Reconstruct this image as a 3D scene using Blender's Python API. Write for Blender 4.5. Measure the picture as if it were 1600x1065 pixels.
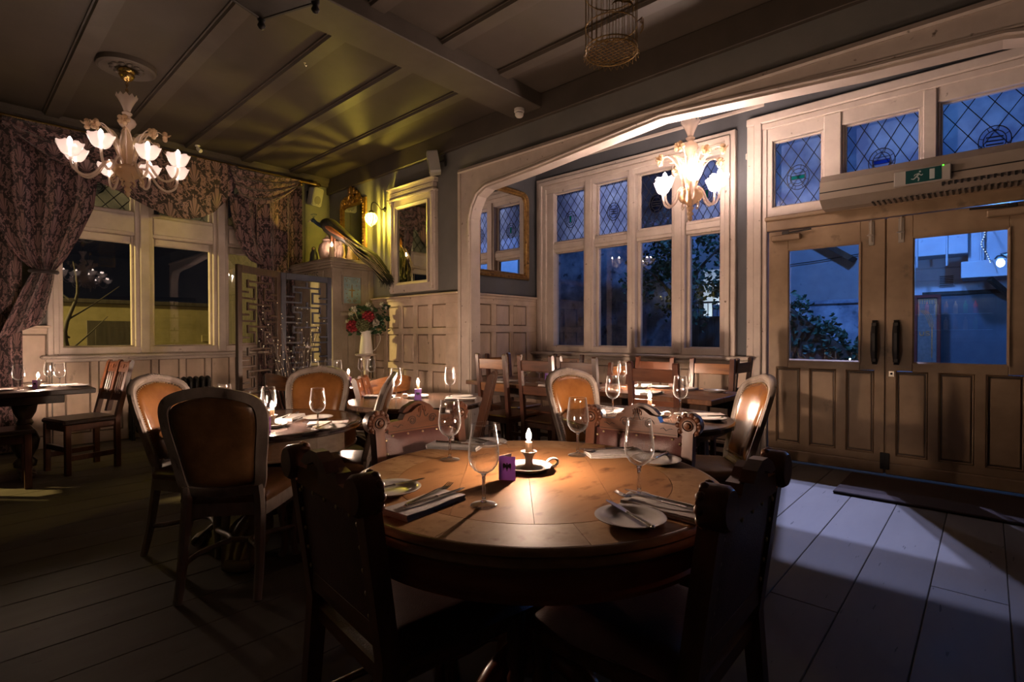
import bpy, bmesh, math, random
from math import sin, cos, pi, radians, sqrt, atan2, exp
from mathutils import Matrix, Vector
for o in list(bpy.data.objects): bpy.data.objects.remove(o)
SC = bpy.context.scene
COL = SC.collection
# ---------------------------------------------------------------- camera
cd = bpy.data.cameras.new('camera'); cam = bpy.data.objects.new('camera', cd); COL.objects.link(cam)
cd.sensor_width = 36.0; cd.lens = 36.0 * 815.0 / 1600.0; cd.clip_start = 0.05; cd.clip_end = 200
cam.location = (0, 0, 1.2)
cam.rotation_euler = (pi / 2 - 0.01104, 0.00157, 0.740854 - pi / 2)
SC.camera = cam
# ---------------------------------------------------------------- world, exposure, engine options
SC.view_settings.view_transform = 'Standard'; SC.view_settings.look = 'None'
SC.view_settings.gamma = 1.0; SC.view_settings.use_curve_mapping = False
SC.view_settings.exposure = 0.0
W = bpy.data.worlds.new('night_sky'); SC.world = W; W.use_nodes = True
wn = W.node_tree; wn.nodes.clear()
bg = wn.nodes.new('ShaderNodeBackground'); wo = wn.nodes.new('ShaderNodeOutputWorld')
tcw = wn.nodes.new('ShaderNodeTexCoord'); nzw = wn.nodes.new('ShaderNodeTexNoise'); rw = wn.nodes.new('ShaderNodeValToRGB')
nzw.inputs['Scale'].default_value = 2.2; nzw.inputs['Detail'].default_value = 5
rw.color_ramp.elements[0].color = (0.0035, 0.0035, 0.0045, 1); rw.color_ramp.elements[1].color = (0.014, 0.014, 0.019, 1)
rw.color_ramp.elements[0].position = .35; rw.color_ramp.elements[1].position = .75
wn.links.new(tcw.outputs['Generated'], nzw.inputs['Vector']); wn.links.new(nzw.outputs['Fac'], rw.inputs['Fac'])
wn.links.new(rw.outputs['Color'], bg.inputs['Color']); bg.inputs['Strength'].default_value = 0.6
wn.links.new(bg.outputs['Background'], wo.inputs['Surface'])
cy = SC.cycles
cy.max_bounces = 7; cy.diffuse_bounces = 2; cy.glossy_bounces = 4; cy.transmission_bounces = 6; cy.transparent_max_bounces = 24
cy.caustics_reflective = False; cy.caustics_refractive = False
cy.sample_clamp_indirect = 3.0; cy.sample_clamp_direct = 0
cy.use_denoising = True; cy.use_light_tree = True
# light levels (one place)
E_FLAME = 2500.0       # candle flame, front table
E_FLAME_BACK = 5600.0  # candle flames on the other tables
E_BULB = 560.0        # chandelier bulbs, alcove
E_BULB_LEFT = 31.0    # chandelier before the curtains
E_BULB_DIM = 9.0     # the two behind the camera
E_YBULB = 34000.0       # filament of the yellow wall lamps
C_BULB = (1.0, .75, .64)
C_FLAME = (1.0, .69, .50)
P_STREET = 5600.0     # sodium street lamp outside the north windows
P_BLUE_A = 2600.0; P_BLUE_B = 1400.0; P_BLUE_D = 850.0; P_FILL = 150.0   # two yard floodlights, then two added fills without a fixture
P_BLUE_C = 60.0; P_BACK = 90.0
def point(name, loc, power, color, radius):
    l = bpy.data.lights.new(name, 'POINT'); l.energy = power; l.color = color; l.shadow_soft_size = radius
    o = bpy.data.objects.new(name, l); COL.objects.link(o); o.location = loc; return o
point('street_light', (-4.5, 11.2, 3.6), P_STREET, (1.0, .70, .22), .10)
def spot(name, loc, to, power, color, radius, ang, blend=.3):
    l = bpy.data.lights.new(name, 'SPOT'); l.energy = power; l.color = color; l.shadow_soft_size = radius; l.spot_size = ang; l.spot_blend = blend
    o = bpy.data.objects.new(name, l); COL.objects.link(o); o.location = loc
    o.rotation_euler = (Vector(to) - Vector(loc)).to_track_quat('-Z', 'Y').to_euler(); return o
spot('yard_floodlight_beam', (7.40, 1.70, 4.08), (5.4, 1.18, 1.45), P_BLUE_A, (.52, .56, 1.0), .03, radians(23), .1)
spot('yard_floodlight_beam', (7.42, 1.86, 3.64), (5.4, 1.18, 1.45), P_BLUE_B, (.54, .55, .95), .03, radians(25), .1)
spot('yard_wash_light', (6.3, 1.2, 4.3), (11.5, 2.6, .6), P_BLUE_D, (.13, .34, 1.0), .15, radians(130), .5)  # unseen blue light added to brighten the yard walls
spot('yard_floodlight_spill', (7.3, 3.3, 4.2), (5.4, 2.0, 2.9), P_FILL, (.62, .66, 1.0), .06, radians(105), .4)  # added fill, no lamp there; brightens the transoms and upper window glass
# ---------------------------------------------------------------- mesh helper
JR = random.Random(99)
class MB:
    def __init__(s): s.v = []; s.f = []; s.m = None
    def add(s, vs, fs):
        b = len(s.v)
        if s.m is not None: vs = [tuple(s.m @ Vector(p)) for p in vs]
        s.v += [tuple(p) for p in vs]; s.f += [tuple(b + i for i in f) for f in fs]; return b
    def box(s, x0, x1, y0, y1, z0, z1, b=0):
        x0, x1, y0, y1, z0, z1 = (q + JR.uniform(-.0004, .0004) for q in (x0, x1, y0, y1, z0, z1))  # no two faces exactly coplanar
        if b <= 0:
            vs = [(x, y, z) for z in (z0, z1) for y in (y0, y1) for x in (x0, x1)]
            s.add(vs, [(0, 2, 3, 1), (4, 5, 7, 6), (0, 1, 5, 4), (2, 6, 7, 3), (0, 4, 6, 2), (1, 3, 7, 5)]); return s
        b = min(b, (x1 - x0) * .45, (y1 - y0) * .45, (z1 - z0) * .45)
        X = (x0, x1); Y = (y0, y1); Z = (z0, z1); sg = (1, -1); vs = []; ix = {}
        for i in (0, 1):
            for j in (0, 1):
                for k in (0, 1):
                    a, c, d = X[i] + sg[i] * b, Y[j] + sg[j] * b, Z[k] + sg[k] * b
                    ix[i, j, k] = len(vs); vs += [(X[i], c, d), (a, Y[j], d), (a, c, Z[k])]
        F = []
        for i in (0, 1):
            q = [ix[i, 0, 0], ix[i, 1, 0], ix[i, 1, 1], ix[i, 0, 1]]; F.append(q if i else q[::-1])
            q = [ix[0, i, 0] + 1, ix[0, i, 1] + 1, ix[1, i, 1] + 1, ix[1, i, 0] + 1]; F.append(q if i else q[::-1])
            q = [ix[0, 0, i] + 2, ix[1, 0, i] + 2, ix[1, 1, i] + 2, ix[0, 1, i] + 2]; F.append(q if i else q[::-1])
        for i in (0, 1):
            for j in (0, 1):
                p, r = ix[i, j, 0], ix[i, j, 1]; q = [p, p + 1, r + 1, r]; F.append(q if i == j else q[::-1])
                p, r = ix[i, 0, j], ix[i, 1, j]; q = [p + 2, p, r, r + 2]; F.append(q if i == j else q[::-1])
                p, r = ix[0, i, j], ix[1, i, j]; q = [p + 1, p + 2, r + 2, r + 1]; F.append(q if i == j else q[::-1])
        for i in (0, 1):
            for j in (0, 1):
                for k in (0, 1):
                    p = ix[i, j, k]; q = [p, p + 1, p + 2]; F.append(q if (i + j + k) % 2 else q[::-1])
        s.add(vs, F); return s
    def prism(s, poly, lo, hi, ax='z'):
        n = len(poly)
        def P(p, h): return {'z': (p[0], p[1], h), 'y': (p[0], h, p[1]), 'x': (h, p[0], p[1])}[ax]
        vs = [P(p, lo) for p in poly] + [P(p, hi) for p in poly]
        s.add(vs, [tuple(range(n - 1, -1, -1)), tuple(range(n, 2 * n))] + [(i, (i + 1) % n, n + (i + 1) % n, n + i) for i in range(n)]); return s
    def lathe(s, prof, n=20, c=(0, 0, 0), ax='z', arc=None):
        vs = []; F = []; k = len(prof); full = arc is None; a0, a1 = arc or (0, 2 * pi)
        m = n if full else n + 1
        for i in range(m):
            a = a0 + (a1 - a0) * i / n
            for r, h in prof:
                x, y = r * cos(a), r * sin(a)
                p = {'z': (x, y, h), 'y': (x, h, y), 'x': (h, x, y)}[ax]
                vs.append((p[0] + c[0], p[1] + c[1], p[2] + c[2]))
        for i in range(n):
            j = (i + 1) % m
            for q in range(k - 1): 
                a, b_, c_, d = i * k + q, j * k + q, j * k + q + 1, i * k + q + 1
                if prof[q][0] < 1e-6: F.append((a, c_, d))
                elif prof[q + 1][0] < 1e-6: F.append((a, b_, d))
                else: F.append((a, b_, c_, d))
        s.add(vs, F); return s
    def tube(s, pts, r, n=6, cap=True, closed=False, flat=1.0, up=None):
        pts = [Vector(p) for p in pts]; N = len(pts); R = r if isinstance(r, (list, tuple)) else [r] * N
        T = []
        for i in range(N):
            if closed: t = pts[(i + 1) % N] - pts[i - 1]
            else: t = pts[min(i + 1, N - 1)] - pts[max(i - 1, 0)]
            T.append(t.normalized() if t.length > 1e-9 else Vector((0, 0, 1)))
        u = Vector(up) if up else (Vector((0, 0, 1)) if abs(T[0].z) < .9 else Vector((1, 0, 0)))
        vs = []
        for i in range(N):
            a = u - T[i] * u.dot(T[i])
            if a.length < 1e-6: a = T[i].orthogonal()
            a.normalize(); 
            if not up: u = a
            b = T[i].cross(a)
            for k in range(n):
                w = 2 * pi * (k + .5) / n
                vs.append(tuple(pts[i] + (a * cos(w) * flat + b * sin(w)) * R[i]))
        F = []
        for i in range(N if closed else N - 1):
            j = (i + 1) % N
            for k in range(n): F.append((i * n + k, i * n + (k + 1) % n, j * n + (k + 1) % n, j * n + k))
        if cap and not closed: F += [tuple(range(n - 1, -1, -1)), tuple((N - 1) * n + k for k in range(n))]
        s.add(vs, F); return s
    def sweep(s, pts, sec, nrm, closed=False):
        pts = [Vector(p) for p in pts]; N = len(pts); n = len(sec); nv = Vector(nrm).normalized(); vs = []
        for i in range(N):
            if closed: d0 = (pts[i] - pts[i - 1]).normalized(); d1 = (pts[(i + 1) % N] - pts[i]).normalized()
            else:
                d1 = (pts[min(i + 1, N - 1)] - pts[min(i, N - 2)]).normalized(); d0 = (pts[max(i, 1)] - pts[max(i - 1, 0)]).normalized()
            t = (d0 + d1).normalized(); side = t.cross(nv).normalized(); s0 = d0.cross(nv).normalized()
            k = 1.0 / max(.35, side.dot(s0))
            for a, b in sec: vs.append(tuple(pts[i] + side * a * k + nv * b))
        F = []
        for i in range(N if closed else N - 1):
            j = (i + 1) % N
            for k in range(n): F.append((i * n + k, i * n + (k + 1) % n, j * n + (k + 1) % n, j * n + k))
        if not closed: F += [tuple(range(n - 1, -1, -1)), tuple((N - 1) * n + k for k in range(n))]
        s.add(vs, F); return s
    def grid(s, fn, nu, nv, cu=False):
        vs = []; m = nu if cu else nu + 1
        for i in range(m):
            for j in range(nv + 1): vs.append(fn(i / nu, j / nv))
        F = []
        for i in range(nu):
            a = i; b = (i + 1) % m
            for j in range(nv): F.append((a * (nv + 1) + j, b * (nv + 1) + j, b * (nv + 1) + j + 1, a * (nv + 1) + j + 1))
        s.add(vs, F); return s
    def ball(s, c, r, nu=10, nv=6):
        rx, ry, rz = r if isinstance(r, (list, tuple)) else (r, r, r)
        prof = [(sin(pi * j / nv), -cos(pi * j / nv)) for j in range(nv + 1)]; prof[0] = (0, -1); prof[-1] = (0, 1)
        t = MB(); t.lathe(prof, nu)
        s.add([(c[0] + x * rx, c[1] + y * ry, c[2] + z * rz) for x, y, z in t.v], t.f); return s
    def warp(s, fn, start=0):
        for i in range(start, len(s.v)): s.v[i] = tuple(fn(*s.v[i]))
        return s
    def mesh(s, name, smooth=None):
        me = bpy.data.meshes.new(name); me.from_pydata(s.v, [], s.f)
        bm = bmesh.new(); bm.from_mesh(me); bmesh.ops.recalc_face_normals(bm, faces=bm.faces[:]); bm.to_mesh(me); bm.free()
        if smooth:
            me.polygons.foreach_set('use_smooth', [True] * len(me.polygons))
            if smooth < 179: me.set_sharp_from_angle(angle=radians(smooth))
        return me
    def build(s, name, mat, parent=None, smooth=None, label=None, kind=None):
        me = s.mesh(name, smooth); me.materials.append(mat); return link(name, me, parent, label, kind)
def link(name, me, parent=None, label=None, kind=None):
    o = bpy.data.objects.new(name, me); COL.objects.link(o)
    if parent: o.parent = parent
    if label: o['label'] = label
    if kind: o['kind'] = kind
    return o
def tag(o, label, cat, group=None):
    o['label'] = label; o['category'] = cat
    if group: o['group'] = group
    return o
def thing(name, label, cat, loc=(0, 0, 0), rz=0, group=None):
    o = bpy.data.objects.new(name, None); COL.objects.link(o); o.empty_display_size = .1
    o.location = loc; o.rotation_euler = (0, 0, rz); return tag(o, label, cat, group)
def struct(name, mb=None, m=None, smooth=None):
    if mb is None: o = bpy.data.objects.new(name, None); COL.objects.link(o)
    else: o = mb.build(name, m, None, smooth)
    o['kind'] = 'structure'; return o
def kids(o): return [c for c in bpy.data.objects if c.parent == o]
def dup(root, loc, rz, label=None, group=None, scale=None):
    r = root.copy(); COL.objects.link(r); r.location = loc; r.rotation_euler = (0, 0, rz)
    if label: r['label'] = label
    if group: r['group'] = group
    if scale: r.scale = scale
    for ch in root_children[root.name]:
        c = ch.copy(); COL.objects.link(c); c.parent = r
        for g in root_children.get(ch.name, ()):
            d = g.copy(); COL.objects.link(d); d.parent = c
    return r
root_children = {}
def register(root):
    root_children[root.name] = kids(root)
    for c in root_children[root.name]: root_children[c.name] = kids(c)
    return root
def lerp(a, b, t): return a + (b - a) * t
def spl(pts, n):
    """Catmull-Rom through points, n segments per span"""
    P = [Vector(p) for p in pts]; out = []
    for i in range(len(P) - 1):
        p0, p1, p2, p3 = P[max(i - 1, 0)], P[i], P[i + 1], P[min(i + 2, len(P) - 1)]
        for k in range(n):
            t = k / n
            out.append(tuple(.5 * ((2 * p1) + (p2 - p0) * t + (2 * p0 - 5 * p1 + 4 * p2 - p3) * t * t + (3 * p1 - p0 - 3 * p2 + p3) * t ** 3)))
    out.append(tuple(P[-1])); return out
# ---------------------------------------------------------------- materials
def newmat(name):
    m = bpy.data.materials.new(name); m.use_nodes = True; nt = m.node_tree; nt.nodes.clear()
    out = nt.nodes.new('ShaderNodeOutputMaterial'); return m, nt, out
def N(nt, t, **k):
    n = nt.nodes.new(t)
    for a, b in k.items(): setattr(n, a, b)
    return n
def rgba(c): return (c[0], c[1], c[2], 1)
def surf(name, c1, c2=None, rough=.5, metal=0, scale=6, stretch=(1, 1, 1), lo=.35, hi=.7, detail=4, bump=0, bscale=None, spec=.5,
         coat=0, rnd=0, dark=None, dscale=20, dlo=.62, dhi=.7, dstretch=None, rvar=0, sheen=0):
    """painted / wooden / leather surface: two colours mixed by stretched noise, optional dark wear marks and bump"""
    m, nt, out = newmat(name); L = nt.links.new
    b = N(nt, 'ShaderNodeBsdfPrincipled'); L(b.outputs[0], out.inputs[0])
    b.inputs['Roughness'].default_value = rough; b.inputs['Metallic'].default_value = metal
    b.inputs['Specular IOR Level'].default_value = spec; b.inputs['Coat Weight'].default_value = coat; b.inputs['Coat Roughness'].default_value = .15
    if sheen: b.inputs['Sheen Weight'].default_value = sheen
    tc = N(nt, 'ShaderNodeTexCoord'); mp = N(nt, 'ShaderNodeMapping'); mp.inputs['Scale'].default_value = stretch
    L(tc.outputs['Object'], mp.inputs['Vector'])
    vec = mp.outputs['Vector']
    if rnd:
        oi = N(nt, 'ShaderNodeObjectInfo'); vm = N(nt, 'ShaderNodeVectorMath', operation='MULTIPLY_ADD')
        cv = N(nt, 'ShaderNodeCombineXYZ'); L(oi.outputs['Random'], cv.inputs[0]); L(oi.outputs['Random'], cv.inputs[1]); L(oi.outputs['Random'], cv.inputs[2])
        vm.inputs[1].default_value = (17, 31, 23); L(cv.outputs[0], vm.inputs[0]); L(vec, vm.inputs[2]); vec = vm.outputs[0]
    nz = N(nt, 'ShaderNodeTexNoise'); nz.inputs['Scale'].default_value = scale; nz.inputs['Detail'].default_value = detail; nz.inputs['Roughness'].default_value = .6
    L(vec, nz.inputs['Vector'])
    col = None
    if c2:
        r = N(nt, 'ShaderNodeValToRGB'); r.color_ramp.elements[0].position = lo; r.color_ramp.elements[1].position = hi
        r.color_ramp.elements[0].color = rgba(c1); r.color_ramp.elements[1].color = rgba(c2)
        L(nz.outputs['Fac'], r.inputs['Fac']); col = r.outputs['Color']
    if rnd:
        hs = N(nt, 'ShaderNodeHueSaturation'); ma = N(nt, 'ShaderNodeMath', operation='MULTIPLY_ADD'); ma.inputs[1].default_value = rnd; ma.inputs[2].default_value = 1 - rnd / 2
        L(oi.outputs['Random'], ma.inputs[0]); L(ma.outputs[0], hs.inputs['Value'])
        if col: L(col, hs.inputs['Color'])
        else: hs.inputs['Color'].default_value = rgba(c1)
        col = hs.outputs['Color']
    if dark:
        n2 = N(nt, 'ShaderNodeTexNoise'); n2.inputs['Scale'].default_value = dscale; n2.inputs['Detail'].default_value = 5
        mp2 = N(nt, 'ShaderNodeMapping'); mp2.inputs['Scale'].default_value = dstretch or stretch; L(tc.outputs['Object'], mp2.inputs['Vector']); L(mp2.outputs[0], n2.inputs['Vector'])
        r2 = N(nt, 'ShaderNodeMapRange'); r2.inputs['From Min'].default_value = dlo; r2.inputs['From Max'].default_value = dhi; L(n2.outputs['Fac'], r2.inputs['Value'])
        mx = N(nt, 'ShaderNodeMix', data_type='RGBA'); L(r2.outputs[0], mx.inputs[0]); mx.inputs[7].default_value = rgba(dark)
        if col: L(col, mx.inputs[6])
        else: mx.inputs[6].default_value = rgba(c1)
        col = mx.outputs[2]
    if col: L(col, b.inputs['Base Color'])
    else: b.inputs['Base Color'].default_value = rgba(c1)
    if rvar:
        rr = N(nt, 'ShaderNodeMapRange'); rr.inputs['To Min'].default_value = max(.02, rough - rvar); rr.inputs['To Max'].default_value = rough + rvar
        L(nz.outputs['Fac'], rr.inputs['Value']); L(rr.outputs[0], b.inputs['Roughness'])
    if bump:
        bp = N(nt, 'ShaderNodeBump'); bp.inputs['Strength'].default_value = bump; bp.inputs['Distance'].default_value = .01
        if bscale:
            n3 = N(nt, 'ShaderNodeTexNoise'); n3.inputs['Scale'].default_value = bscale; n3.inputs['Detail'].default_value = 3; L(mp.outputs[0], n3.inputs['Vector']); L(n3.outputs['Fac'], bp.inputs['Height'])
        else: L(nz.outputs['Fac'], bp.inputs['Height'])
        L(bp.outputs[0], b.inputs['Normal'])
    return m
def ior_node(nt, ior):
    """Fresnel that treats a thin wall the same from both sides"""
    fr = N(nt, 'ShaderNodeFresnel'); geo = N(nt, 'ShaderNodeNewGeometry'); mr = N(nt, 'ShaderNodeMapRange')
    mr.inputs['To Min'].default_value = ior; mr.inputs['To Max'].default_value = 1 / ior
    nt.links.new(geo.outputs['Backfacing'], mr.inputs['Value']); nt.links.new(mr.outputs[0], fr.inputs[0]); return fr
def thin_glass(name, tint=(1, 1, 1), k=1.6, ior=1.45, rough=0.0):
    m, nt, out = newmat(name); L = nt.links.new
    t = N(nt, 'ShaderNodeBsdfTransparent'); t.inputs[0].default_value = rgba(tint)
    g = N(nt, 'ShaderNodeBsdfGlossy'); g.inputs['Roughness'].default_value = rough
    fr = ior_node(nt, ior)
    ma = N(nt, 'ShaderNodeMath', operation='MULTIPLY', use_clamp=True); ma.inputs[1].default_value = k
    mx = N(nt, 'ShaderNodeMixShader'); L(fr.outputs[0], ma.inputs[0]); L(ma.outputs[0], mx.inputs[0]); L(t.outputs[0], mx.inputs[1]); L(g.outputs[0], mx.inputs[2]); L(mx.outputs[0], out.inputs[0])
    return m
def obscure_glass(name, col, col2, clear=.35, rough=.1):
    """mottled church glass: partly see-through, partly scattering"""
    m, nt, out = newmat(name); L = nt.links.new
    tc = N(nt, 'ShaderNodeTexCoord'); nz = N(nt, 'ShaderNodeTexNoise'); nz.inputs['Scale'].default_value = 4.5; nz.inputs['Detail'].default_value = 4; L(tc.outputs['Object'], nz.inputs['Vector'])
    r = N(nt, 'ShaderNodeValToRGB'); r.color_ramp.elements[0].color = rgba(col2); r.color_ramp.elements[1].color = rgba(col); r.color_ramp.elements[0].position = .38; r.color_ramp.elements[1].position = .66
    L(nz.outputs['Fac'], r.inputs[0])
    tl = N(nt, 'ShaderNodeBsdfTranslucent'); L(r.outputs[0], tl.inputs[0])
    tp = N(nt, 'ShaderNodeBsdfTransparent'); L(r.outputs[0], tp.inputs[0])
    m1 = N(nt, 'ShaderNodeMixShader'); m1.inputs[0].default_value = clear; L(tl.outputs[0], m1.inputs[1]); L(tp.outputs[0], m1.inputs[2])
    g = N(nt, 'ShaderNodeBsdfGlossy'); g.inputs['Roughness'].default_value = rough
    n2 = N(nt, 'ShaderNodeTexNoise'); n2.inputs['Scale'].default_value = 60; L(tc.outputs['Object'], n2.inputs['Vector'])
    bp = N(nt, 'ShaderNodeBump'); bp.inputs['Strength'].default_value = .35; bp.inputs['Distance'].default_value = .004; L(n2.outputs['Fac'], bp.inputs['Height']); L(bp.outputs[0], g.inputs['Normal'])
    fr = ior_node(nt, 1.45)
    m2 = N(nt, 'ShaderNodeMixShader'); L(fr.outputs[0], m2.inputs[0]); L(m1.outputs[0], m2.inputs[1]); L(g.outputs[0], m2.inputs[2]); L(m2.outputs[0], out.inputs[0])
    return m
def emit(name, col, s):
    m, nt, out = newmat(name); e = N(nt, 'ShaderNodeEmission'); e.inputs[0].default_value = rgba(col); e.inputs[1].default_value = s
    nt.links.new(e.outputs[0], out.inputs[0]); return m
def glass(name, tint=(1, 1, 1), ior=1.45, rough=0):
    m, nt, out = newmat(name); g = N(nt, 'ShaderNodeBsdfGlass'); g.inputs[0].default_value = rgba(tint); g.inputs['IOR'].default_value = ior; g.inputs['Roughness'].default_value = rough
    nt.links.new(g.outputs[0], out.inputs[0]); return m
def murano(name, tint, t2, trans=.45):
    """milky blown glass: translucent + clear + gloss"""
    m, nt, out = newmat(name); L = nt.links.new
    tl = N(nt, 'ShaderNodeBsdfTranslucent'); tl.inputs[0].default_value = rgba(tint); df = N(nt, 'ShaderNodeBsdfDiffuse'); df.inputs[0].default_value = rgba(t2)
    tp = N(nt, 'ShaderNodeBsdfTransparent'); tp.inputs[0].default_value = rgba(tint)
    a = N(nt, 'ShaderNodeMixShader'); a.inputs[0].default_value = .45; L(tl.outputs[0], a.inputs[1]); L(df.outputs[0], a.inputs[2])
    b = N(nt, 'ShaderNodeMixShader'); b.inputs[0].default_value = trans; L(a.outputs[0], b.inputs[1]); L(tp.outputs[0], b.inputs[2])
    g = N(nt, 'ShaderNodeBsdfGlossy'); g.inputs['Roughness'].default_value = .08; fr = ior_node(nt, 1.5)
    c = N(nt, 'ShaderNodeMixShader'); L(fr.outputs[0], c.inputs[0]); L(b.outputs[0], c.inputs[1]); L(g.outputs[0], c.inputs[2]); L(c.outputs[0], out.inputs[0]); return m
M = {}
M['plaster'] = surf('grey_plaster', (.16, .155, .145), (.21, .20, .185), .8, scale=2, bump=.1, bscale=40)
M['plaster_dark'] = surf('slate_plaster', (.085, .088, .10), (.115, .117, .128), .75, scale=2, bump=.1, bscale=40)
M['ceil'] = surf('ceiling_paint', (.056, .043, .032), (.075, .058, .044), .7, scale=1.6, bump=.05, bscale=30)
M['batten'] = surf('batten_paint', (.070, .055, .043), (.09, .071, .056), .6, scale=4, dark=(.06, .05, .04), dscale=26, dlo=.70, dhi=.74)
M['trim'] = surf('pinkish_white_trim', (.55, .455, .40), (.66, .56, .49), .5, scale=5, dark=(.16, .11, .08), dscale=18, dlo=.68, dhi=.76)
M['panel'] = surf('glazed_panel_paint', (.50, .37, .27), (.72, .55, .425), .5, scale=3.5, stretch=(1, 1, .5), lo=.3, hi=.68, dark=(.10, .07, .05), dscale=9, dlo=.66, dhi=.82, bump=.08, bscale=25)
M['glaze'] = surf('dark_glaze_in_recess', (.17, .115, .078), (.26, .185, .13), .5, scale=12)  # dark recess faces: old glaze plus a shadow line put into the colour
M['lobby'] = surf('grey_lobby_paint', (.26, .205, .165), (.37, .30, .245), .5, scale=4, dark=(.10, .07, .05), dscale=14, dlo=.68, dhi=.8)
M['panelframe'] = surf('glazed_frame_paint', (.54, .41, .31), (.73, .57, .455), .5, scale=4, dark=(.12, .08, .06), dscale=12, dlo=.68, dhi=.8)
M['door'] = surf('glazed_door_paint', (.23, .15, .088), (.42, .29, .18), .45, scale=2.6, lo=.3, hi=.7, dark=(.05, .04, .03), dscale=7, dlo=.64, dhi=.85)
M['floor'] = surf('worn_white_floor_paint', (.088, .077, .066), (.125, .112, .098), .62, spec=.15, scale=3, stretch=(.4, 1.5, 1), rnd=.16, dark=(.03, .025, .02), dscale=16, dlo=.685, dhi=.71, dstretch=(.35, 2.6, 1), rvar=.12, bump=.05, bscale=30)
M['gap'] = surf('floor_gap', (.02, .018, .015), rough=.9)
M['pine'] = surf('pine_table_top', (.25, .118, .046), (.35, .178, .078), .58, scale=3, stretch=(1, 4, 1), detail=7, lo=.3, hi=.75, dark=(.11, .045, .016), dscale=9, dlo=.58, dhi=.72, dstretch=(1, 2.2, 1), rvar=.08, spec=.08, rnd=.08)
M['border'] = surf('pale_table_border', (.28, .15, .066), (.40, .235, .12), .56, spec=.10, scale=5, stretch=(3, 3, 1), detail=6, dark=(.17, .07, .025), dscale=8, dlo=.58, dhi=.74, rnd=.28, rvar=.06)
M['mahog'] = surf('mahogany', (.20, .05, .018), (.32, .09, .035), .28, scale=5, stretch=(1, 1, 6), coat=.3)
M['rim'] = surf('oak_rim', (.20, .10, .04), (.32, .17, .075), .28, scale=8, stretch=(2, 2, 6), coat=.2)
M['oak'] = surf('carved_red_oak', (.085, .030, .015), (.17, .064, .032), .36, scale=9, stretch=(2, 2, .5), detail=6, bump=.12)
M['oakrow'] = surf('oak_rail', (.092, .034, .016), (.185, .072, .034), .36, scale=9, stretch=(.5, 2, 3), detail=6, bump=.12)
M['carve'] = surf('carved_groove', (.03, .012, .006), rough=.6)
M['ox'] = surf('oxblood_leather', (.085, .030, .026), (.13, .05, .042), .38, scale=12, bump=.2, bscale=240)
M['tan'] = surf('tan_leather', (.15, .055, .014), (.26, .108, .030), .24, scale=7, lo=.3, hi=.75, bump=.06, bscale=160, coat=.25)
M['browl'] = surf('brown_leather', (.085, .038, .014), (.20, .098, .042), .32, scale=9, lo=.3, hi=.75, bump=.08, bscale=160)
M['louis'] = surf('limed_grey_wood', (.20, .16, .135), (.33, .27, .235), .45, scale=14, stretch=(1, 1, .4), dark=(.08, .055, .045), dscale=24, dlo=.62, dhi=.72, bump=.1)
M['nail'] = surf('brass_nail', (.50, .38, .22), rough=.3, metal=1)
M['lad'] = surf('dark_red_wood', (.045, .016, .010), (.092, .034, .02), .35, scale=9, stretch=(3, 3, .6), rnd=.3)
M['slat'] = surf('orange_pine_slat', (.13, .048, .014), (.24, .098, .032), .35, scale=6, stretch=(.8, 3, 5), rnd=.35, dark=(.07, .02, .008), dscale=4, dlo=.58, dhi=.66)
M['slatd'] = surf('red_brown_slat', (.065, .023, .012), (.12, .045, .022), .34, scale=6, stretch=(.8, 3, 5), rnd=.3)
M['dark'] = surf('dark_stained_wood', (.030, .017, .012), (.062, .035, .024), .28, scale=7, stretch=(1, 5, 1), detail=6, coat=.15)
M['darkt'] = surf('dark_table_top', (.036, .021, .015), (.075, .046, .033), .24, scale=6, stretch=(.7, 6, 1), detail=6, coat=.2)
M['brownt'] = surf('brown_table_wood', (.085, .036, .018), (.16, .074, .038), .32, scale=6, stretch=(.7, 6, 2), detail=6)
M['goth'] = surf('red_gothic_wood', (.07, .023, .009), (.14, .05, .02), .34, scale=8, stretch=(3, 3, .7))
M['palet'] = surf('pale_apron', (.20, .145, .10), (.31, .235, .17), .45, scale=7, stretch=(1, 1, 3))
M['marble'] = surf('dark_marble', (.025, .017, .016), (.16, .12, .115), .12, scale=9, lo=.42, hi=.78, detail=9, dark=(.42, .34, .32), dscale=13, dlo=.66, dhi=.74, coat=.3)
M['china'] = surf('white_china', (.52, .49, .47), rough=.16, coat=.3)
M['linen'] = surf('white_linen', (.46, .42, .41), (.54, .50, .485), .85, scale=60, bump=.15, bscale=300)
M['steel'] = surf('polished_cutlery', (.62, .60, .58), rough=.13, metal=1)
M['purple'] = murano('thin_purple_card', (.80, .46, .95), (.40, .24, .70), .0)
M['black'] = surf('black_ink', (.008, .008, .010), rough=.6)
M['cardin'] = surf('card_inside', (.75, .70, .72), rough=.7)
M['gold'] = surf('old_gilt', (.42, .22, .055), (.68, .42, .13), .34, metal=.85, scale=18, dark=(.10, .045, .015), dscale=16, dlo=.6, dhi=.74, bump=.3, bscale=60)
M['gilt2'] = surf('brown_gilt', (.22, .11, .035), (.44, .25, .09), .38, metal=.6, scale=18, dark=(.06, .03, .012), dscale=20, dlo=.58, dhi=.7)
M['brass'] = surf('brass', (.60, .40, .14), rough=.25, metal=1)
M['iron'] = surf('black_iron', (.018, .016, .016), (.03, .027, .025), .45, scale=10, metal=.3)
M['chrome'] = surf('chrome', (.85, .78, .68), rough=.36, metal=1)
M['lead'] = surf('window_lead', (.012, .012, .014), rough=.6, metal=.2)
M['wax'] = murano('candle_wax', (1.0, .80, .60), (.85, .74, .62), .02)
M['white'] = surf('white_plastic', (.42, .40, .36), rough=.45)
M['enamel'] = surf('white_enamel', (.74, .69, .62), rough=.3)
M['porcelain'] = murano('thin_white_porcelain', (.95, .80, .66), (.80, .74, .68), .0)
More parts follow.
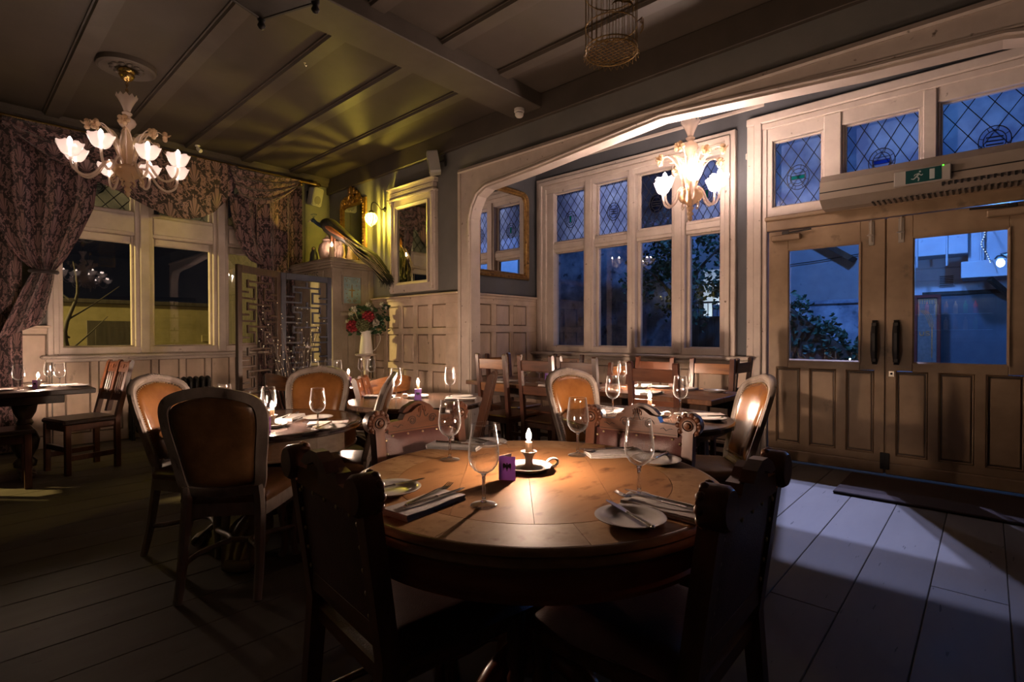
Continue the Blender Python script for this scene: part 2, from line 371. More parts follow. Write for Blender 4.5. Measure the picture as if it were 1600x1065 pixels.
M['mirror'] = surf('silvered_mirror', (.78, .77, .74), rough=.015, metal=1)
M['mirrord'] = surf('aged_mirror', (.62, .62, .56), (.72, .72, .68), rough=.03, metal=1, scale=5)
def glassware(name, k, edge, rough=.045):
    """thin clear glass whose steep edges gather a little scattered light"""
    m, nt, out = newmat(name); L = nt.links.new
    t = N(nt, 'ShaderNodeBsdfTransparent'); t.inputs[0].default_value = (.985, .985, .985, 1); g = N(nt, 'ShaderNodeBsdfGlossy'); g.inputs['Roughness'].default_value = rough
    fr = ior_node(nt, 1.5); ma = N(nt, 'ShaderNodeMath', operation='MULTIPLY', use_clamp=True); ma.inputs[1].default_value = k; L(fr.outputs[0], ma.inputs[0])
    mx = N(nt, 'ShaderNodeMixShader'); L(ma.outputs[0], mx.inputs[0]); L(t.outputs[0], mx.inputs[1]); L(g.outputs[0], mx.inputs[2])
    lw = N(nt, 'ShaderNodeLayerWeight'); lw.inputs[0].default_value = .5; pw = N(nt, 'ShaderNodeMath', operation='POWER'); pw.inputs[1].default_value = 5; L(lw.outputs['Facing'], pw.inputs[0])
    m3 = N(nt, 'ShaderNodeMath', operation='MULTIPLY'); m3.inputs[1].default_value = edge; L(pw.outputs[0], m3.inputs[0])
    df = N(nt, 'ShaderNodeBsdfDiffuse'); tl = N(nt, 'ShaderNodeBsdfTranslucent'); df.inputs[0].default_value = tl.inputs[0].default_value = (.9, .9, .9, 1); ms = N(nt, 'ShaderNodeMixShader'); L(df.outputs[0], ms.inputs[1]); L(tl.outputs[0], ms.inputs[2])
    m2 = N(nt, 'ShaderNodeMixShader'); L(m3.outputs[0], m2.inputs[0]); L(mx.outputs[0], m2.inputs[1]); L(ms.outputs[0], m2.inputs[2]); L(m2.outputs[0], out.inputs[0]); return m
M['wine'] = glassware('wine_glass_wall', 2.0, .75); M['foot'] = glassware('wine_glass_foot', 1.2, .8, .08); M['stem'] = glass('wine_glass_stem', (1, 1, 1), 1.48, .02)
M['pane'] = thin_glass('window_pane', tint=(.90, .93, .95), k=2.2, ior=1.5)
M['obsB'] = obscure_glass('mottled_blue_glass', (.80, .86, 1.0), (.38, .42, .62), .28)
M['obsN'] = obscure_glass('mottled_dark_glass', (.34, .35, .46), (.14, .15, .21), .80)
M['green'] = obscure_glass('green_glass', (.02, .75, .32), (.01, .5, .2), .6)
M['blue'] = obscure_glass('blue_glass', (.05, .22, 1.0), (.03, .14, .7), .6)
M['clearr'] = obscure_glass('pale_roundel_glass', (.92, .95, 1.0), (.6, .66, .8), .55)
M['mur'] = murano('clear_murano_glass', (1.0, .90, .82), (.70, .56, .48), .45)
M['murg'] = murano('amber_murano_glass', (1.0, .86, .68), (.56, .42, .29), .45)
M['cup'] = murano('frosted_cup_glass', (.50, .45, .43), (.66, .58, .54), .10)
M['bulb'] = emit('lamp_bulb', C_BULB, E_BULB)
M['flame'] = emit('candle_flame', C_FLAME, E_FLAME)
M['flamep'] = emit('candle_flame_pillar', C_FLAME, E_FLAME * .18)
M['flameb'] = emit('candle_flame_back', C_FLAME, E_FLAME_BACK)
M['fairy'] = emit('fairy_bulb', (1.0, .74, .42), 1.1)
M['floodw'] = emit('flood_lens', (.80, .90, 1.0), 9.0)
M['led'] = emit('green_led', (.05, 1.0, .02), 6.0)
M['redwine'] = surf('red_wine', (.10, .008, .010), rough=.08)
M['leaf'] = surf('dark_leaf', (.016, .045, .018), (.035, .085, .032), .45, scale=9)
M['ivy'] = surf('ivy_leaf', (.012, .05, .034), (.03, .10, .06), .5, scale=6)
M['petalr'] = surf('red_petal', (.16, .006, .010), (.34, .018, .028), .55, scale=14)
M['petalw'] = surf('white_petal', (.40, .37, .30), rough=.6)
M['petalg'] = surf('green_hydrangea', (.09, .10, .035), (.17, .17, .07), .6, scale=20)
M['bluepaint'] = surf('blue_grey_screen', (.018, .019, .026), (.036, .036, .046), .5, scale=10, dark=(.22, .19, .17), dscale=8, dlo=.70, dhi=.75)
M['brownpaint'] = surf('brown_screen', (.024, .012, .007), (.052, .028, .016), .5, scale=10, stretch=(2, 2, .5))
# ================================================================ ROOM SHELL
XB, XD, YA, ZC, YN = 4.02, 5.40, 7.45, 3.54, 4.50
XW, YS = -3.0, -4.2
rnd = random.Random(4)
# floor: boards running along X
fl = struct('floor', MB().box(XW, XD + .2, YS, YA + .1, -.12, -.022), M['gap'])
y = YS; row = 0
while y < YA:
    y1 = min(y + .275, YA)
    xs = XW; cuts = sorted([XW + .2 + rnd.uniform(1.2, 2.6), XW + 4.0 + rnd.uniform(.3, 2.4)]) + [XD]
    for xe in cuts:
        MB().box(xs + .0009, xe - .0009, y + .0013, y1 - .0013, -.022, rnd.uniform(-.0012, 0), .003).build('plank', M['floor'], fl); xs = xe
    y = y1; row += 1
# ceiling
ce = struct('ceiling', MB().box(XW - .1, XB + .02, YS - .1, YA + .1, ZC + .02, ZC + .14), M['ceil'])
for k in range(-5, 5):
    x = .735 + .655 * k
    for (ya, yb) in ((YS, 3.24), (3.62, YA - .06)):
        if x > 3.6: continue
        MB().prism([(x, ZC + .03), (x, ZC + .005), (x + .012, ZC + .005), (x + .02, ZC - .018), (x + .135, ZC - .018), (x + .143, ZC + .005), (x + .155, ZC + .005), (x + .155, ZC + .03)], ya, yb, 'y').build('batten', M['batten'], ce)
MB().box(XW, XB - .04, 3.24, 3.62, 3.42, ZC + .03, .008).build('cross_beam', M['batten'], ce)
# wall plate along wall B and the arch, cornice on wall A
MB().box(XB - .05, XB + .1, YS, YA, 3.335, ZC + .02, .006).build('wall_plate', M['batten'], ce)
MB().prism([(YA - .09, ZC + .02), (YA - .09, ZC - .02), (YA - .06, ZC - .05), (YA - .06, 3.44), (YA, 3.44), (YA, ZC + .02)], XW, XB - .05, 'x').build('cornice', M['batten'], ce)
# ---------------------------------------------------------------- wall north (wall A) with a window opening
wn_ = struct('wall_north', MB().box(XW, -1.56, YA, YA + .18, 0, ZC).box(-1.05, .80, YA, YA + .18, 0, ZC).box(3.32, XB + .1, YA, YA + .18, 0, ZC)
             .box(.80, 3.32, YA, YA + .18, 0, .99).box(.80, 3.32, YA, YA + .18, 3.36, ZC).box(-1.56, -1.05, YA, YA + .18, 0, .9).box(-1.56, -1.05, YA, YA + .18, 1.75, ZC), M['plaster'])
def panelling(parent, axis, pos, face, cols, rows, a0, a1, z0, z1, mp='panel', t=.03, cap=True):
    """dado of sunk panels: frame pieces + one panel object for each sunk field. face=-1: faces the negative side"""
    def bx(mb, a, b, c, d, n0, n1, bev=0):
        lo, hi = sorted((pos + face * n0, pos + face * n1))
        if axis == 'x': mb.box(lo, hi, a, b, c, d, bev)
        else: mb.box(a, b, lo, hi, c, d, bev)
    zs = [z0] + [v for r in rows for v in r] + [z1]
    mb = MB()
    for i in range(0, len(zs), 2):
        if zs[i + 1] - zs[i] > .005: bx(mb, a0, a1, zs[i], zs[i + 1], 0, t, .004)
    mb.build('rail', M['panelframe'], parent)
    cs = [a0] + [v for c in cols for v in c] + [a1]
    for i in range(0, len(cs), 2):
        if cs[i + 1] - cs[i] < .005: continue
        mb = MB()
        for (r0, r1) in rows: bx(mb, cs[i], cs[i + 1], r0, r1, 0, t - .002, .004)
        mb.build('stile', M['panelframe'], parent)
    for (c0, c1) in cols:
        for (r0, r1) in rows:
            mb = MB(); bx(mb, c0, c1, r0, r1, 0, .009)
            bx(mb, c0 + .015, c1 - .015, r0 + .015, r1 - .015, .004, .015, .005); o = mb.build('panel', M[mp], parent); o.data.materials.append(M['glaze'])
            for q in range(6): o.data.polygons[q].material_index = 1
    if cap:
        mb = MB(); bx(mb, a0, a1, z1 - .012, z1 + .012, 0, t + .035, .006); bx(mb, a0, a1, z1 - .05, z1 - .012, 0, t + .012, .006); mb.build('dado_cap', M['panelframe'], parent)
panelling(wn_, 'y', YA, -1, [(.30 + .0, .50), (.55, .76)], [(.12, .62), (.70, 1.22)], -.7, .79, .0, 1.30)
cols = []; x = .86
while x < 3.2: cols.append((x + .04, x + .265)); x += .29
panelling(wn_, 'y', YA, -1, cols, [(.12, .925)], .80, 3.32, 0, .985, cap=False)
MB().box(3.34, 3.40, YA - .02, YA, 0, 3.4, .005).box(3.62, 3.65, YA - .015, YA, 0, 3.4, .005).build('wall_strip', M['plaster'], wn_)
# ---------------------------------------------------------------- wall B (short east wall with the white mirror)
wb = struct('wall_east_panelled', MB().box(XB, XB + .2, YN - .03, YA, 0, 3.4), M['plaster'])
panelling(wb, 'x', XB, -1, [(4.707, 4.967), (5.041, 5.256), (5.335, 5.563), (5.647, 5.906), (5.985, 6.2)], [(.10, .77), (.85, 1.215), (1.29, 1.575)], 4.47, 6.24, 0, 1.69)
# ---------------------------------------------------------------- arch wall: header over the alcove opening
arch = [(-.36, 2.50), (-.33, 2.66), (-.22, 2.80), (-.05, 2.84)]
left = [(4.27, 2.50), (4.235, 2.62), (4.16, 2.735), (4.03, 2.80)]
curve = left + [(3.39, 2.845), (2.7, 2.91), (2.0, 2.975), (1.4, 2.93), (.6, 2.868)] + arch[::-1]
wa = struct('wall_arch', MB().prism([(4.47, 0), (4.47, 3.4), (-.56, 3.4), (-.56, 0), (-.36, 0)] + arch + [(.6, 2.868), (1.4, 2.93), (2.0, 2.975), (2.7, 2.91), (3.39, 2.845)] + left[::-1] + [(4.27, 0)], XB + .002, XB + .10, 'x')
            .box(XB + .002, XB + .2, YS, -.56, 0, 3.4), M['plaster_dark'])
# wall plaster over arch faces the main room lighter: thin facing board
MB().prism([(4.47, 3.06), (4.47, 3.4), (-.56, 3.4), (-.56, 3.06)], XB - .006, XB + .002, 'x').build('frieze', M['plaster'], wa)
tr = struct('trim_1', MB().prism([(4.47, 0), (4.47, 3.05), (-.56, 3.05), (-.56, 0), (-.362, 0)] + [(a - .002 if a < 0 else a, b) for a, b in arch] + [(.6, 2.868), (1.4, 2.93), (2.0, 2.975), (2.7, 2.91), (3.39, 2.845)] + left[::-1] + [(4.27, 0)], XB - .03, XB + .0, 'x'), M['trim'])
inner = [(a + (.004 if a < 0 else -.004 if a > 4 else 0), b - .004) for a, b in curve]
MB().prism([(4.266, 0)] + inner + [(-.356, 0), (-.37, 0)] + [(a - (.012 if a < 0 else -.012 if a > 4 else 0), b + .012) for a, b in inner[::-1]] + [(4.283, 0)], XB - .028, XB + .108, 'x').build('soffit_lining', M['trim'], tr)
bead = [(0, -.010), (.022, -.010), (.028, 0.004), (.022, .016), (0, .02)]
MB().sweep([(XB - .03, 4.46, 3.045), (XB - .03, -.56, 3.045)], [(-.03, -.02), (.012, -.02), (.018, .018), (.004, .03), (-.03, .016)], (-1, 0, 0)).build('top_moulding', M['trim'], tr)
MB().sweep([(XB - .03, 4.27, 0)] + [(XB - .03, a, b) for a, b in curve] + [(XB - .03, -.36, 0)], [(-.045, -.005), (-.014, -.005), (-.014, .012), (-.022, .02), (-.040, .014)], (-1, 0, 0)).build('arch_moulding', M['trim'], tr)
MB().sweep([(XB - .03, 4.1, 2.86), (XB - .03, 3.39, 2.905), (XB - .03, 2.0, 3.005), (XB - .03, .6, 2.92), (XB - .03, -.2, 2.88)], [(-.006, -.004), (.006, -.004), (.006, .008), (-.006, .008)], (-1, 0, 0)).build('arch_bead', M['trim'], tr)
MB().box(XB - .05, XB - .03, 4.43, 4.472, 0, 3.04, .005).box(XB - .045, XB - .03, 4.30, 4.32, 0, 2.55, .004).build('jamb_moulding', M['trim'], tr)
# ---------------------------------------------------------------- alcove
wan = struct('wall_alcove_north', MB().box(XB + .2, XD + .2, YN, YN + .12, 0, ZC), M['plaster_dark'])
panelling(wan, 'y', YN, -1, [(4.29, 4.527), (4.605, 4.861), (4.921, 5.183)], [(.10, .72), (.80, 1.24), (1.32, 1.58)], 4.22, XD, 0, 1.69)
struct('wall_alcove_south', MB().box(XB + .2, XD + .2, -1.4, -1.28, 0, ZC), M['plaster_dark'])
struct('ceiling_alcove', MB().box(XB + .02, XD + .2, -1.4, YN + .1, ZC, ZC + .12), M['plaster_dark'])
# ---------------------------------------------------------------- wall D (east) with window and doors
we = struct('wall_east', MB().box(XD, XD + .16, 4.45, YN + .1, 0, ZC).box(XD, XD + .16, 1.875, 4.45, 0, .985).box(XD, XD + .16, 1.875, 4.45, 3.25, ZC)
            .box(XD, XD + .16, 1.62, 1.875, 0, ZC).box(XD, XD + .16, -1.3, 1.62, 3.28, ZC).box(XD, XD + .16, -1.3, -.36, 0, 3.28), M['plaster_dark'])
cols = [(1.93 + .425 * k, 1.93 + .425 * k + .34) for k in range(6)]
panelling(we, 'x', XD, -1, cols, [(.12, .84)], 1.70, YN, 0, .93, cap=False)
MB().box(XD - .02, XD, 1.70, 1.79, 2.93, 2.99, .006).box(XD - .012, XD, 1.62, 4.5, 3.41, 3.45, .005).build('picture_rail', M['trim'], we)
struct('wall_west', MB().box(XW - .15, XW, YS, YA, 0, ZC), M['plaster_dark'])
struct('wall_south', MB().box(XW, XD, YS - .15, YS, 0, ZC), M['plaster_dark'])
struct('baseboard_west', MB().box(XW, XW + .03, YS, YA, 0, .18, .005), M['panelframe'])
# ---------------------------------------------------------------- leaded lights
def clip(poly, a0, a1, z0, z1):
    for ax, lim, sg in ((0, a0, 1), (0, a1, -1), (1, z0, 1), (1, z1, -1)):
        out = []
        for i in range(len(poly)):
            p, q = poly[i - 1], poly[i]; dp, dq = (p[ax] - lim) * sg, (q[ax] - lim) * sg
            if (dp >= 0) != (dq >= 0):
                t = dp / (dp - dq); out.append((p[0] + (q[0] - p[0]) * t, p[1] + (q[1] - p[1]) * t))
            if dq >= 0: out.append(q)
        poly = out
        if len(poly) < 3: return []
    return poly
def leaded(parent, axis, pos, a0, a1, z0, z1, nx, nz, m, out=1, roundel=None):
    """diamond panes, each an object, between lead cames; out = direction pointing outdoors"""
    w = (a1 - a0) / nx; h = (z1 - z0) / nz
    T = (lambda a, n, z: (pos + out * n, a, z)) if axis == 'x' else (lambda a, n, z: (a, pos + out * n, z))
    ca = MB()
    for i in range(-1, 2 * nx + 2):
        for j in range(-1, 2 * nz + 2):
            if (i + j) % 2: continue
            cx, cz = a0 + i * w / 2, z0 + j * h / 2 + h * .23
            g = .0035
            p = clip([(cx - w / 2 + g, cz), (cx, cz - h / 2 + g * 1.4), (cx + w / 2 - g, cz), (cx, cz + h / 2 - g * 1.4)], a0, a1, z0, z1)
            if len(p) < 3: continue
            ar = sum(p[k - 1][0] * p[k][1] - p[k][0] * p[k - 1][1] for k in range(len(p))) / 2
            if abs(ar) < w * h * .02: continue
            mb = MB(); tl = rnd.uniform(-.0012, .0012)
            mb.add([T(a, tl * (a - cx) * 18, z) for a, z in p], [tuple(range(len(p)))]); mb.build('pane', M[m], parent)
    def came(p, q):
        c = clip([p, q, (q[0] + 1e-5, q[1]), (p[0] + 1e-5, p[1])], a0, a1, z0, z1)
        if len(c) >= 2:
            c = sorted(c); ca.tube([T(c[0][0], 0, c[0][1]), T(c[-1][0], 0, c[-1][1])], .0042, 4)
    for k in range(-nz - nx - 3, nx + nz + 4):
        zc = z0 + h * .23 + h / 2
        came((a0 - w, zc + k * h - h), (a1 + w, zc + k * h - h + (a1 - a0 + 2 * w) * h / w)); came((a0 - w, zc + k * h + h), (a1 + w, zc + k * h + h - (a1 - a0 + 2 * w) * h / w))
    if roundel:
        ra, rz, rr, mc, vert = roundel
        def ring(r): return [T(ra + r * .82 * cos(t * pi / 12), -.007, rz + r * sin(t * pi / 12)) for t in range(24)]
        ca.tube(ring(rr), .0042, 4, closed=True); ca.tube(ring(rr * .70), .004, 4, closed=True)
        for t in range(8):
            a = t * pi / 4 + .3; ca.tube([T(ra + rr * .7 * .82 * cos(a), -.007, rz + rr * .7 * sin(a)), T(ra + rr * .82 * cos(a), -.007, rz + rr * sin(a))], .003, 4)
        k = rr * .7
        if mc:
            q = [(-.20, -.50), (.20, -.50), (.20, .62), (-.20, .62)] if vert else [(-.72, -.22), (.72, -.22), (.72, .20), (-.72, .20)]
            mb = MB(); mb.add([T(ra + x * k, -.009, rz + z * k) for x, z in q], [(0, 1, 2, 3)]); mb.build('coloured_pane', M[mc], parent)
            sh = [(-.5, .62), (.5, .62), (.5, -.2), (.3, -.55), (0, -.72), (-.3, -.55), (-.5, -.2)] if vert else [(-.72, .5), (.72, .5), (.72, -.3), (.5, -.6), (0, -.75), (-.5, -.6), (-.72, -.3)]
            ca.tube([T(ra + x * k, -.008, rz + z * k) for x, z in sh], .0036, 4, closed=True)
            for i in range(4): ca.tube([T(ra + q[i - 1][0] * k, -.010, rz + q[i - 1][1] * k), T(ra + q[i][0] * k, -.010, rz + q[i][1] * k)], .003, 4)
        else:
            for zz in (.34, -.02, -.36): ca.tube([T(ra - .62 * k, -.008, rz + zz * k), T(ra + .62 * k, -.008, rz + (zz + .06) * k)], .006, 4)
        mb = MB(); mb.add([T(ra + rr * .82 * cos(t * pi / 12), -.004, rz + rr * sin(t * pi / 12)) for t in range(24)], [tuple(range(24))]); mb.build('roundel_pane', M['clearr' if m != 'obsN' else 'obsN'], parent)
    ca.build('lead_came', M['lead'], parent)
def frame_rect(mb, axis, pos, a0, a1, z0, z1, sec, inward):
    P = [(a0, z0), (a1, z0), (a1, z1), (a0, z1)]
    pts = [(pos, a, z) for a, z in P] if axis == 'x' else [(a, pos, z) for a, z in P]
    mb.sweep(pts, sec, inward, closed=True)
# ---- window of four lights in wall D
w1 = struct('window_1')
mb = MB(); zt0, zt1 = 2.275, 2.41
# outer architrave
for (lo, hi, n) in ((0, .05, .05), (.05, .10, .075), (.10, .155, .045)):
    for k, (a, b, c, d) in enumerate(((4.45 - hi, 4.45 - lo, .985, 3.25 - lo), (1.875 + lo, 1.875 + hi, .985, 3.25 - lo), (1.875 + lo, 4.45 - lo, 3.25 - hi, 3.25 - lo))):
        mb.box(XD - n, XD + .02, a, b, c, d, .006)
mb.build('architrave', M['trim'], w1)
lights = [(4.19, 3.745), (3.53, 3.14), (2.965, 2.59), (2.375, 2.03)]
for a, b in ((3.745, 3.53), (3.14, 2.965), (2.59, 2.375)):
    mb = MB(); mb.box(XD - .03, XD + .10, b + .035, a - .035, 1.0, 3.12, .006); mb.box(XD - .045, XD - .03, b + .065, a - .065, 1.0, 3.12, .004); mb.build('mullion', M['trim'], w1)
mb = MB(); mb.box(XD - .02, XD + .1, 4.19, 4.30, 1.0, 3.12, .006).box(XD - .02, XD + .1, 2.02, 2.03, 1.0, 3.12); mb.box(XD - .03, XD + .1, 2.02, 4.3, 3.04, 3.12, .006); mb.box(XD - .03, XD + .1, 2.02, 4.3, .985, 1.06, .006); mb.build('window_frame', M['trim'], w1)
for i, (a, b) in enumerate(lights):
    lt = struct('light'); lt.parent = w1; del lt['kind']
    mb = MB()
    mb.box(XD + .0, XD + .085, b - .034, a + .034, zt0, zt1, .006); mb.box(XD - .016, XD, b - .03, a + .03, zt0 + .035, zt1 - .03, .006)
    for (z0, z1) in ((1.06, zt0), (zt1, 3.04)):
        for (p, q) in ((b - .034, b), (a, a + .034)): mb.box(XD + .035, XD + .09, p, q, z0, z1, .005)
        mb.box(XD + .035, XD + .09, b, a, z0, z0 + .012, .003); mb.box(XD + .035, XD + .09, b, a, z1 - .015, z1, .003)
    mb.build('sash', M['trim'], lt)
    MB().box(XD + .058, XD + .062, b - .002, a + .002, 1.07, zt0 - .012).build('glass_pane', M['pane'], lt)
    leaded(lt, 'x', XD + .06, b, a, zt1 + .012, 3.026, 4, 4, 'obsB' if i in (0, 1, 3) else 'obsN', 1, ((a + b) / 2, zt1 + .27, .105, 'green' if i in (0, 3) else None, True))
sill = struct('trim_2', MB().box(XD - .15, XD + .02, 1.70, 4.53, .945, .985, .012).box(XD - .05, XD, 1.70, 4.53, .90, .945, .01), M['trim'])
# ---- north window (wall A): three lights
w2 = struct('window_2')
mb = MB()
for (lo, hi, n) in ((0, .05, .06), (.05, .10, .04)):
    mb.box(.76 + lo, .76 + hi, YA - n, YA + .02, .985, 3.38, .006); mb.box(3.36 - hi, 3.36 - lo, YA - n, YA + .02, .985, 3.38, .006)
mb.build('architrave', M['trim'], w2)
lightsA = [(.894, 1.526), (1.756, 2.37), (2.60, 3.22)]
mb = MB(); mb.box(.80, .894, YA - .02, YA + .16, .985, 3.36, .006).box(3.22, 3.32, YA - .02, YA + .16, .985, 3.36, .006).box(.80, 3.32, YA - .02, YA + .16, .985, 1.075, .006).box(.80, 3.32, YA - .02, YA + .16, 3.30, 3.36, .006); mb.build('window_frame', M['trim'], w2)
for a, b in ((1.526, 1.756), (2.37, 2.60)):
    MB().box((a + b) / 2 - .045, (a + b) / 2 + .045, YA - .045, YA + .16, 1.0, 3.34, .006).box(a + .025, b - .025, YA + .0, YA + .16, 1.0, 3.34, .006).build('mullion', M['trim'], w2)
for i, (a, b) in enumerate(lightsA):
    lt = struct('light'); lt.parent = w2; del lt['kind']
    mb = MB(); mb.box(a - .03, b + .03, YA + .015, YA + .14, 2.385, 2.665, .008); mb.box(a - .02, b + .02, YA - .01, YA + .03, 2.42, 2.62, .006)
    for (z0, z1) in ((1.075, 2.385), (2.665, 3.30)):
        for (p, q) in ((a - .03, a), (b, b + .03)): mb.box(p, q, YA + .06, YA + .13, z0, z1, .005)
        mb.box(a, b, YA + .06, YA + .13, z1 - .09, z1, .012); mb.box(a, b, YA + .06, YA + .13, z0, z0 + .015, .003)
    mb.build('sash', M['trim'], lt)
    MB().box(a - .002, b + .002, YA + .098, YA + .102, 1.085, 2.30).build('glass_pane', M['pane'], lt)
    leaded(lt, 'y', YA + .10, a, b, 2.68, 3.22, 4, 3, 'obsN', 1, ((a + b) / 2, 2.93, .10, None, True))
struct('trim_3', MB().box(.70, 3.36, YA - .15, YA + .02, .955, .99, .012).box(.74, 3.36, YA - .05, YA, .915, .955, .01), M['trim'])
# ---- entrance: posts, transom lights, doors
t4 = struct('trim_4')
mb = MB()
for (a, b, n) in ((1.585, 1.63, .035), (1.63, 1.70, .06), (1.70, 1.77, .04)): mb.box(XD - n, XD + .14, a, b, 0, 3.30, .007)
mb.build('door_post', M['trim'], t4)
MB().box(XD - .06, XD + .14, -.40, 1.77, 3.23, 3.31, .01).box(XD - .04, XD + .14, -.40, 1.70, 3.17, 3.23, .008).build('head_moulding', M['trim'], t4)
MB().box(XD - .03, XD + .14, -.40, 1.60, 2.19, 2.30, .008).box(XD - .06, XD, -.40, 1.60, 2.285, 2.325, .008).build('door_head', M['door'], t4)
tl = [(1.54, 1.13, 2.42), (.952, .425, 2.36), (.296, -.34, 2.36)]
mb = MB()
mb.box(XD - .02, XD + .12, 1.54, 1.60, 2.30, 3.18, .006).box(XD - .02, XD + .12, -.40, 1.60, 3.05, 3.18, .006).box(XD - .02, XD + .12, .95, 1.60, 2.30, 2.42, .006).box(XD - .02, XD + .12, -.4, .95, 2.30, 2.36, .006)
mb.build('transom_frame', M['trim'], t4)
for a, b in ((1.13, .952), (.425, .296)): MB().box(XD - .035, XD + .12, b + .02, a - .02, 2.31, 3.17, .008).box(XD + .0, XD + .12, b, a, 2.31, 3.17, .006).build('transom_mullion', M['trim'], t4)
for i, (a, b, z) in enumerate(tl):
    lt = struct('window_%d' % (3 + i))
    mb = MB()
    for (p, q) in ((b, b + .012), (a - .012, a)): mb.box(XD + .02, XD + .08, p, q, z, 3.05, .003)
    mb.box(XD + .02, XD + .08, b, a, z, z + .012, .003).box(XD + .02, XD + .08, b, a, 3.038, 3.05, .003); mb.build('sash', M['trim'], lt)
    leaded(lt, 'x', XD + .055, b + .01, a - .01, z + .012, 3.04, 3 if i == 0 else 4, 3, 'obsB', 1, ((a + b) / 2, 2.68, .115, ('green', 'blue', None)[i], False))
M['doorglaze'] = surf('dark_glaze_in_door_recess', (.06, .04, .026), (.10, .07, .045), .5, scale=12)  # door recess faces coloured dark, glaze and painted shadow line together
def door_leaf(n, a0, a1, g0, g1, panels, hinge):
    d = struct('door_%d' % n)
    X0, X1 = XD - .005, XD + .045
    mb = MB()
    mb.box(X0, X1, a0, g0 - .012, .895, 2.185, .004); mb.box(X0, X1, g1 + .012, a1, .895, 2.185, .004)
    mb.box(X0, X1, g0 - .012, g1 + .012, 2.0, 2.185, .004); mb.box(X0, X1, g0 - .012, g1 + .012, .89, .96, .004)
    mb.box(X0 - .012, X1, a0, a1, .02, .115, .006)
    ps = sorted(panels); edges = [a0] + [v for p in ps for v in p] + [a1]
    mb.box(X0, X1, a0, a1, .115, .18, .004)
    for k in range(0, len(edges), 2):
        if edges[k + 1] > edges[k] + .004: mb.box(X0, X1, edges[k], edges[k + 1], .17, .9, .003)
    mb.build('door_frame', M['door'], d)
    for p0, p1 in ps:
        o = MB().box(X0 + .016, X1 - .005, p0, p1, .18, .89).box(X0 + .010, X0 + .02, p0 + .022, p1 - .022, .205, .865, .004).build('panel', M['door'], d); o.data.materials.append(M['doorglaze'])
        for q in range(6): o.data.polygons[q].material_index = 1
        fm = MB(); frame_rect(fm, 'x', X0 + .012, p0 + .006, p1 - .006, .186, .884, [(-.007, -.004), (.007, -.004), (.0, .012)], (-1, 0, 0)); fm.build('panel_moulding', M['door'], d)
    fm = MB(); frame_rect(fm, 'x', X0, g0 - .006, g1 + .006, .968, 1.992, [(-.012, -.01), (.006, -.01), (.006, .0), (-.006, .012), (-.012, .012)], (-1, 0, 0)); fm.build('glazing_bead', M['door'], d)
    MB().box(XD + .022, XD + .027, g0 - .004, g1 + .004, .965, 1.995).build('glass_pane', M['pane'], d)
    return d
dl = door_leaf(1, .653, 1.575, .842, 1.391, [(.726, .932), (1.011, 1.22), (1.299, 1.504)], 1)
dr = door_leaf(2, -.30, .641, -.097, .454, [(.364, .574), (.08, .296), (-.20, .014)], -1)
for d, y, s in ((dl, .722, 1), (dr, .572, -1)):
    pb = MB(); pb.tube([(XD - .045, y, 1.00), (XD - .055, y, 1.06), (XD - .055, y, 1.21), (XD - .045, y, 1.27)], [.022, .026, .026, .022], 8)
    for z in (.985, 1.285): pb.box(XD - .05, XD - .004, y - .02, y + .02, z - .022, z + .022, .008)
    for z in (.955, 1.315): pb.tube([(XD - .012, y - .018, z), (XD - .012, y + .018, z)], .009, 6)
    pb.build('pull_handle', M['iron'], d)
    bo = MB(); bo.box(XD - .012, XD - .004, y + s * .028 - .020, y + s * .028 + .020, 1.965, 2.17, .003)
    bo.tube([(XD - .02, y + s * .028, 1.99), (XD - .02, y + s * .028, 2.18)], .006, 6); bo.box(XD - .028, XD - .01, y + s * .028 - .022, y + s * .028 + .022, 2.045, 2.06, .003); bo.tube([(XD - .03, y + s * .028 + .03, 2.05), (XD - .03, y + s * .028 - .01, 2.05)], .005, 6)
    bo.build('slide_bolt', M['chrome'], d)
    b2 = MB(); b2.box(XD - .022, XD - .012, y - s * .06 - .018, y - s * .06 + .018, .06, .20, .004); b2.build('floor_bolt', M['iron'], d)
MB().box(XD + .012, XD + .05, .625, .665, .02, 2.18, .003).build('meeting_strip', M['door'], dr)
MB().box(XD - .012, XD - .004, .585, .625, .845, .895, .003).build('lock_plate', M['chrome'], dr)
MB().ball((XD - .016, .605, .872), .009).build('keyhole_knob', M['iron'], dr)
for d, a, b in ((dl, 1.29, 1.54), (dr, .02, -.26)):
    lo, hi = min(a, b), max(a, b)
    MB().box(XD - .065, XD - .006, lo, hi, 2.085, 2.14, .008).build('door_closer', M['door'], d)
    MB().tube([(XD - .05, (lo + hi) / 2, 2.15), (XD - .045, lerp(hi, lo, 1.35) if d == dl else lerp(hi, lo, -.35), 2.165)], .008, 6).box(XD - .06, XD - .03, (lo + hi) / 2 - .03, (lo + hi) / 2 + .03, 2.14, 2.17, .005).build('closer_arm', M['iron'], d)
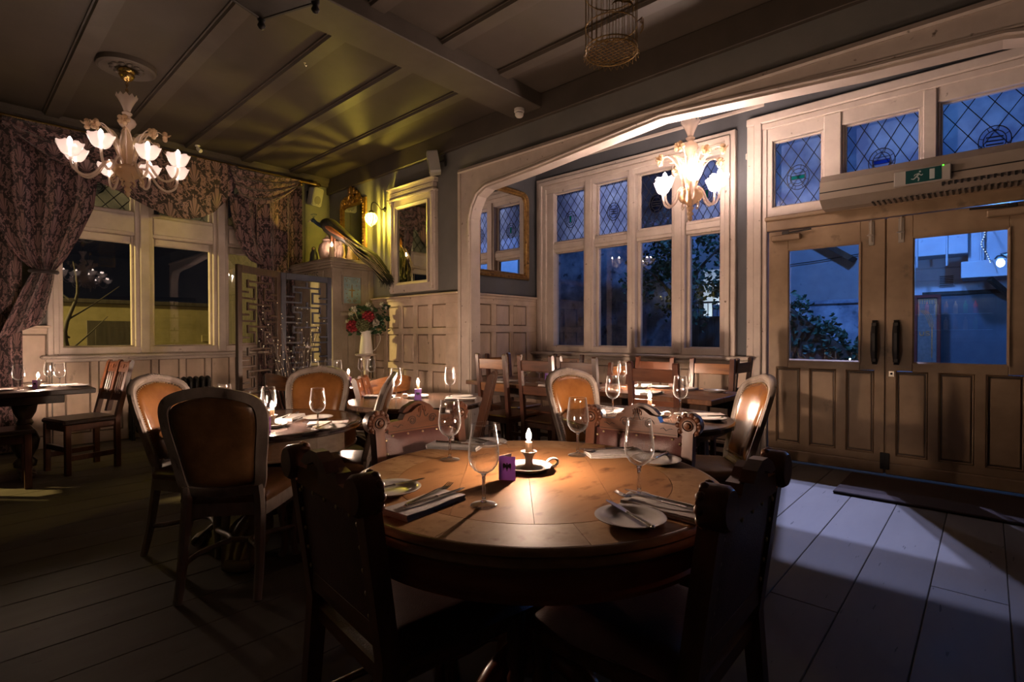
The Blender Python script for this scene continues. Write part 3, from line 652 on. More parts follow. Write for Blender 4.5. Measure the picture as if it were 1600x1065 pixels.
# ================================================================ FURNITURE BUILDERS (local axes: +Y is forward, origin on the floor under the back)
def place(root, x, y, heading): root.location = (x, y, 0); root.rotation_euler = (0, 0, radians(heading - 90))
def make_eastlake(label):
    t = thing('carved_leather_chair', label, 'chair', group='carved leather chairs')
    def ry(z): return -(z - .45) * .13 if z > .45 else -(.45 - z) * .09
    for s in (-1, 1):
        x0, x1 = (.19, .232) if s > 0 else (-.232, -.19)
        pr = [(ry(z) - .022 - (.004 if z > .4 else 0), z) for z in (0, .2, .45, .65, .86)] + [(ry(z) + .020, z) for z in (.86, .65, .45, .2, 0)]
        MB().prism(pr, x0, x1, 'x').build('rear_leg', M['oak'], t)
        yb = ry(.845)
        mb = MB(); mb.lathe([(0, yb - .040), (.040, yb - .040), (.048, yb - .030), (.048, yb + .018), (0, yb + .018)], 20, (s * .211, 0, .845), 'y')
        for k in range(10):
            a = k * pi / 5; mb.ball((s * .211 + .041 * cos(a), yb + .012, .845 + .041 * sin(a)), (.0125, .013, .0125), 8, 5)
        ro = mb.build('rosette', M['oak'], t, 40)
        MB().lathe([(.036, yb + .019), (.034, yb + .024), (.024, yb + .021), (.012, yb + .024), (.010, yb + .034), (0, yb + .037)], 16, (s * .211, 0, .845), 'y').build('rosette_boss', M['oakrow'], ro, 50)
        MB().lathe([(.018, yb + .0235), (.020, yb + .026), (.022, yb + .0235)], 14, (s * .211, 0, .845), 'y').build('rosette_groove', M['carve'], ro, 50)
        # turned front leg
        MB().lathe([(0, 0), (.017, 0), (.02, .02), (.016, .05), (.022, .16), (.026, .22), (.018, .24), (.028, .27), (.028, .29), (.02, .305), (.026, .33), (.026, .41), (0, .41)], 14, (s * .195, .41, 0)).build('front_leg', M['oak'], t, 50)
        MB().tube([(s * .205, -.02, .16), (s * .2, .40, .17)], .012, 8).build('stretcher', M['oak'], t, 60)
    yt = ry(.83)
    crest = [(-.17, .795), (.17, .795), (.17, .842), (.10, .846), (.088, .868), (.055, .874), (.03, .892), (0, .902), (-.03, .892), (-.055, .874), (-.088, .868), (-.10, .846), (-.17, .842)]
    cr = MB().prism(crest, yt - .024, yt + .016, 'y').build('crest_rail', M['oakrow'], t)
    MB().prism([(-.085, .872), (-.05, .868), (0, .885), (.05, .868), (.085, .872), (.06, .895), (.02, .912), (-.02, .912), (-.06, .895)], yt - .045, yt - .012, 'y').build('crest_block', M['oak'], cr)
    mb = MB()
    for s in (-1, 1):
        pts = [(s * (.052 + .022 * exp(-a * .10) * cos(a)), yt + .017, .838 + .022 * exp(-a * .10) * sin(a)) for a in [k * .5 for k in range(26)]]
        mb.tube(pts, .0022, 4)
        mb.tube([(s * (.10 + .012 * k), yt + .017, .823 + .006 * sin(k * 2.2)) for k in range(5)], .002, 4)
        mb.tube(spl([(s * .03, yt + .017, .86), (s * .015, yt + .017, .85), (s * .004, yt + .017, .888)], 4), .002, 4)
    mb.tube([(-.165, yt + .0165, .803), (.165, yt + .0165, .803)], .0016, 4)
    mb.build('scroll_carving', M['carve'], cr)
    mb = MB()
    for k in range(5):
        a = -1.0 + .5 * k; mb.ball((.02 * sin(a), yt + .016, .872 + .016 * cos(a)), (.005, .006, .012), 6, 5)
    mb.build('fan_carving', M['oak'], cr)
    MB().box(-.19, .19, ry(.505) - .02, ry(.505) + .018, .475, .535, .005).build('lower_back_rail', M['oakrow'], t)
    # padded back: bulging front, flat leather behind
    def pad(side):
        def f(u, v):
            x = lerp(-.186, .186, u); z = lerp(.53, .80, v); e = min(1, 5.5 * min(u, 1 - u, v, 1 - v) + .0)
            b = (1 - (1 - e) ** 2) * (.018 if side > 0 else .004); return (x, ry(z) + (.004 + b if side > 0 else -.016 - b), z)
        return f
    bp = MB().grid(pad(1), 18, 14).grid(pad(-1), 10, 8).build('back_pad', M['ox'], t, 179)
    mb = MB()
    for sd in (1, -1):
        for k in range(5): mb.ball((-.15 + .075 * k, ry(.79) + (.012 if sd > 0 else -.022), .785), (.0065, .004, .0065), 8, 5)
        for k in range(5):
            for s in (-1, 1): mb.ball((s * .18, ry(.55 + .055 * k) + (.010 if sd > 0 else -.020), .55 + .055 * k), (.0065, .004, .0065), 8, 5)
    mb.build('nail_heads', M['nail'], bp, 179, kind='stuff')
    MB().box(-.215, .215, -.01, .435, .375, .425, .006).build('seat_rail', M['oakrow'], t)
    def seat(u, v):
        x = lerp(-.225, .225, u) * lerp(.93, 1.02, v); y = lerp(-.005, .45, v); e = min(1, 6 * min(u, 1 - u, v, 1 - v)); return (x, y, .425 + .05 * (1 - (1 - e) ** 2.2))
    MB().grid(seat, 16, 16).box(-.215, .215, 0, .44, .415, .43).build('seat', M['ox'], t, 60)
    return register(t)
LO = [(0, .0), (.09, .004), (.150, .012), (.166, .05), (.176, .14), (.190, .24), (.200, .32), (.199, .38), (.180, .42), (.135, .445), (.07, .462), (0, .470)]
def make_louis(label):
    t = thing('balloon_back_chair', label, 'chair', group='limed balloon back chairs')
    z0 = .485
    def bend(x, y, h): return (x, y - h * .30 - .028 * (1 - (x / .2) ** 2), z0 + h)
    half = spl([(a, 0, b) for a, b in LO], 3)
    loop = [(x, 0, h) for x, _, h in half] + [(-x, 0, h) for x, _, h in half[-2:0:-1]]
    sec = [(-.026, -.016), (.018, -.018), (.022, -.006), (.019, .008), (.012, .016), (.004, .012), (-.004, .019), (-.016, .018), (-.024, .008)]
    mb = MB(); mb.sweep(loop, sec, (0, 1, 0), closed=True); mb.warp(bend); fr = mb.build('back_frame', M['louis'], t, 40)
    mb = MB()
    for k in range(7):
        a = (k - 3) * .019; mb.ball((a, .008, .474 + .014 * (1 - (abs(k - 3) / 3.5) ** 1.5)), (.012, .012, .011), 8, 5)
    for s in (-1, 1): mb.tube([(s * (.03 + .018 * k), .012, .470 - .002 * k * k) for k in range(4)], [.008, .007, .006, .003], 5)
    mb.warp(bend); mb.build('crest_carving', M['louis'], fr, 60)
    def inside(sc): 
        return [(x * sc, h * sc + .235 * (1 - sc)) for x, _, h in loop]
    for nm, sg, dep, m in (('front_pad', 1, .030, 'tan'), ('rear_pad', -1, .020, 'browl')):
        rings = [(.905, .0), (.86, .5), (.78, .82), (.6, .97), (.3, 1.0), (.02, 1.0)]
        vs = []; n = len(loop)
        for sc, b in rings: vs += [(x, sg * (.004 + dep * b), h) for x, h in inside(sc)]
        F = [(r * n + i, r * n + (i + 1) % n, (r + 1) * n + (i + 1) % n, (r + 1) * n + i) for r in range(len(rings) - 1) for i in range(n)] + [tuple((len(rings) - 1) * n + i for i in range(n))]
        mb = MB(); mb.add(vs, F); mb.warp(bend); pd = mb.build(nm, M[m], t, 179)
        if sg > 0:
            mb = MB(); pts = inside(.90); tot = 0
            for i in range(len(pts)):
                p, q = pts[i], pts[(i + 1) % len(pts)]; d = math.hypot(q[0] - p[0], q[1] - p[1]); k = max(1, int(d / .011))
                for j in range(k): mb.ball((lerp(p[0], q[0], j / k), .012, lerp(p[1], q[1], j / k)), .0042, 5, 3)
            mb.warp(bend); mb.build('nail_trim', M['nail'], pd, 179, kind='stuff')
    for s in (-1, 1):
        pts = [bend(s * .152, 0, .03)] + [(s * .158, -.01, .43), (s * .162, -.025, .30), (s * .166, -.05, .14), (s * .168, -.085, 0)]
        MB().tube(spl(pts, 3), [.026, .026, .026, .025, .025, .025, .024, .023, .022, .021, .020, .019, .018][:13], 8).build('rear_leg', M['louis'], t, 40)
        pts = [(s * .195, .40, .40), (s * .208, .425, .34), (s * .205, .42, .24), (s * .196, .405, .12), (s * .196, .41, .04), (s * .20, .425, 0)]
        MB().tube(spl(pts, 3), [.034, .034, .032, .030, .026, .024, .022, .021, .020, .018, .017, .017, .017, .018, .020, .022][:16], 8).build('front_leg', M['louis'], t, 50)
        pts = [(s * .165, -.045, .16), (s * .14, .06, .17), (s * .07, .15, .18), (s * .05, .19, .18), (s * .08, .25, .18), (s * .16, .34, .17), (s * .197, .405, .16)]
        MB().tube(spl(pts, 3), .013, 8).build('stretcher', M['louis'], t, 60)
    MB().tube([(-.052, .19, .18), (.052, .19, .18)], .013, 8).build('cross_stretcher', M['louis'], t, 60)
    def outline(g):
        return [(-.185 - g, -.01), (-.215 - g, .15), (-.235 - g, .33), (-.215 - g, .42 + g * .5), (-.13, .455 + g), (0, .465 + g), (.13, .455 + g), (.215 + g, .42 + g * .5), (.235 + g, .33), (.215 + g, .15), (.185 + g, -.01)]
    rl = [(p[0], p[1]) for p in spl([(a, b, 0) for a, b in outline(0)], 3)]
    MB().prism(rl, .365, .425).build('seat_rail', M['louis'], t)
    vs = []; F = []; n = len(rl); rings = [(1.0, .425), (1.015, .445), (.98, .468), (.85, .482), (.5, .490), (.05, .492)]
    for sc, z in rings: vs += [(x * sc, .21 + (y - .21) * sc, z) for x, y in rl]
    F = [(r * n + i, r * n + (i + 1) % n, (r + 1) * n + (i + 1) % n, (r + 1) * n + i) for r in range(len(rings) - 1) for i in range(n)] + [tuple((len(rings) - 1) * n + i for i in range(n))]
    mb = MB(); mb.add(vs, F); mb.build('seat', M['browl'], t, 60)
    return register(t)
def make_ladder(label, slat='slat', h=1.0):
    t = thing('ladder_back_chair', label, 'chair', group='wooden ladder back chairs')
    def ry(z): return -(z - .45) * .10 if z > .45 else 0
    for s in (-1, 1):
        pr = [(ry(z) - .017, z) for z in (0, .45, h - .01)] + [(ry(h) - .008, h), (ry(h) + .008, h)] + [(ry(z) + .017, z) for z in (h - .01, .45, 0)]
        MB().prism(pr, s * .172 - .019, s * .172 + .019, 'x').build('rear_leg', M['lad'], t)
        MB().box(s * .18 - .018, s * .18 + .018, .365, .40, 0, .435, .004).build('front_leg', M['lad'], t)
        MB().box(s * .178 - .010, s * .178 + .010, .01, .37, .14, .175, .003).build('side_stretcher', M['lad'], t)
    for z0, z1 in ((h - .135, h - .045), (h - .335, h - .262)):
        mb = MB(); mb.box(-.156, .156, -.009, .009, z0, z1, .004); mb.warp(lambda x, y, z: (x, y + ry(z) - .012 * (1 - (x / .16) ** 2), z)); mb.build('back_slat', M[slat], t)
    MB().box(-.16, .16, .372, .39, .20, .235, .003).build('front_stretcher', M['lad'], t)
    MB().box(-.165, .165, .0, .385, .385, .43, .004).build('seat_rail', M['lad'], t)
    MB().box(-.20, .20, -.012, .415, .43, .452, .008).build('seat', M['slatd'], t)
    return register(t)
def make_gothic(label):
    t = thing('gothic_panel_chair', label, 'chair', group='carved gothic chairs')
    h = .97
    def ry(z): return -(z - .45) * .24 if z > .45 else 0
    for x, zz in ((-.185, h), (0, h + .005), (.185, h)):
        z0 = 0 if x else .5
        pr = [(ry(z) - .02, z) for z in (z0, .45 if x else .5, zz - .02)] + [(ry(zz) - .008, zz), (ry(zz) + .008, zz)] + [(ry(z) + .02, z) for z in (zz - .02, .45 if x else .5, z0)]
        MB().prism(pr, x - .020, x + .020, 'x').build('rear_leg' if x else 'centre_stile', M['goth'], t)
    for c in (-.0925, .0925):
        cp = MB(); cp.box(c - .073, c + .073, -.010, .010, .86, .955, .004)
        cp.box(c - .02, c + .02, .008, .016, .895, .935, .003); cp.box(c - .05, c - .03, .008, .013, .905, .925).box(c + .03, c + .05, .008, .013, .905, .925)
        cp.warp(lambda x, y, z: (x, y + ry(z), z)); cp.build('carved_panel', M['goth'], t)
        for k in range(4):
            x = c - .054 + .036 * k
            mb = MB(); mb.tube([(x, 0, .66), (x, 0, .70), (x, 0, .76), (x, 0, .82), (x, 0, .865)], [.007, .010, .008, .011, .007], 6); mb.warp(lambda a, y, z: (a, y + ry(z), z)); mb.build('spindle', M['goth'], t, 50)
        mb = MB(); mb.box(c - .073, c + .073, -.010, .010, .60, .665, .004); mb.warp(lambda x, y, z: (x, y + ry(z), z)); mb.build('lower_rail', M['goth'], t)
    for s in (-1, 1):
        MB().box(s * .185 - .021, s * .185 + .021, .355, .397, 0, .43, .004).build('front_leg', M['goth'], t)
        MB().box(s * .185 - .010, s * .185 + .010, .01, .37, .12, .165, .003).build('side_stretcher', M['goth'], t)
    MB().box(-.17, .17, .36, .39, .20, .245, .003).build('front_stretcher', M['goth'], t)
    MB().box(-.185, .185, .0, .39, .375, .43, .004).build('seat_rail', M['goth'], t)
    MB().box(-.205, .205, -.012, .41, .43, .475, .014).build('seat', M['dark'], t)
    return register(t)
def make_lowback(label):
    t = thing('low_back_chair', label, 'chair', group='low bow back chairs')
    def ry(z): return -(z - .45) * .16 if z > .45 else 0
    for s in (-1, 1):
        MB().tube([(s * .17, 0, 0), (s * .175, 0, .44), (s * .185, ry(.62), .62), (s * .19, ry(.78), .78)], [.015, .018, .016, .014], 7).build('rear_leg', M['lad'], t, 50)
        MB().lathe([(0, 0), (.013, 0), (.018, .08), (.02, .3), (.014, .32), (.02, .43), (0, .43)], 10, (s * .175, .38, 0)).build('front_leg', M['lad'], t, 50)
    def f(u, v):
        x = lerp(-.235, .235, u); z = .735 + .105 * v + .035 * (1 - (x / .235) ** 2) * v; return (x, ry(z) - .06 * (1 - (x / .235) ** 2) + .02, z)
    mb = MB(); mb.grid(f, 14, 4); mb.grid(lambda u, v: (lambda p: (p[0], p[1] - .022, p[2]))(f(u, v)), 14, 4); mb.grid(lambda u, v: (lambda p: (p[0], p[1] - .022 * v, p[2]))(f(u, 1)), 14, 1); mb.grid(lambda u, v: (lambda p: (p[0], p[1] - .022 * v, p[2]))(f(u, 0)), 14, 1)
    for e in (0, 1): mb.grid(lambda u, v: (lambda p: (p[0], p[1] - .022 * u, p[2]))(f(e, v)), 1, 4)
    mb.build('crest_rail', M['slat'], t, 40)
    for k in range(4): MB().tube([(-.12 + .08 * k, 0, .44), (-.13 + .087 * k, ry(.75) - .035, .75)], .008, 6).build('spindle', M['lad'], t, 60)
    MB().lathe([(0, .43), (.20, .43), (.215, .445), (.205, .462), (0, .455)], 24, (0, .2, 0)).build('seat', M['slatd'], t, 40)
    return register(t)
# ---------------------------------------------------------------- tables
def pedestal(t, m, prof, feet=4, reach=.40, fm=None, ang=.6):
    MB().lathe(prof, 24).build('pedestal', M[m], t, 40)
    for k in range(feet):
        a = ang + k * 2 * pi / feet
        mb = MB(); mb.tube(spl([(.05, 0, .22), (.18, 0, .19), (.30, 0, .09), (reach, 0, .035)], 4), [.045, .044, .042, .04, .038, .036, .034, .033, .032, .032, .033, .035, .034], 8)
        mb.ball((reach + .01, 0, .033), (.05, .036, .033), 10, 6)
        mb.warp(lambda x, y, z, a=a: (x * cos(a) - y * sin(a), x * sin(a) + y * cos(a), z)); mb.build('foot', M[fm or m], t, 50)
def make_front_table(loc, r, h, label):
    t = thing('round_pine_table', label, 'table', loc)
    # four boards make the middle, twelve segments the border
    ri = r - .145
    ang0 = .74; 
    for k, (a, b) in enumerate(((-1, -.48), (-.48, 0.03), (.03, .52), (.52, 1))):
        n = 18; pts = []
        lo, hi = a * ri + .0006, b * ri - .0006
        def half(y): return sqrt(max(0, ri * ri - y * y))
        ys = [lerp(lo, hi, i / n) for i in range(n + 1)]
        pts = [(half(y) - .0005, y) for y in ys] + [(-half(y) + .0005, y) for y in ys[::-1]]
        q = []
        for p in pts:
            if not q or math.hypot(p[0] - q[-1][0], p[1] - q[-1][1]) > 1e-4: q.append(p)
        mb = MB(); mb.prism(q, h - .022, h); mb.warp(lambda x, y, z: (x * cos(ang0) - y * sin(ang0), x * sin(ang0) + y * cos(ang0), z)); mb.build('top_board', M['pine'], t)
    for k in range(10):
        a0, a1 = k * pi / 5 + .30, (k + 1) * pi / 5 + .30 - .002; n = 12
        P = [((r - .012) * cos(lerp(a0, a1, i / n)), (r - .012) * sin(lerp(a0, a1, i / n))) for i in range(n + 1)] + [((ri + .001) * cos(lerp(a1, a0, i / n)), (ri + .001) * sin(lerp(a1, a0, i / n))) for i in range(n + 1)]
        MB().prism(P, h - .022, h - .0004).build('border_segment', M['border'], t)
    MB().lathe([(r - .05, h - .024), (r - .012, h - .024), (r - .012, h - .001), (r - .006, h - .0005), (r + .004, h - .006), (r + .008, h - .014), (r + .003, h - .020), (r + .010, h - .026), (r + .012, h - .036), (r + .004, h - .046), (r - .010, h - .05), (r - .05, h - .05)], 96).build('moulded_rim', M['rim'], t, 40)
    MB().lathe([(r - .06, h - .05), (r - .022, h - .05), (r - .022, h - .112), (r - .014, h - .118), (r - .014, h - .128), (r - .022, h - .132), (r - .06, h - .132)], 96).build('apron', M['mahog'], t, 40)
    pedestal(t, 'mahog', [(0, h - .03), (.26, h - .03), (.27, h - .14), (.10, h - .17), (.095, h - .22), (.10, h - .28), (.10, h - .36), (.09, h - .42), (.07, h - .46), (.09, h - .49), (.11, h - .52), (.12, h - .56), (.08, h - .60), (0, h - .60)], 4, .38, None, 0.0)
    return register(t)
def make_marble_table(loc, r, h, label):
    t = thing('round_marble_table', label, 'table', loc)
    MB().lathe([(0, h - .036), (r - .03, h - .036), (r - .008, h - .034), (r, h - .027), (r - .002, h - .020), (r - .012, h - .017), (r - .010, h - .010), (r - .016, h - .003), (r - .026, h), (r - .045, h + .001), (r - .05, h - .001), (r - .058, h - .0005), (0, h)], 80).build('marble_top', M['marble'], t, 50)
    ra = r - .045
    for k in range(8):
        a0, a1 = k * pi / 4 + .1, (k + 1) * pi / 4 + .1 - .003; n = 10
        P = [(ra * cos(lerp(a0, a1, i / n)), ra * sin(lerp(a0, a1, i / n))) for i in range(n + 1)] + [((ra - .025) * cos(lerp(a1, a0, i / n)), (ra - .025) * sin(lerp(a1, a0, i / n))) for i in range(n + 1)]
        MB().prism(P, h - .13, h - .036).build('apron_segment', M['palet'], t)
    MB().lathe([(ra - .025, h - .142), (ra + .004, h - .142), (ra + .006, h - .136), (ra + .002, h - .129), (ra - .025, h - .129)], 64).build('apron_bead', M['palet'], t, 50)
    mb = MB(); mb.lathe([(0, h - .04), (.24, h - .04), (.24, h - .14), (.065, h - .145), (.068, h - .24), (.088, h - .36), (.12, h - .43), (.125, h - .45), (0, h - .45)], 8); mb.build('pedestal', M['palet'], t)
    MB().lathe([(0, .19), (.12, .19), (.13, .20), (.125, .235), (.10, .26), (0, .26)], 32).build('base_plate', M['palet'], t, 40)
    for k in range(4):
        a = pi / 4 + k * pi / 2; mb = MB()
        mb.grid(lambda u, v: ((.10 + .30 * u), (v - .5) * lerp(.10, .24, sin(u * pi * .9)) , .24 - .21 * u ** 1.6 + .012 * cos(v * pi * 10) * u - .02 * (2 * v - 1) ** 2), 10, 24)
        mb.tube([(.38, -.06, .03), (.40, 0, .03), (.38, .06, .03)], .03, 8)
        mb.warp(lambda x, y, z, a=a: (x * cos(a) - y * sin(a), x * sin(a) + y * cos(a), z)); mb.build('shell_foot', M['palet'], t, 60)
    return register(t)
def make_round_table(loc, r, h, label, m='darkt'):
    t = thing('round_dark_table', label, 'table', loc)
    MB().lathe([(0, h - .034), (r - .01, h - .034), (r, h - .028), (r, h - .008), (r - .008, h), (0, h)], 64).build('table_top', M[m], t, 40)
    MB().lathe([(r - .14, h - .034), (r - .12, h - .036), (r - .12, h - .09), (r - .14, h - .09)], 48).build('apron', M['dark'], t, 40)
    pedestal(t, 'dark', [(0, h - .03), (.22, h - .04), (.22, h - .08), (.06, h - .10), (.055, h - .2), (.08, h - .34), (.05, h - .42), (.075, h - .5), (.07, h - .56), (0, h - .58)], 4, .34, None, .3)
    return register(t)
def make_rect_table(name, x0, x1, y0, y1, h, label, m='darkt', thick=.035, apron=.09, leg='dark', boards=3, along='x'):
    t = thing(name, label, 'table', ((x0 + x1) / 2, (y0 + y1) / 2, 0))
    a, b = (x1 - x0) / 2, (y1 - y0) / 2
    for k in range(boards):
        if along == 'x': MB().box(-a, a, lerp(-b, b, k / boards) + .0006, lerp(-b, b, (k + 1) / boards) - .0006, h - thick, h, .004).build('top_board', M[m], t)
        else: MB().box(lerp(-a, a, k / boards) + .0006, lerp(-a, a, (k + 1) / boards) - .0006, -b, b, h - thick, h, .004).build('top_board', M[m], t)
    mb = MB(); mb.box(-a + .06, a - .06, -b + .06, -b + .085, h - thick - apron, h - thick).box(-a + .06, a - .06, b - .085, b - .06, h - thick - apron, h - thick).box(-a + .06, -a + .085, -b + .06, b - .06, h - thick - apron, h - thick).box(a - .085, a - .06, -b + .06, b - .06, h - thick - apron, h - thick); mb.build('apron', M[leg], t)
    for sx in (-1, 1):
        for sy in (-1, 1):
            cx, cy_ = sx * (a - .085), sy * (b - .085)
            mb = MB(); mb.box(cx - .035, cx + .035, cy_ - .035, cy_ + .035, h - thick - .13, h - thick, .004)
            mb.lathe([(0, 0), (.028, 0), (.032, .05), (.022, .09), (.034, .22), (.03, .42), (.022, h - thick - .18), (.034, h - thick - .15), (.034, h - thick - .13), (0, h - thick - .13)], 12, (cx, cy_, 0)); mb.build('leg', M[leg], t, 40)
    return register(t)
# ================================================================ FURNITURE IN PLACE
T1 = (1.273, 1.075, 0); T1R, T1H = .572, .75
t1 = make_front_table(T1, T1R, T1H, 'large round pine table with an inlaid border, nearest the camera')
e0 = make_eastlake('oxblood leather chair seen from behind, left of the front pine table'); place(e0, .715, 1.232, -6)
for x, y, a, lb in ((1.285, .475, 91, 'oxblood leather chair seen from behind, right of the front pine table'),
                    (1.40, 1.775, -92, 'carved leather chair facing us across the front pine table, behind its left side'),
                    (1.905, 1.07, 186, 'carved leather chair facing us across the front pine table, behind its right side')):
    c = dup(e0, (x, y, 0), radians(a - 90), lb)
T2 = (1.278, 3.085, 0); T2H = .705
t2 = make_marble_table(T2, .53, T2H, 'round table with dark marble top and pale apron, left of centre')
l0 = make_louis('grey balloon back chair with its brown leather back towards us, left of the marble table'); place(l0, .882, 2.617, 50)
for x, y, a, lb in ((.92, 3.44, -53, 'balloon back chair with shiny tan leather, half hidden behind another at far left'),
                    (1.755, 3.50, -136, 'balloon back chair facing us with tan leather behind the marble table'),
                    (1.70, 2.745, 143, 'balloon back chair seen edge-on at the right of the marble table'),
                    (2.80, 1.93, -100, 'balloon back chair facing us, left of the dark round table by the window'),
                    (3.005, 1.055, 128, 'balloon back chair with tan leather in front of the entrance doors')):
    dup(l0, (x, y, 0), radians(a - 90), lb)
T4 = (2.62, 1.40, 0); T5 = (2.24, 2.95, 0); T6 = (2.607, 4.484, 0)
t4_ = make_round_table(T4, .46, .75, 'dark round table with a candle, behind the right carved chair')
t5_ = make_round_table(T5, .47, .75, 'dark round table in front of the panelled wall')
t6_ = make_round_table(T6, .53, .75, 'brown round table in front of the flower jug', 'brownt')
MB().lathe([(.49, .655), (.505, .655), (.505, .716), (.49, .716)], 48).build('apron', M['brownt'], t6_, 40)
def long_table(y0, y1, lb):
    t = thing('long_dark_table', lb, 'table', (3.90, (y0 + y1) / 2, 0)); b = (y1 - y0) / 2
    for k in range(3): MB().box(lerp(-.35, .35, k / 3) + .0006, lerp(-.35, .35, (k + 1) / 3) - .0006, -b, b, .712, .75, .004).build('top_board', M['brownt'], t)
    for s in (-1, 1): MB().box(s * .27 - .012, s * .27 + .012, -b + .06, b - .06, .62, .712).build('apron', M['dark'], t)
    for s in (-1, 1):
        MB().lathe([(0, .04), (.05, .04), (.055, .1), (.03, .14), (.045, .3), (.03, .5), (.05, .6), (.05, .66), (0, .66)], 14, (0, s * (b - .2), 0)).box(-.25, .25, s * (b - .2) - .03, s * (b - .2) + .03, .655, .712).build('pedestal', M['dark'], t, 40)
        MB().box(-.26, .26, s * (b - .2) - .035, s * (b - .2) + .035, 0, .045, .008).build('foot', M['dark'], t)
    return t
t7_ = long_table(1.40, 2.64, 'long brown table under the right part of the big window')
t8_ = long_table(2.72, 3.88, 'long brown table by the gilt mirror alcove')
d0 = make_ladder('ladder back chair with its back to us in front of the right window table', 'slatd'); place(d0, 3.37, 1.72, 0); d0.scale = (1, 1, 1.01)
d1 = make_ladder('orange slatted ladder back chair facing us at the right end of the window table', 'slat'); place(d1, 4.40, 1.75, 180)
for src, x, y, a, s, lb in ((d0, 3.45, 2.415, 0, 1.03, 'ladder back chair directly behind the grey balloon back chair near the window'),
                            (d0, 3.45, 2.845, 0, 1.03, 'dark ladder back chair behind the front candle flame'),
                            (d1, 3.45, 3.37, 0, 1.03, 'orange ladder back chair nearest the arch jamb'),
                            (d0, 4.40, 2.28, 180, 1.0, 'red brown ladder back chair facing us across the window table behind its candle'),
                            (d1, 4.40, 3.27, 180, 1.0, 'orange ladder back chair on the window side of the alcove table'),
                            (d0, 4.785, 1.65, 90, 1.0, 'dark ladder back chair side-on beneath the right end of the window sill'),
                            (d1, 4.325, 2.62, 90, .95, 'lower orange ladder back chair between the two long tables'),
                            (d1, 4.22, 4.02, -90, 1.0, 'ladder back chair at the panelled end of the alcove table')):
    dup(src, (x, y, 0), radians(a - 90), lb, None, (1, 1, s))
g0 = make_gothic('carved gothic chair with two spindled panels at the far left table'); place(g0, 1.035, 6.10, 195)
dup(g0, (2.28, 2.41, 0), radians(130 - 90), 'dark gothic chair seen edge-on, right of the panelled wall table')
dup(g0, (2.20, 3.40, 0), radians(-45 - 90), 'dark gothic chair seen edge-on, left of the panelled wall table', None, (.95, .95, .92))
p0_ = make_lowback('low back chair with an orange bowed rail behind the edge-on balloon chair'); place(p0_, 2.48, 3.69, 100)
dup(p0_, (2.02, 4.55, 0), radians(0 - 90), 'low back chair with a bowed rail beside the lattice screen')
# far left table: dark carved trestle
t3_ = thing('carved_trestle_table', 'dark trestle table with turned legs at the far left', 'table', (.26, 6.17, 0))
for k in range(3): MB().box(-.66, .66, lerp(-.33, .33, k / 3) + .0006, lerp(-.33, .33, (k + 1) / 3) - .0006, .695, .74, .006).build('top_board', M['dark'], t3_)
MB().box(-.46, .46, -.22, .22, .62, .695, .004).build('apron', M['dark'], t3_)
for s in (-1, 1):
    MB().lathe([(0, .07), (.075, .07), (.08, .11), (.05, .15), (.085, .22), (.10, .30), (.075, .37), (.045, .42), (.06, .45), (.045, .48), (.075, .54), (.085, .60), (0, .62)], 18, (s * .22, 0, 0)).build('turned_leg', M['dark'], t3_, 50)
    MB().box(s * .22 - .05, s * .22 + .05, -.27, .27, .02, .075, .015).ball((s * .22, -.26, .035), (.055, .05, .035)).ball((s * .22, .26, .035), (.055, .05, .035)).build('trestle_foot', M['dark'], t3_, 50)
bn = thing('wooden_bench', 'dark low bench at the far left, in front of the trestle table', 'bench', (.20, 5.70, 0))
MB().box(-.29, .29, -.17, .17, .435, .47, .006).build('seat', M['dark'], bn)
for sx in (-1, 1):
    for sy in (-1, 1): MB().box(sx * .25 - .022, sx * .25 + .022, sy * .13 - .022, sy * .13 + .022, 0, .435, .004).build('leg', M['lad'], bn)
for s in (-1, 1): MB().box(-.23, .23, s * .13 - .012, s * .13 + .012, .36, .435, .003).build('rail', M['lad'], bn)
# ================================================================ TABLEWARE
def mk_glass(label):
    t = thing('wine_glass', label, 'glass', group='wine glasses')
    MB().lathe([(.0055, .086), (.014, .0875), (.026, .095), (.036, .109), (.0408, .126), (.0412, .142), (.0390, .165), (.0355, .192), (.0325, .214), (.0330, .2152), (.0325, .2164), (.0315, .2152), (.0345, .192), (.0380, .165), (.0402, .142), (.0398, .126), (.035, .110), (.025, .0962), (.013, .0888)], 32).build('bowl', M['wine'], t, 179)
    MB().lathe([(0, 0), (.034, 0), (.0362, .0014), (.034, .0032), (.018, .0060), (.009, .0092), (0, .0092)], 28).build('foot', M['foot'], t, 179)
    MB().lathe([(0, .0095), (.0085, .0098), (.0054, .016), (.0046, .03), (.0044, .06), (.0050, .078), (.0085, .0855), (.012, .0878), (0, .089)], 20).build('stem', M['stem'], t, 179)
    return register(t)
def mk_plate(label):
    t = thing('side_plate', label, 'plate', group='white side plates')
    MB().lathe([(0, .002), (.045, .002), (.047, 0), (.050, .002), (.070, .009), (.084, .0145), (.0855, .0165), (.084, .0175), (.070, .0125), (.052, .006), (.046, .0048), (0, .0045)], 40).build('dish', M['china'], t, 60)
    return register(t)
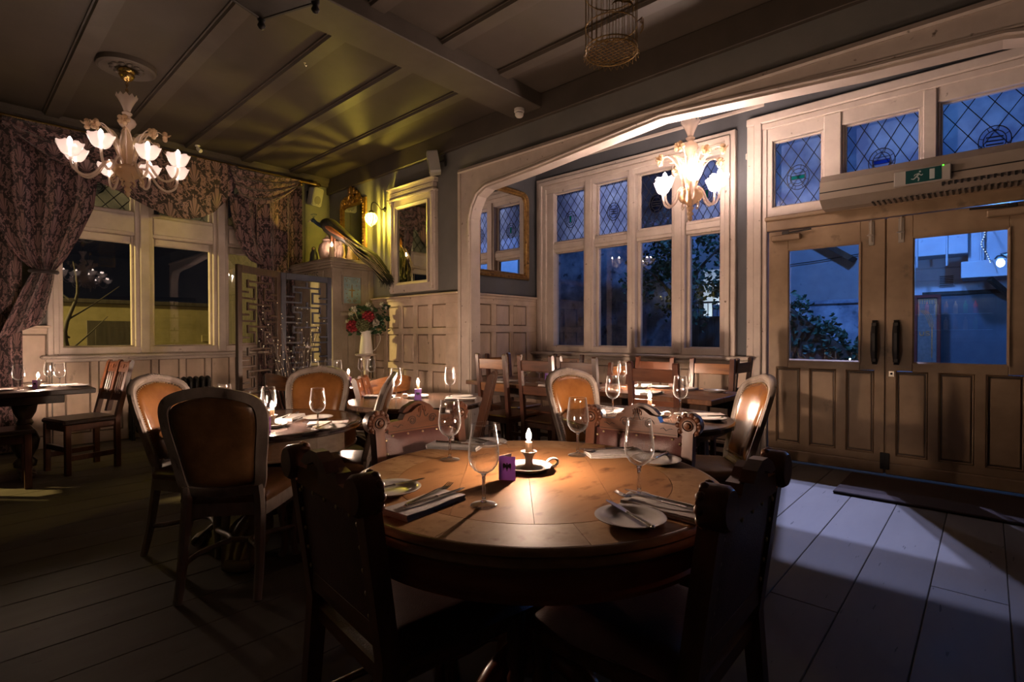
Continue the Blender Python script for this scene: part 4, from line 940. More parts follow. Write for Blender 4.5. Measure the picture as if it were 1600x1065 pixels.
def mk_napkin(label):
    t = thing('folded_napkin', label, 'napkin', group='folded white napkins')
    mb = MB()
    for k, (z0, z1, dx, dy) in enumerate(((0, .0055, 0, 0), (.0058, .0105, -.002, -.002), (.0108, .015, -.001, -.005))):
        n = 8; y0, y1 = -.05 + max(0, dy), .05 + dy
        prof = [(y0, z0)] + [(y1 - .003 + .003 * sin(pi * i / n), lerp(z0, z1, (1 - cos(pi * i / n)) / 2)) for i in range(n + 1)] + [(y0, z1)]
        b = len(mb.v); mb.grid(lambda u, v: (lerp(-.105 + dx, .105 + dx, u), prof[int(round(v * (len(prof) - 1)))][0], prof[int(round(v * (len(prof) - 1)))][1] + .0012 * sin(u * 7 + k)), 10, len(prof) - 1)
        for e in (0, 1): 
            m2 = [(lerp(-.105 + dx, .105 + dx, e), p[0], p[1] + .0012 * sin(e * 7 + k)) for p in prof]; mb.add(m2, [tuple(range(len(m2)))])
    mb.build('cloth_fold', M['linen'], t, 50); return register(t)
def mk_fork(label):
    t = thing('table_fork', label, 'fork', group='table forks')
    MB().tube(spl([(0, -.095, .004), (0, -.06, .006), (0, 0, .009), (0, .035, .010), (0, .05, .007)], 4), [.0075, .0078, .0076, .007, .0062, .005, .0042, .0036, .003, .003, .0032, .0034, .0038, .0042, .006, .008, .0095], 8, flat=.34, up=(0, 0, 1)).build('handle', M['steel'], t, 60)
    mb = MB()
    for k in range(4): x = -.0084 + .0056 * k; mb.tube([(x * .8, .048, .007), (x, .062, .004), (x, .078, .006), (x * .98, .097, .013)], [.0019, .0019, .0016, .0008], 5)
    mb.build('tines', M['steel'], t, 60); return register(t)
def mk_knife(label, L=1.0):
    t = thing('table_knife', label, 'knife', group='table knives')
    MB().tube(spl([(0, -.105, .006), (0, -.07, .0065), (0, -.02, .006), (0, 0, .006)], 4), [.0055, .0065, .0068, .0066, .0062, .0058, .0055, .0052, .005, .0048, .0046, .006, .0055], 8, flat=.7, up=(0, 0, 1)).ball((0, -.105, .006), .006, 8, 5).build('handle', M['steel'], t, 60)
    MB().prism([(-.0055, 0), (.0055, 0), (.0085, .03), (.0085, .07), (.006, .092), (.001, .104), (-.0055, .095)], .0052, .0068).build('blade', M['steel'], t); return register(t)
def mk_stick(label):
    t = thing('chamber_candlestick', label, 'candlestick', group='white chamber candlesticks')
    mb = MB(); mb.lathe([(0, .001), (.048, .001), (.058, .007), (.072, .014), (.077, .019), (.0755, .0205), (.068, .017), (.054, .010), (.03, .0085), (0, .0085)], 48)
    mb.warp(lambda x, y, z: (x * (1 + .025 * cos(12 * atan2(y, x)) * max(0, (math.hypot(x, y) - .05)) / .027), y * (1 + .025 * cos(12 * atan2(y, x)) * max(0, (math.hypot(x, y) - .05)) / .027), z)); mb.build('saucer', M['enamel'], t, 60)
    MB().lathe([(.030, .008), (.022, .013), (.0135, .02), (.0125, .035), (.014, .046), (.019, .056), (.027, .064), (.0275, .066), (.025, .0665), (.013, .059), (.0125, .04)], 24).build('candle_socket', M['porcelain'], t, 60)
    MB().tube([(.070 + .022 * (1 - cos(a)) , 0, .018 + .014 * sin(a)) for a in [k * 2 * pi / 14 for k in range(14)]], .0042, 6, closed=True).build('finger_loop', M['enamel'], t, 60); return register(t)
def mk_candle(label, h=.036):
    t = thing('lit_candle', label, 'candle', group='lit table candles')
    MB().lathe([(0, 0), (.0115, 0), (.0115, h - .002), (.0105, h), (.004, h - .003), (0, h - .003)], 16).build('wax', M['wax'], t, 60)
    MB().tube([(0, 0, h - .003), (.0005, 0, h + .006)], .0009, 5).build('wick', M['black'], t)
    MB().lathe([(0, h + .004), (.005, h + .008), (.0085, h + .016), (.0088, h + .022), (.0062, h + .031), (.0028, h + .039), (0, h + .045)], 14).build('flame', M['flame'], t, 179); return register(t)
def mk_card(label):
    t = thing('menu_card', label, 'card', group='purple menu cards')
    w, h = .052, .074
    # two leaves opening at the spine (x = -w/2), front leaf carries the winged emblem
    MB().box(-w / 2, w / 2, -.0006, .0006, 0, h).build('front_leaf', M['purple'], t)
    mb = MB(); mb.box(0, w, -.0006, .0006, 0, h); a = radians(52); mb.warp(lambda x, y, z: (-w / 2 + x * cos(a) - y * sin(a), .0012 + x * sin(a) + y * cos(a), z)); mb.build('back_leaf', M['cardin'], t)
    k = .0125; mb = MB()
    body = [(-.08, -1.0), (.08, -1.0), (.16, -.2), (.14, .55), (.20, .80), (.08, 1.05), (-.06, 1.12), (-.16, .92), (-.13, .55), (-.16, -.2)]
    wing = [(.10, .55), (.45, .80), (.80, 1.0), (1.02, .85), (1.08, .4), (1.0, -.4), (.92, -1.0), (.84, -.3), (.66, -.1), (.55, -.55), (.48, -.05), (.30, -.15), (.2, -.6), (.10, -.1)]
    for pl in (body, wing, [(-x, z) for x, z in wing[::-1]]): mb.prism([(x * k, h * .55 + z * k) for x, z in pl], -.0012, -.0005, 'y')
    mb.build('winged_emblem', M['black'], t); return register(t)
PROTO = {}
def put(kind, x, y, z, rz, label, scale=None):
    if kind not in PROTO:
        PROTO[kind] = {'glass': mk_glass, 'plate': mk_plate, 'napkin': mk_napkin, 'fork': mk_fork, 'knife': mk_knife, 'stick': mk_stick, 'candle': mk_candle, 'card': mk_card}[kind](label)
        o = PROTO[kind]; o.location = (x, y, z); o.rotation_euler = (0, 0, rz)
        if scale: o.scale = scale
        return o
    return dup(PROTO[kind], (x, y, z), rz, label, None, scale)
def other_flame(o):
    for c in bpy.data.objects:
        if c.parent == o and c.name.startswith('flame'): c.material_slots[0].link = 'OBJECT'; c.material_slots[0].material = M['flameb']
def tilt(o, rx): o.rotation_euler[0] = rx
R = radians
# --- front table
z = T1H
P1 = 'front pine table'
put('glass', .965, .985, z, 0, 'wine glass beside the purple card, nearest the camera on the front pine table')
put('glass', 1.235, 1.435, z, .4, 'wine glass at the far left of the front pine table, beside a napkin')
put('glass', 1.605, 1.135, z, .8, 'wine glass behind the right of the candle on the front pine table')
put('glass', 1.317, .722, z, 1.1, 'wine glass at the right of the front pine table above a fork')
for (nx, ny, na, px, py, pa, w) in ((.853, 1.092, 6, .865, 1.262, -4, 'left'), (1.250, .612, 88, 1.115, .635, 62, 'right'), (1.385, 1.575, -63, 1.50, 1.515, -88, 'far left'), (1.70, 1.035, 140, 1.695, .862, 182, 'far right')):
    a = R(na)
    put('napkin', nx, ny, z, a, 'folded white napkin under cutlery at the %s place of the front pine table' % w)
    # fork and knife lie along the napkin
    ox, oy = cos(a), sin(a); sx, sy = -sin(a), cos(a)
    f = put('fork', nx + ox * .035 + sx * .016, ny + oy * .035 + sy * .016, z + .017, a - pi / 2 + R(8), 'fork lying on the napkin at the %s place of the front pine table' % w)
    k = put('knife', nx + ox * .030 - sx * .016, ny + oy * .030 - sy * .016, z + .0165, a - pi / 2 - R(3), 'dinner knife lying on the napkin at the %s place of the front pine table' % w)
    put('plate', px, py, z, 0, 'white side plate under a knife at the %s place, front pine table' % w)
    b = R(pa)
    put('knife', px + cos(b) * .012, py + sin(b) * .012, z + .0135, b - pi / 2, 'butter knife across the side plate at the %s place of the front pine table' % w)
put('stick', 1.312, 1.125, z, R(-20), 'white chamber candlestick in the middle of the front pine table')
put('candle', 1.312, 1.125, z + .0605, 0, 'lit candle stub in the middle of the front pine table')
put('card', 1.181, 1.102, z, R(-58), 'purple folded card with a winged emblem standing on the front pine table')
# --- marble table
z = T2H
put('glass', 1.06, 2.70, z, 0, 'left of the two wine glasses beside the candle on the marble table')
put('glass', 1.20, 2.90, z, 0, 'wine glass directly behind the candle on the marble table')
put('glass', 1.345, 2.63, z, 0, 'wine glass in front of the tan leather chair on the marble table')
put('glass', 1.10, 3.26, z, 0, 'wine glass at the far edge of the marble table, behind the grey chair back')
put('stick', 1.205, 2.865, z, R(200), 'white chamber candlestick on the marble table'); put('candle', 1.205, 2.865, z + .0605, 0, 'lit candle on the marble table')
put('card', 1.125, 2.755, z, R(-50), 'purple card with a winged emblem on the marble table')
put('plate', 1.38, 2.57, z, 0, 'side plate with a knife at the right edge of the marble table'); put('knife', 1.36, 2.60, z + .0135, R(130), 'knife across the side plate at the right edge of the marble table')
put('plate', 1.50, 2.93, z, 0, 'side plate before the tan leather chair on the marble table')
put('napkin', 1.40, 3.07, z, R(-136), 'folded napkin before the tan leather chair on the marble table'); put('fork', 1.40, 3.07, z + .017, R(-50), 'fork on the napkin before the tan chair on the marble table')
put('napkin', 1.44, 2.70, z, R(146), 'folded napkin beside the edge-on chair on the marble table')
put('plate', .98, 2.72, z, 0, 'side plate behind the grey chair back on the marble table')
# --- dark round table by the window (right)
z = .75
put('glass', 2.585, 1.585, z, 0, 'wine glass with reddish reflection above the right carved chair, left of the candle')
put('glass', 2.835, 1.295, z, 0, 'wine glass at the right of the candle on the dark round table')
put('stick', 2.625, 1.375, z, R(-62), 'white chamber candlestick on the dark round table by the window'); put('candle', 2.60, 1.36, z + .0605, 0, 'lit candle on the dark round table by the window').location = (2.625, 1.375, z + .0605)
put('card', 2.545, 1.415, z, R(-25), 'purple card half hidden by the carved chair crest on the dark round table')
put('plate', 2.735, 1.085, z, 0, 'side plate at the right edge of the dark round table'); put('knife', 2.74, 1.10, z + .0135, R(50), 'knife across the side plate at the right edge of the dark round table')
put('napkin', 2.83, 1.16, z, R(128), 'napkin at the right edge of the dark round table'); put('fork', 2.83, 1.17, z + .017, R(38), 'fork on the napkin at the right edge of the dark round table')
put('plate', 2.52, 1.64, z, 0, 'side plate at the left of the dark round table by the window'); put('napkin', 2.70, 1.70, z, R(-100), 'napkin before the balloon back chair on the dark round table'); put('knife', 2.66, 1.68, z + .0165, R(170), 'knife on the napkin before the balloon back chair on the dark round table')
# --- table before the panelled wall
put('glass', 2.19, 3.13, z, 0, 'wine glass at the left of the table before the panelled wall'); put('glass', 2.50, 2.90, z, 0, 'wine glass at the right of the table before the panelled wall')
put('stick', 2.31, 3.03, z, R(150), 'white chamber candlestick on the table before the panelled wall'); put('candle', 2.31, 3.03, z + .0605, 0, 'lit candle on the table before the panelled wall')
put('card', 2.24, 2.94, z, R(-62), 'purple card before the candle on the table by the panelled wall')
put('plate', 2.52, 2.79, z, 0, 'side plate at the right of the table before the panelled wall'); put('napkin', 2.42, 2.70, z, R(130), 'napkin at the right of the table before the panelled wall')
put('napkin', 2.15, 3.27, z, R(-45), 'napkin at the left of the table before the panelled wall')
# --- brown table before the flowers
for gx, gy, w in ((2.88, 4.70, 'left of the pair right of the candle'), (2.885, 4.54, 'right of the pair right of the candle'), (2.42, 4.79, 'leftmost'), (2.60, 4.86, 'second from left'), (2.555, 4.60, 'just left of the candle')): put('glass', gx, gy, z, 0, 'wine glass on the brown flower jug table, %s' % w)
put('stick', 2.53, 4.36, z, R(-40), 'white chamber candlestick on the brown table before the flowers'); put('candle', 2.53, 4.36, z + .0605, 0, 'lit candle on the brown table before the flowers')
put('card', 2.475, 4.27, z, R(-55), 'purple card on the brown table before the flowers')
put('plate', 2.80, 4.22, z, 0, 'side plate at the right of the brown table before the flowers'); put('napkin', 2.94, 4.33, z, R(170), 'napkin at the right of the brown table before the flowers'); put('napkin', 2.63, 4.08, z, R(100), 'napkin at the front of the brown table before the flowers')
# --- window tables
put('stick', 3.98, 2.18, z, R(-40), 'white chamber candlestick on the right window table'); put('candle', 3.98, 2.18, z + .0605, 0, 'lit candle on the right window table')
for gx, gy, w in ((4.10, 2.48, 'taller pair left glass'), (4.00, 2.36, 'taller pair right glass'), (3.62, 1.62, 'before the orange slatted chair')): put('glass', gx, gy, z, 0, 'wine glass on the right window table, %s' % w)
for px, py, w in ((4.12, 2.06, 'behind the candle'), (4.12, 1.60, 'before the orange slatted chair'), (3.66, 2.42, 'at its left end')): put('plate', px, py, z, 0, 'side plate on the right window table, %s' % w)
for px, py, a, w in ((4.12, 1.82, 180, 'before the orange slatted chair'), (4.14, 2.27, 180, 'behind the candle'), (3.66, 1.90, 0, 'at the near side')): put('napkin', px, py, z, R(a), 'napkin on the right window table, %s' % w)
for gx, gy, w in ((3.70, 3.20, 'leftmost, seen between slats'), (3.84, 3.16, 'middle, seen between slats'), (3.92, 2.82, 'left one above the grey chair'), (4.00, 2.77, 'right one above the grey chair')): put('glass', gx, gy, z, 0, 'wine glass on the alcove table, %s' % w)
put('card', 4.04, 3.22, z, R(-60), 'purple card on the alcove table seen between chair slats')
put('napkin', 3.68, 3.42, z, R(0), 'napkin at the left of the alcove table'); put('napkin', 3.67, 2.90, z, R(0), 'napkin at the right of the alcove table'); put('plate', 3.72, 3.62, z, 0, 'side plate at the left of the alcove table')
# --- far left table
z = .74
for gx, gy, w in ((.435, 6.06, 'left of the candle'), (.665, 6.38, 'right of the candle at the back'), (.705, 6.10, 'right of the candle in front')): put('glass', gx, gy, z, 0, 'wine glass on the far left table, %s' % w)
put('candle', .575, 6.24, z + .055, 0, 'lit candle behind a purple card on the far left table'); put('stick', .575, 6.24, z - .0, R(60), 'white chamber candlestick on the far left table')
put('card', .545, 6.15, z, R(-58), 'purple card on the far left table')
put('napkin', .75, 6.30, z, R(180), 'napkin at the right end of the far left table'); put('plate', .83, 6.08, z, 0, 'side plate at the right end of the far left table'); put('napkin', .30, 6.10, z, R(0), 'napkin at the left edge of the far left table')

for o in list(bpy.data.objects):
    if o.name.startswith('lit_candle') and o != PROTO['candle']: other_flame(o)
# ================================================================ CHANDELIERS
M['bulbdim'] = emit('lamp_bulb_dimmed', C_BULB, E_BULB_DIM)
M['bulb1'] = emit('lamp_bulb_left', C_BULB, E_BULB_LEFT)
def make_chandelier(name, label, loc, arms, Rr, cupr, bulb, ph, zhook, rose):
    t = thing(name, label, 'chandelier', loc, 0, 'glass flower chandeliers')
    mb = MB(); mb.lathe([(0, -.235), (.012, -.225), (.022, -.205), (.012, -.19), (.026, -.175), (.030, -.165), (.014, -.145), (.024, -.13), (.034, -.115), (.018, -.10), (.03, -.085), (.085, -.055), (.108, -.02), (.112, .01), (.08, .035), (.03, .05), (0, .05)], 20)
    mb.build('lower_bowl', M['murg'], t, 60)
    mb = MB(); mb.lathe([(.008, .04), (.016, .10), (.014, .25), (.02, .33), (.03, .36), (.055, .385), (.068, .41), (.062, .435), (.035, .455), (.022, .47), (.036, .485), (.040, .495), (.022, .51)], 18); co = mb.build('column', M['mur'], t, 60)
    mb = MB(); n = 24
    mb.grid(lambda u, v: ((lambda a, r: (r * cos(a), r * sin(a), .51 + .13 * v + (.014 * (1 if int(round(u * n)) % 2 else -1)) * (v > .95)))(2 * pi * u, lerp(.024, .082, v ** 1.3))), n, 6, True); mb.build('top_vase', M['mur'], co, 60)
    for k in range(arms):
        a = ph + 2 * pi * k / arms; hz = .035 * (k % 2)
        def rot(p): return (p[0] * cos(a), p[0] * sin(a), p[2])
        s = Rr / .42
        pts = [rot(p) for p in spl([(.06, 0, -.02), (.10 * s, 0, .035 + hz), (.17 * s, 0, .03 + hz), (.24 * s, 0, -.07 + hz), (.32 * s, 0, -.115 + hz), (.40 * s, 0, -.07 + hz), (Rr, 0, .025 + hz)], 4)]
        ar = MB().tube(pts, .0105, 8).build('arm', M['mur'], t, 60)
        cx, cy_ = Rr * cos(a), Rr * sin(a); zb = .02 + hz; nn = 28
        def cupf(u, v):
            b = 2 * pi * u; r = lerp(.016, cupr, v ** .55); z = zb + .092 * v ** 1.6
            if v > .7: z += .013 * abs(sin(b * 4)) ** 1.5 * (v - .7) / .3; r *= 1 + .12 * abs(sin(b * 4)) * (v - .7) / .3
            return (cx + r * cos(b), cy_ + r * sin(b), z)
        MB().grid(cupf, nn, 8, True).build('flower_cup', M['cup'], ar, 179)
        MB().lathe([(0, zb), (.011, zb + .005), (.010, zb + .055), (.012, zb + .070), (.020, zb + .088), (.022, zb + .105), (.015, zb + .130), (.006, zb + .147), (0, zb + .152)], 12, (cx, cy_, 0)).build('candle_bulb', M[bulb], ar, 179)
        mb = MB(); mb.tube([rot(p) for p in spl([(.075 * s, 0, .03), (.10 * s, 0, -.05), (.13 * s, 0, -.09), (.115 * s, 0, -.12), (.095 * s, 0, -.105)], 3)], [.008] * 6 + [.006] * 7, 6); mb.build('scroll_drop', M['murg'], ar, 60)
    for k in range(8):
        a = ph + .35 + 2 * pi * k / 8; up_ = .05 * (k % 2); 
        def rot(p): return (p[0] * cos(a), p[0] * sin(a), p[2])
        pts = [rot(p) for p in spl([(.045, 0, .03), (.08, 0, .16), (.14, 0, .27 + up_), (.215, 0, .325 + up_), (.275, 0, .295 + up_)], 4)]
        st = MB().tube(pts, [.006] * 9 + [.005] * 8, 6).build('flower_stem', M['mur'], t, 60)
        e = Vector(pts[-1]); mb = MB(); mb.ball(e, .018, 8, 5)
        for q in range(5):
            b = q * 2 * pi / 5; mb.ball(e + Vector((cos(b) * .028 * -sin(a), cos(b) * .028 * cos(a), sin(b) * .028)), .021, 8, 5)
        mb.tube([tuple(e), tuple(e + Vector((cos(a) * .03, sin(a) * .03, .008))), tuple(e + Vector((cos(a) * .045, sin(a) * .045, .022)))], [.012, .008, .004], 6); mb.build('glass_flower', M['murg'], st, 179)
    for k in range(6):
        a = ph + .1 + 2 * pi * k / 6
        def lf(u, v):
            w = (v - .5) * .105 * sin(pi * (.12 + .86 * u)) ; r = .045 + .085 * u ** 1.4 + .06 * max(0, u - .7) ** 1.2 * 4; z = .04 + .32 * u - .12 * max(0, u - .8) ** 1.5 * 4 + .006 * cos(v * pi * 8)
            return (r * cos(a) - w * sin(a), r * sin(a) + w * cos(a), z)
        MB().grid(lf, 10, 10).build('glass_leaf', M['murg'], t, 60)
    mb = MB(); zz = .60
    while zz < zhook - .05: mb.tube([(.010 * sin(k * pi / 4) * (1 if int(zz * 40) % 2 else .2), .010 * sin(k * pi / 4) * (.2 if int(zz * 40) % 2 else 1), zz + .014 + .016 * cos(k * pi / 4)) for k in range(8)], .0028, 4, closed=True); zz += .026
    mb.tube([(0, 0, .5), (0, 0, zhook - .04)], .003, 5); mb.build('chain', M['brass'], t, 60)
    MB().lathe([(0, zhook - .11), (.018, zhook - .105), (.045, zhook - .08), (.06, zhook - .05), (.052, zhook - .035), (.064, zhook - .02), (.06, zhook), (0, zhook)], 18).build('canopy', M['brass'], t, 60)
    return register(t)
ch1 = make_chandelier('flower_chandelier', 'large glass flower chandelier with lit cups hanging before the draped window', (1.11, 5.565, 2.645), 8, .40, .088, 'bulb1', .15, .875, True)
ch2 = make_chandelier('flower_chandelier', 'smaller glass flower chandelier lit in the alcove before the big window', (4.45, 1.945, 2.43), 6, .257, .074, 'bulb', .52, 1.09, False)
cr_ = struct('trim_5', MB().lathe([(.07, ZC + .02), (.09, ZC - .018), (.14, ZC - .012), (.17, ZC - .02), (.195, ZC - .03), (.215, ZC - .02), (.22, ZC + .02)], 40, (1.11, 5.565, 0)), M['batten'], 40)
for k in range(12):
    a = k * pi / 6; MB().ball((1.11 + .105 * cos(a), 5.565 + .105 * sin(a), ZC - .018), (.026, .026, .014), 8, 5).build('rosette_petal', M['batten'], cr_, 179)
for x, y, lb in ((2.35, -1.3, 'glass flower chandelier hanging behind the camera, seen only as a reflection'), (2.75, -3.0, 'farther glass flower chandelier behind the camera, seen only as a reflection')):
    c = dup(ch1, (x, y, 2.62), .3, lb)
    for a in [q for q in bpy.data.objects if q.parent == c]:
        for b in [q for q in bpy.data.objects if q.parent == a]:
            if b.name.startswith('candle_bulb'): b.material_slots[0].link = 'OBJECT'; b.material_slots[0].material = M['bulbdim']
# ================================================================ WALL LAMPS (swan neck, ribbed acorn globe)
def ribbed():
    m, nt, out = newmat('ribbed_globe_glass'); L = nt.links.new
    tc = N(nt, 'ShaderNodeTexCoord'); sp = N(nt, 'ShaderNodeSeparateXYZ'); L(tc.outputs['Object'], sp.inputs[0])
    at = N(nt, 'ShaderNodeMath', operation='ARCTAN2'); L(sp.outputs[1], at.inputs[0]); L(sp.outputs[0], at.inputs[1])
    ml = N(nt, 'ShaderNodeMath', operation='MULTIPLY'); ml.inputs[1].default_value = 13; L(at.outputs[0], ml.inputs[0])
    sn = N(nt, 'ShaderNodeMath', operation='SINE'); L(ml.outputs[0], sn.inputs[0])
    mr = N(nt, 'ShaderNodeMapRange'); mr.inputs['From Min'].default_value = -.2; mr.inputs['From Max'].default_value = .7; mr.inputs['To Min'].default_value = .12; mr.inputs['To Max'].default_value = .9; L(sn.outputs[0], mr.inputs[0])
    tl = N(nt, 'ShaderNodeBsdfTranslucent'); tl.inputs[0].default_value = (.42, .30, .09, 1); tp = N(nt, 'ShaderNodeBsdfTransparent'); tp.inputs[0].default_value = (1, .92, .62, 1)
    mx = N(nt, 'ShaderNodeMixShader'); L(mr.outputs[0], mx.inputs[0]); L(tl.outputs[0], mx.inputs[1]); L(tp.outputs[0], mx.inputs[2])
    g = N(nt, 'ShaderNodeBsdfGlossy'); g.inputs['Roughness'].default_value = .1; m2 = N(nt, 'ShaderNodeMixShader'); m2.inputs[0].default_value = .06; L(mx.outputs[0], m2.inputs[1]); L(g.outputs[0], m2.inputs[2]); L(m2.outputs[0], out.inputs[0]); return m
M['ribbed'] = ribbed(); M['ybulb'] = emit('yellow_lamp_filament', (1.0, .79, .13), E_YBULB); M['ybulb2'] = emit('yellow_lamp_filament_far', (1.0, .79, .13), E_YBULB * .12)
def make_wall_lamp(label, loc, rz):
    """local -X points out of the wall"""
    t = thing('swan_neck_wall_lamp', label, 'lamp', loc, rz, 'swan neck wall lamps')
    MB().lathe([(0, 0), (.035, 0), (.033, .008), (.018, .016), (.012, .03), (0, .03)], 16, (0, 0, 0), 'x').warp(lambda x, y, z: (-x, y, z)).build('wall_plate', M['iron'], t, 50)
    MB().tube(spl([(-.02, 0, 0), (-.06, 0, -.01), (-.10, 0, .03), (-.15, 0, .065), (-.195, 0, .05), (-.21, 0, .0), (-.21, 0, -.05)], 4), .007, 8).build('swan_neck', M['iron'], t, 60)
    MB().lathe([(0, -.045), (.018, -.05), (.036, -.065), (.038, -.085), (.03, -.09), (0, -.09)], 18, (-.21, 0, 0)).build('gallery', M['iron'], t, 50)
    mb = MB(); mb.lathe([(.034, .085), (.06, .072), (.078, .045), (.083, .015), (.074, -.02), (.05, -.055), (.022, -.078), (.010, -.09), (0, -.092)], 40); o = mb.build('ribbed_globe', M['ribbed'], t, 179); o.location = (-.21, 0, -.17)
    MB().ball((-.21, 0, -.155), (.0055, .0055, .011), 10, 8).build('bulb', M['ybulb'], t, 179)
    return register(t)
lamp = make_wall_lamp('swan neck wall lamp with glowing yellow globe between the gilt and white mirrors', (4.02, 5.98, 2.885), 0)
dup(lamp, (XW, 6.85, 2.45), pi, 'swan neck wall lamp on the hidden west wall, mirrored in the window panes'); dup(lamp, (XW, 5.6, 2.45), pi, 'second swan neck lamp on the hidden west wall, mirrored in the window panes')
for o in list(bpy.data.objects):
    if o.name.startswith('bulb') and o.parent and o.parent.name.startswith('swan_neck') and o.parent.location.x < 0: o.material_slots[0].link = 'OBJECT'; o.material_slots[0].material = M['ybulb2']
# ================================================================ MIRRORS
def rectframe(mb, axis, pos, a0, a1, z0, z1, sec, inward): frame_rect(mb, axis, pos, a0, a1, z0, z1, sec, inward)
wm = thing('white_painted_mirror', 'tall white painted mirror with a corniced top on the panelled wall', 'mirror', (XB, 5.335, 1.74))
def wl(mb): return mb.warp(lambda x, y, z: (x - XB, y - 5.335, z - 1.74))
mb = MB(); mb.box(XB - .05, XB, 5.68, 5.80, 1.76, 2.93, .004).box(XB - .05, XB, 4.87, 4.985, 1.76, 2.93, .004).box(XB - .05, XB, 4.87, 5.80, 1.745, 1.85, .004).box(XB - .05, XB, 4.87, 5.80, 2.84, 2.95, .004)
wl(mb).build('frame', M['trim'], wm)
for y in (5.745, 4.925):
    mb = MB(); mb.lathe([(.022, 1.80), (.022, 1.86), (.016, 1.87), (.016, 2.28), (.020, 2.29), (.016, 2.30), (.016, 2.84), (.022, 2.85), (.022, 2.90)], 12, (XB - .052, y, 0)); mb.box(XB - .078, XB - .04, y - .03, y + .03, 2.89, 2.93, .004).box(XB - .078, XB - .04, y - .03, y + .03, 1.76, 1.80, .004); wl(mb).build('half_column', M['trim'], wm, 50)
    mb = MB(); mb.ball((XB - .055, y, 1.835), (.014, .018, .022), 8, 6); mb.tube([(XB - .06, y + .02 * cos(q), 1.815 + .02 * sin(q)) for q in [k * .5 for k in range(11)]], .006, 5); wl(mb).build('scroll_foot', M['trim'], wm, 60)
mb = MB(); mb.box(XB - .065, XB, 4.885, 5.785, 2.95, 3.035, .004); mb.box(XB - .085, XB, 4.86, 5.81, 2.925, 2.955, .006)
for z in (2.975, 3.0, 3.02): mb.box(XB - .07, XB - .06, 4.93, 5.74, z - .004, z + .004)
mb.sweep([(XB, 4.87, 3.035), (XB - .06, 4.87, 3.035), (XB - .06, 5.80, 3.035), (XB, 5.80, 3.035)], [(0, 0), (.012, 0), (.035, .03), (.045, .05), (0, .05)], (0, 0, 1)); mb.box(XB - .10, XB, 4.86, 5.81, 3.075, 3.088, .004); wl(mb).build('cornice', M['trim'], wm)
mb = MB(); frame_rect(mb, 'x', XB - .05, 5.02, 5.645, 1.865, 2.825, [(-.02, -.01), (.014, -.01), (.010, .004), (-.006, .008), (-.02, .016)], (-1, 0, 0)); wl(mb).build('inner_moulding', M['trim'], wm)
wl(MB().box(XB - .035, XB - .03, 5.0, 5.665, 1.845, 2.845)).build('looking_glass', M['mirrord'], wm)
# gilt mirror in the alcove (arched upper corners)
gm = thing('gilt_overmantel_mirror', 'large gilt mirror with rounded upper corners on the alcove wall', 'mirror', (4.745, YN, 1.92))
def arcp(x0, x1, z0, z1, r, off):
    pts = [(x0 + off, z0 + off), (x1 - off, z0 + off)]
    for k in range(9): a = k * pi / 16; pts.append((x1 - off - (r - off) * (1 - cos(a)), z1 - r + (r - off) * sin(a)))
    for k in range(9): a = pi / 2 + k * pi / 16; pts.append((x0 + off + (r - off) * (1 + cos(a)), z1 - r + (r - off) * sin(a)))
    return pts
gp = [(x - 4.745, -.002, z - 1.92) for x, z in arcp(4.275, 5.215, 1.92, 3.06, .13, .03)]
MB().sweep(gp, [(-.045, 0), (.03, 0), (.034, .02), (.022, .045), (.010, .05), (-.002, .036), (-.016, .04), (-.03, .022), (-.045, .016)], (0, -1, 0), closed=True).build('gilt_frame', M['gilt2'], gm, 50)
mb = MB(); mb.tube([(p[0] * .945, -.03, .57 + (p[2] - .57) * .955) for p in gp], .009, 6, closed=True); mb.build('gilt_bead', M['gold'], gm, 60)
MB().prism([(x - 4.745, z - 1.92) for x, z in arcp(4.275, 5.215, 1.92, 3.06, .13, .045)], -.014, -.010, 'y').build('looking_glass', M['mirror'], gm)
# ornate gold mirror above the corner lobby
om = thing('ornate_gold_mirror', 'gold mirror with a carved leafy crest in the corner behind the peacock', 'mirror', (XB, 6.75, 2.28))
def ol(mb): return mb.warp(lambda x, y, z: (x - XB, y - 6.75, z - 2.28))
mb = MB(); frame_rect(mb, 'x', XB - .005, 6.46, 7.05, 2.34, 3.08, [(-.055, 0), (.02, 0), (.024, .03), (.0, .045), (-.02, .03), (-.05, .02)], (-1, 0, 0)); ol(mb).build('gold_frame', M['gold'], om, 50)
ol(MB().box(XB - .015, XB - .01, 6.48, 7.03, 2.36, 3.06)).build('looking_glass', M['mirrord'], om)
rr = random.Random(8); mb = MB()
for k in range(46):
    u = rr.uniform(-1, 1); y = 6.755 + .27 * u; zt = 3.10 + .22 * (1 - abs(u) ** 1.4) * rr.random(); a = rr.uniform(0, 6.28)
    mb.ball((XB - .03 - rr.uniform(0, .025), y, zt), (.022, .016 + .02 * abs(cos(a)), .016 + .022 * abs(sin(a))), 8, 5)
mb.tube(spl([(XB - .04, 7.04, 3.06), (XB - .05, 6.95, 3.17), (XB - .05, 6.83, 3.15), (XB - .05, 6.755, 3.32), (XB - .05, 6.68, 3.15), (XB - .05, 6.56, 3.17), (XB - .04, 6.47, 3.06)], 5), .02, 7)
for k in range(18):
    for y in (6.455, 7.055): mb.ball((XB - .045, y, 2.36 + .04 * k), (.012, .018, .02), 7, 4)
ol(mb).build('leaf_carving', M['gold'], om, 179)
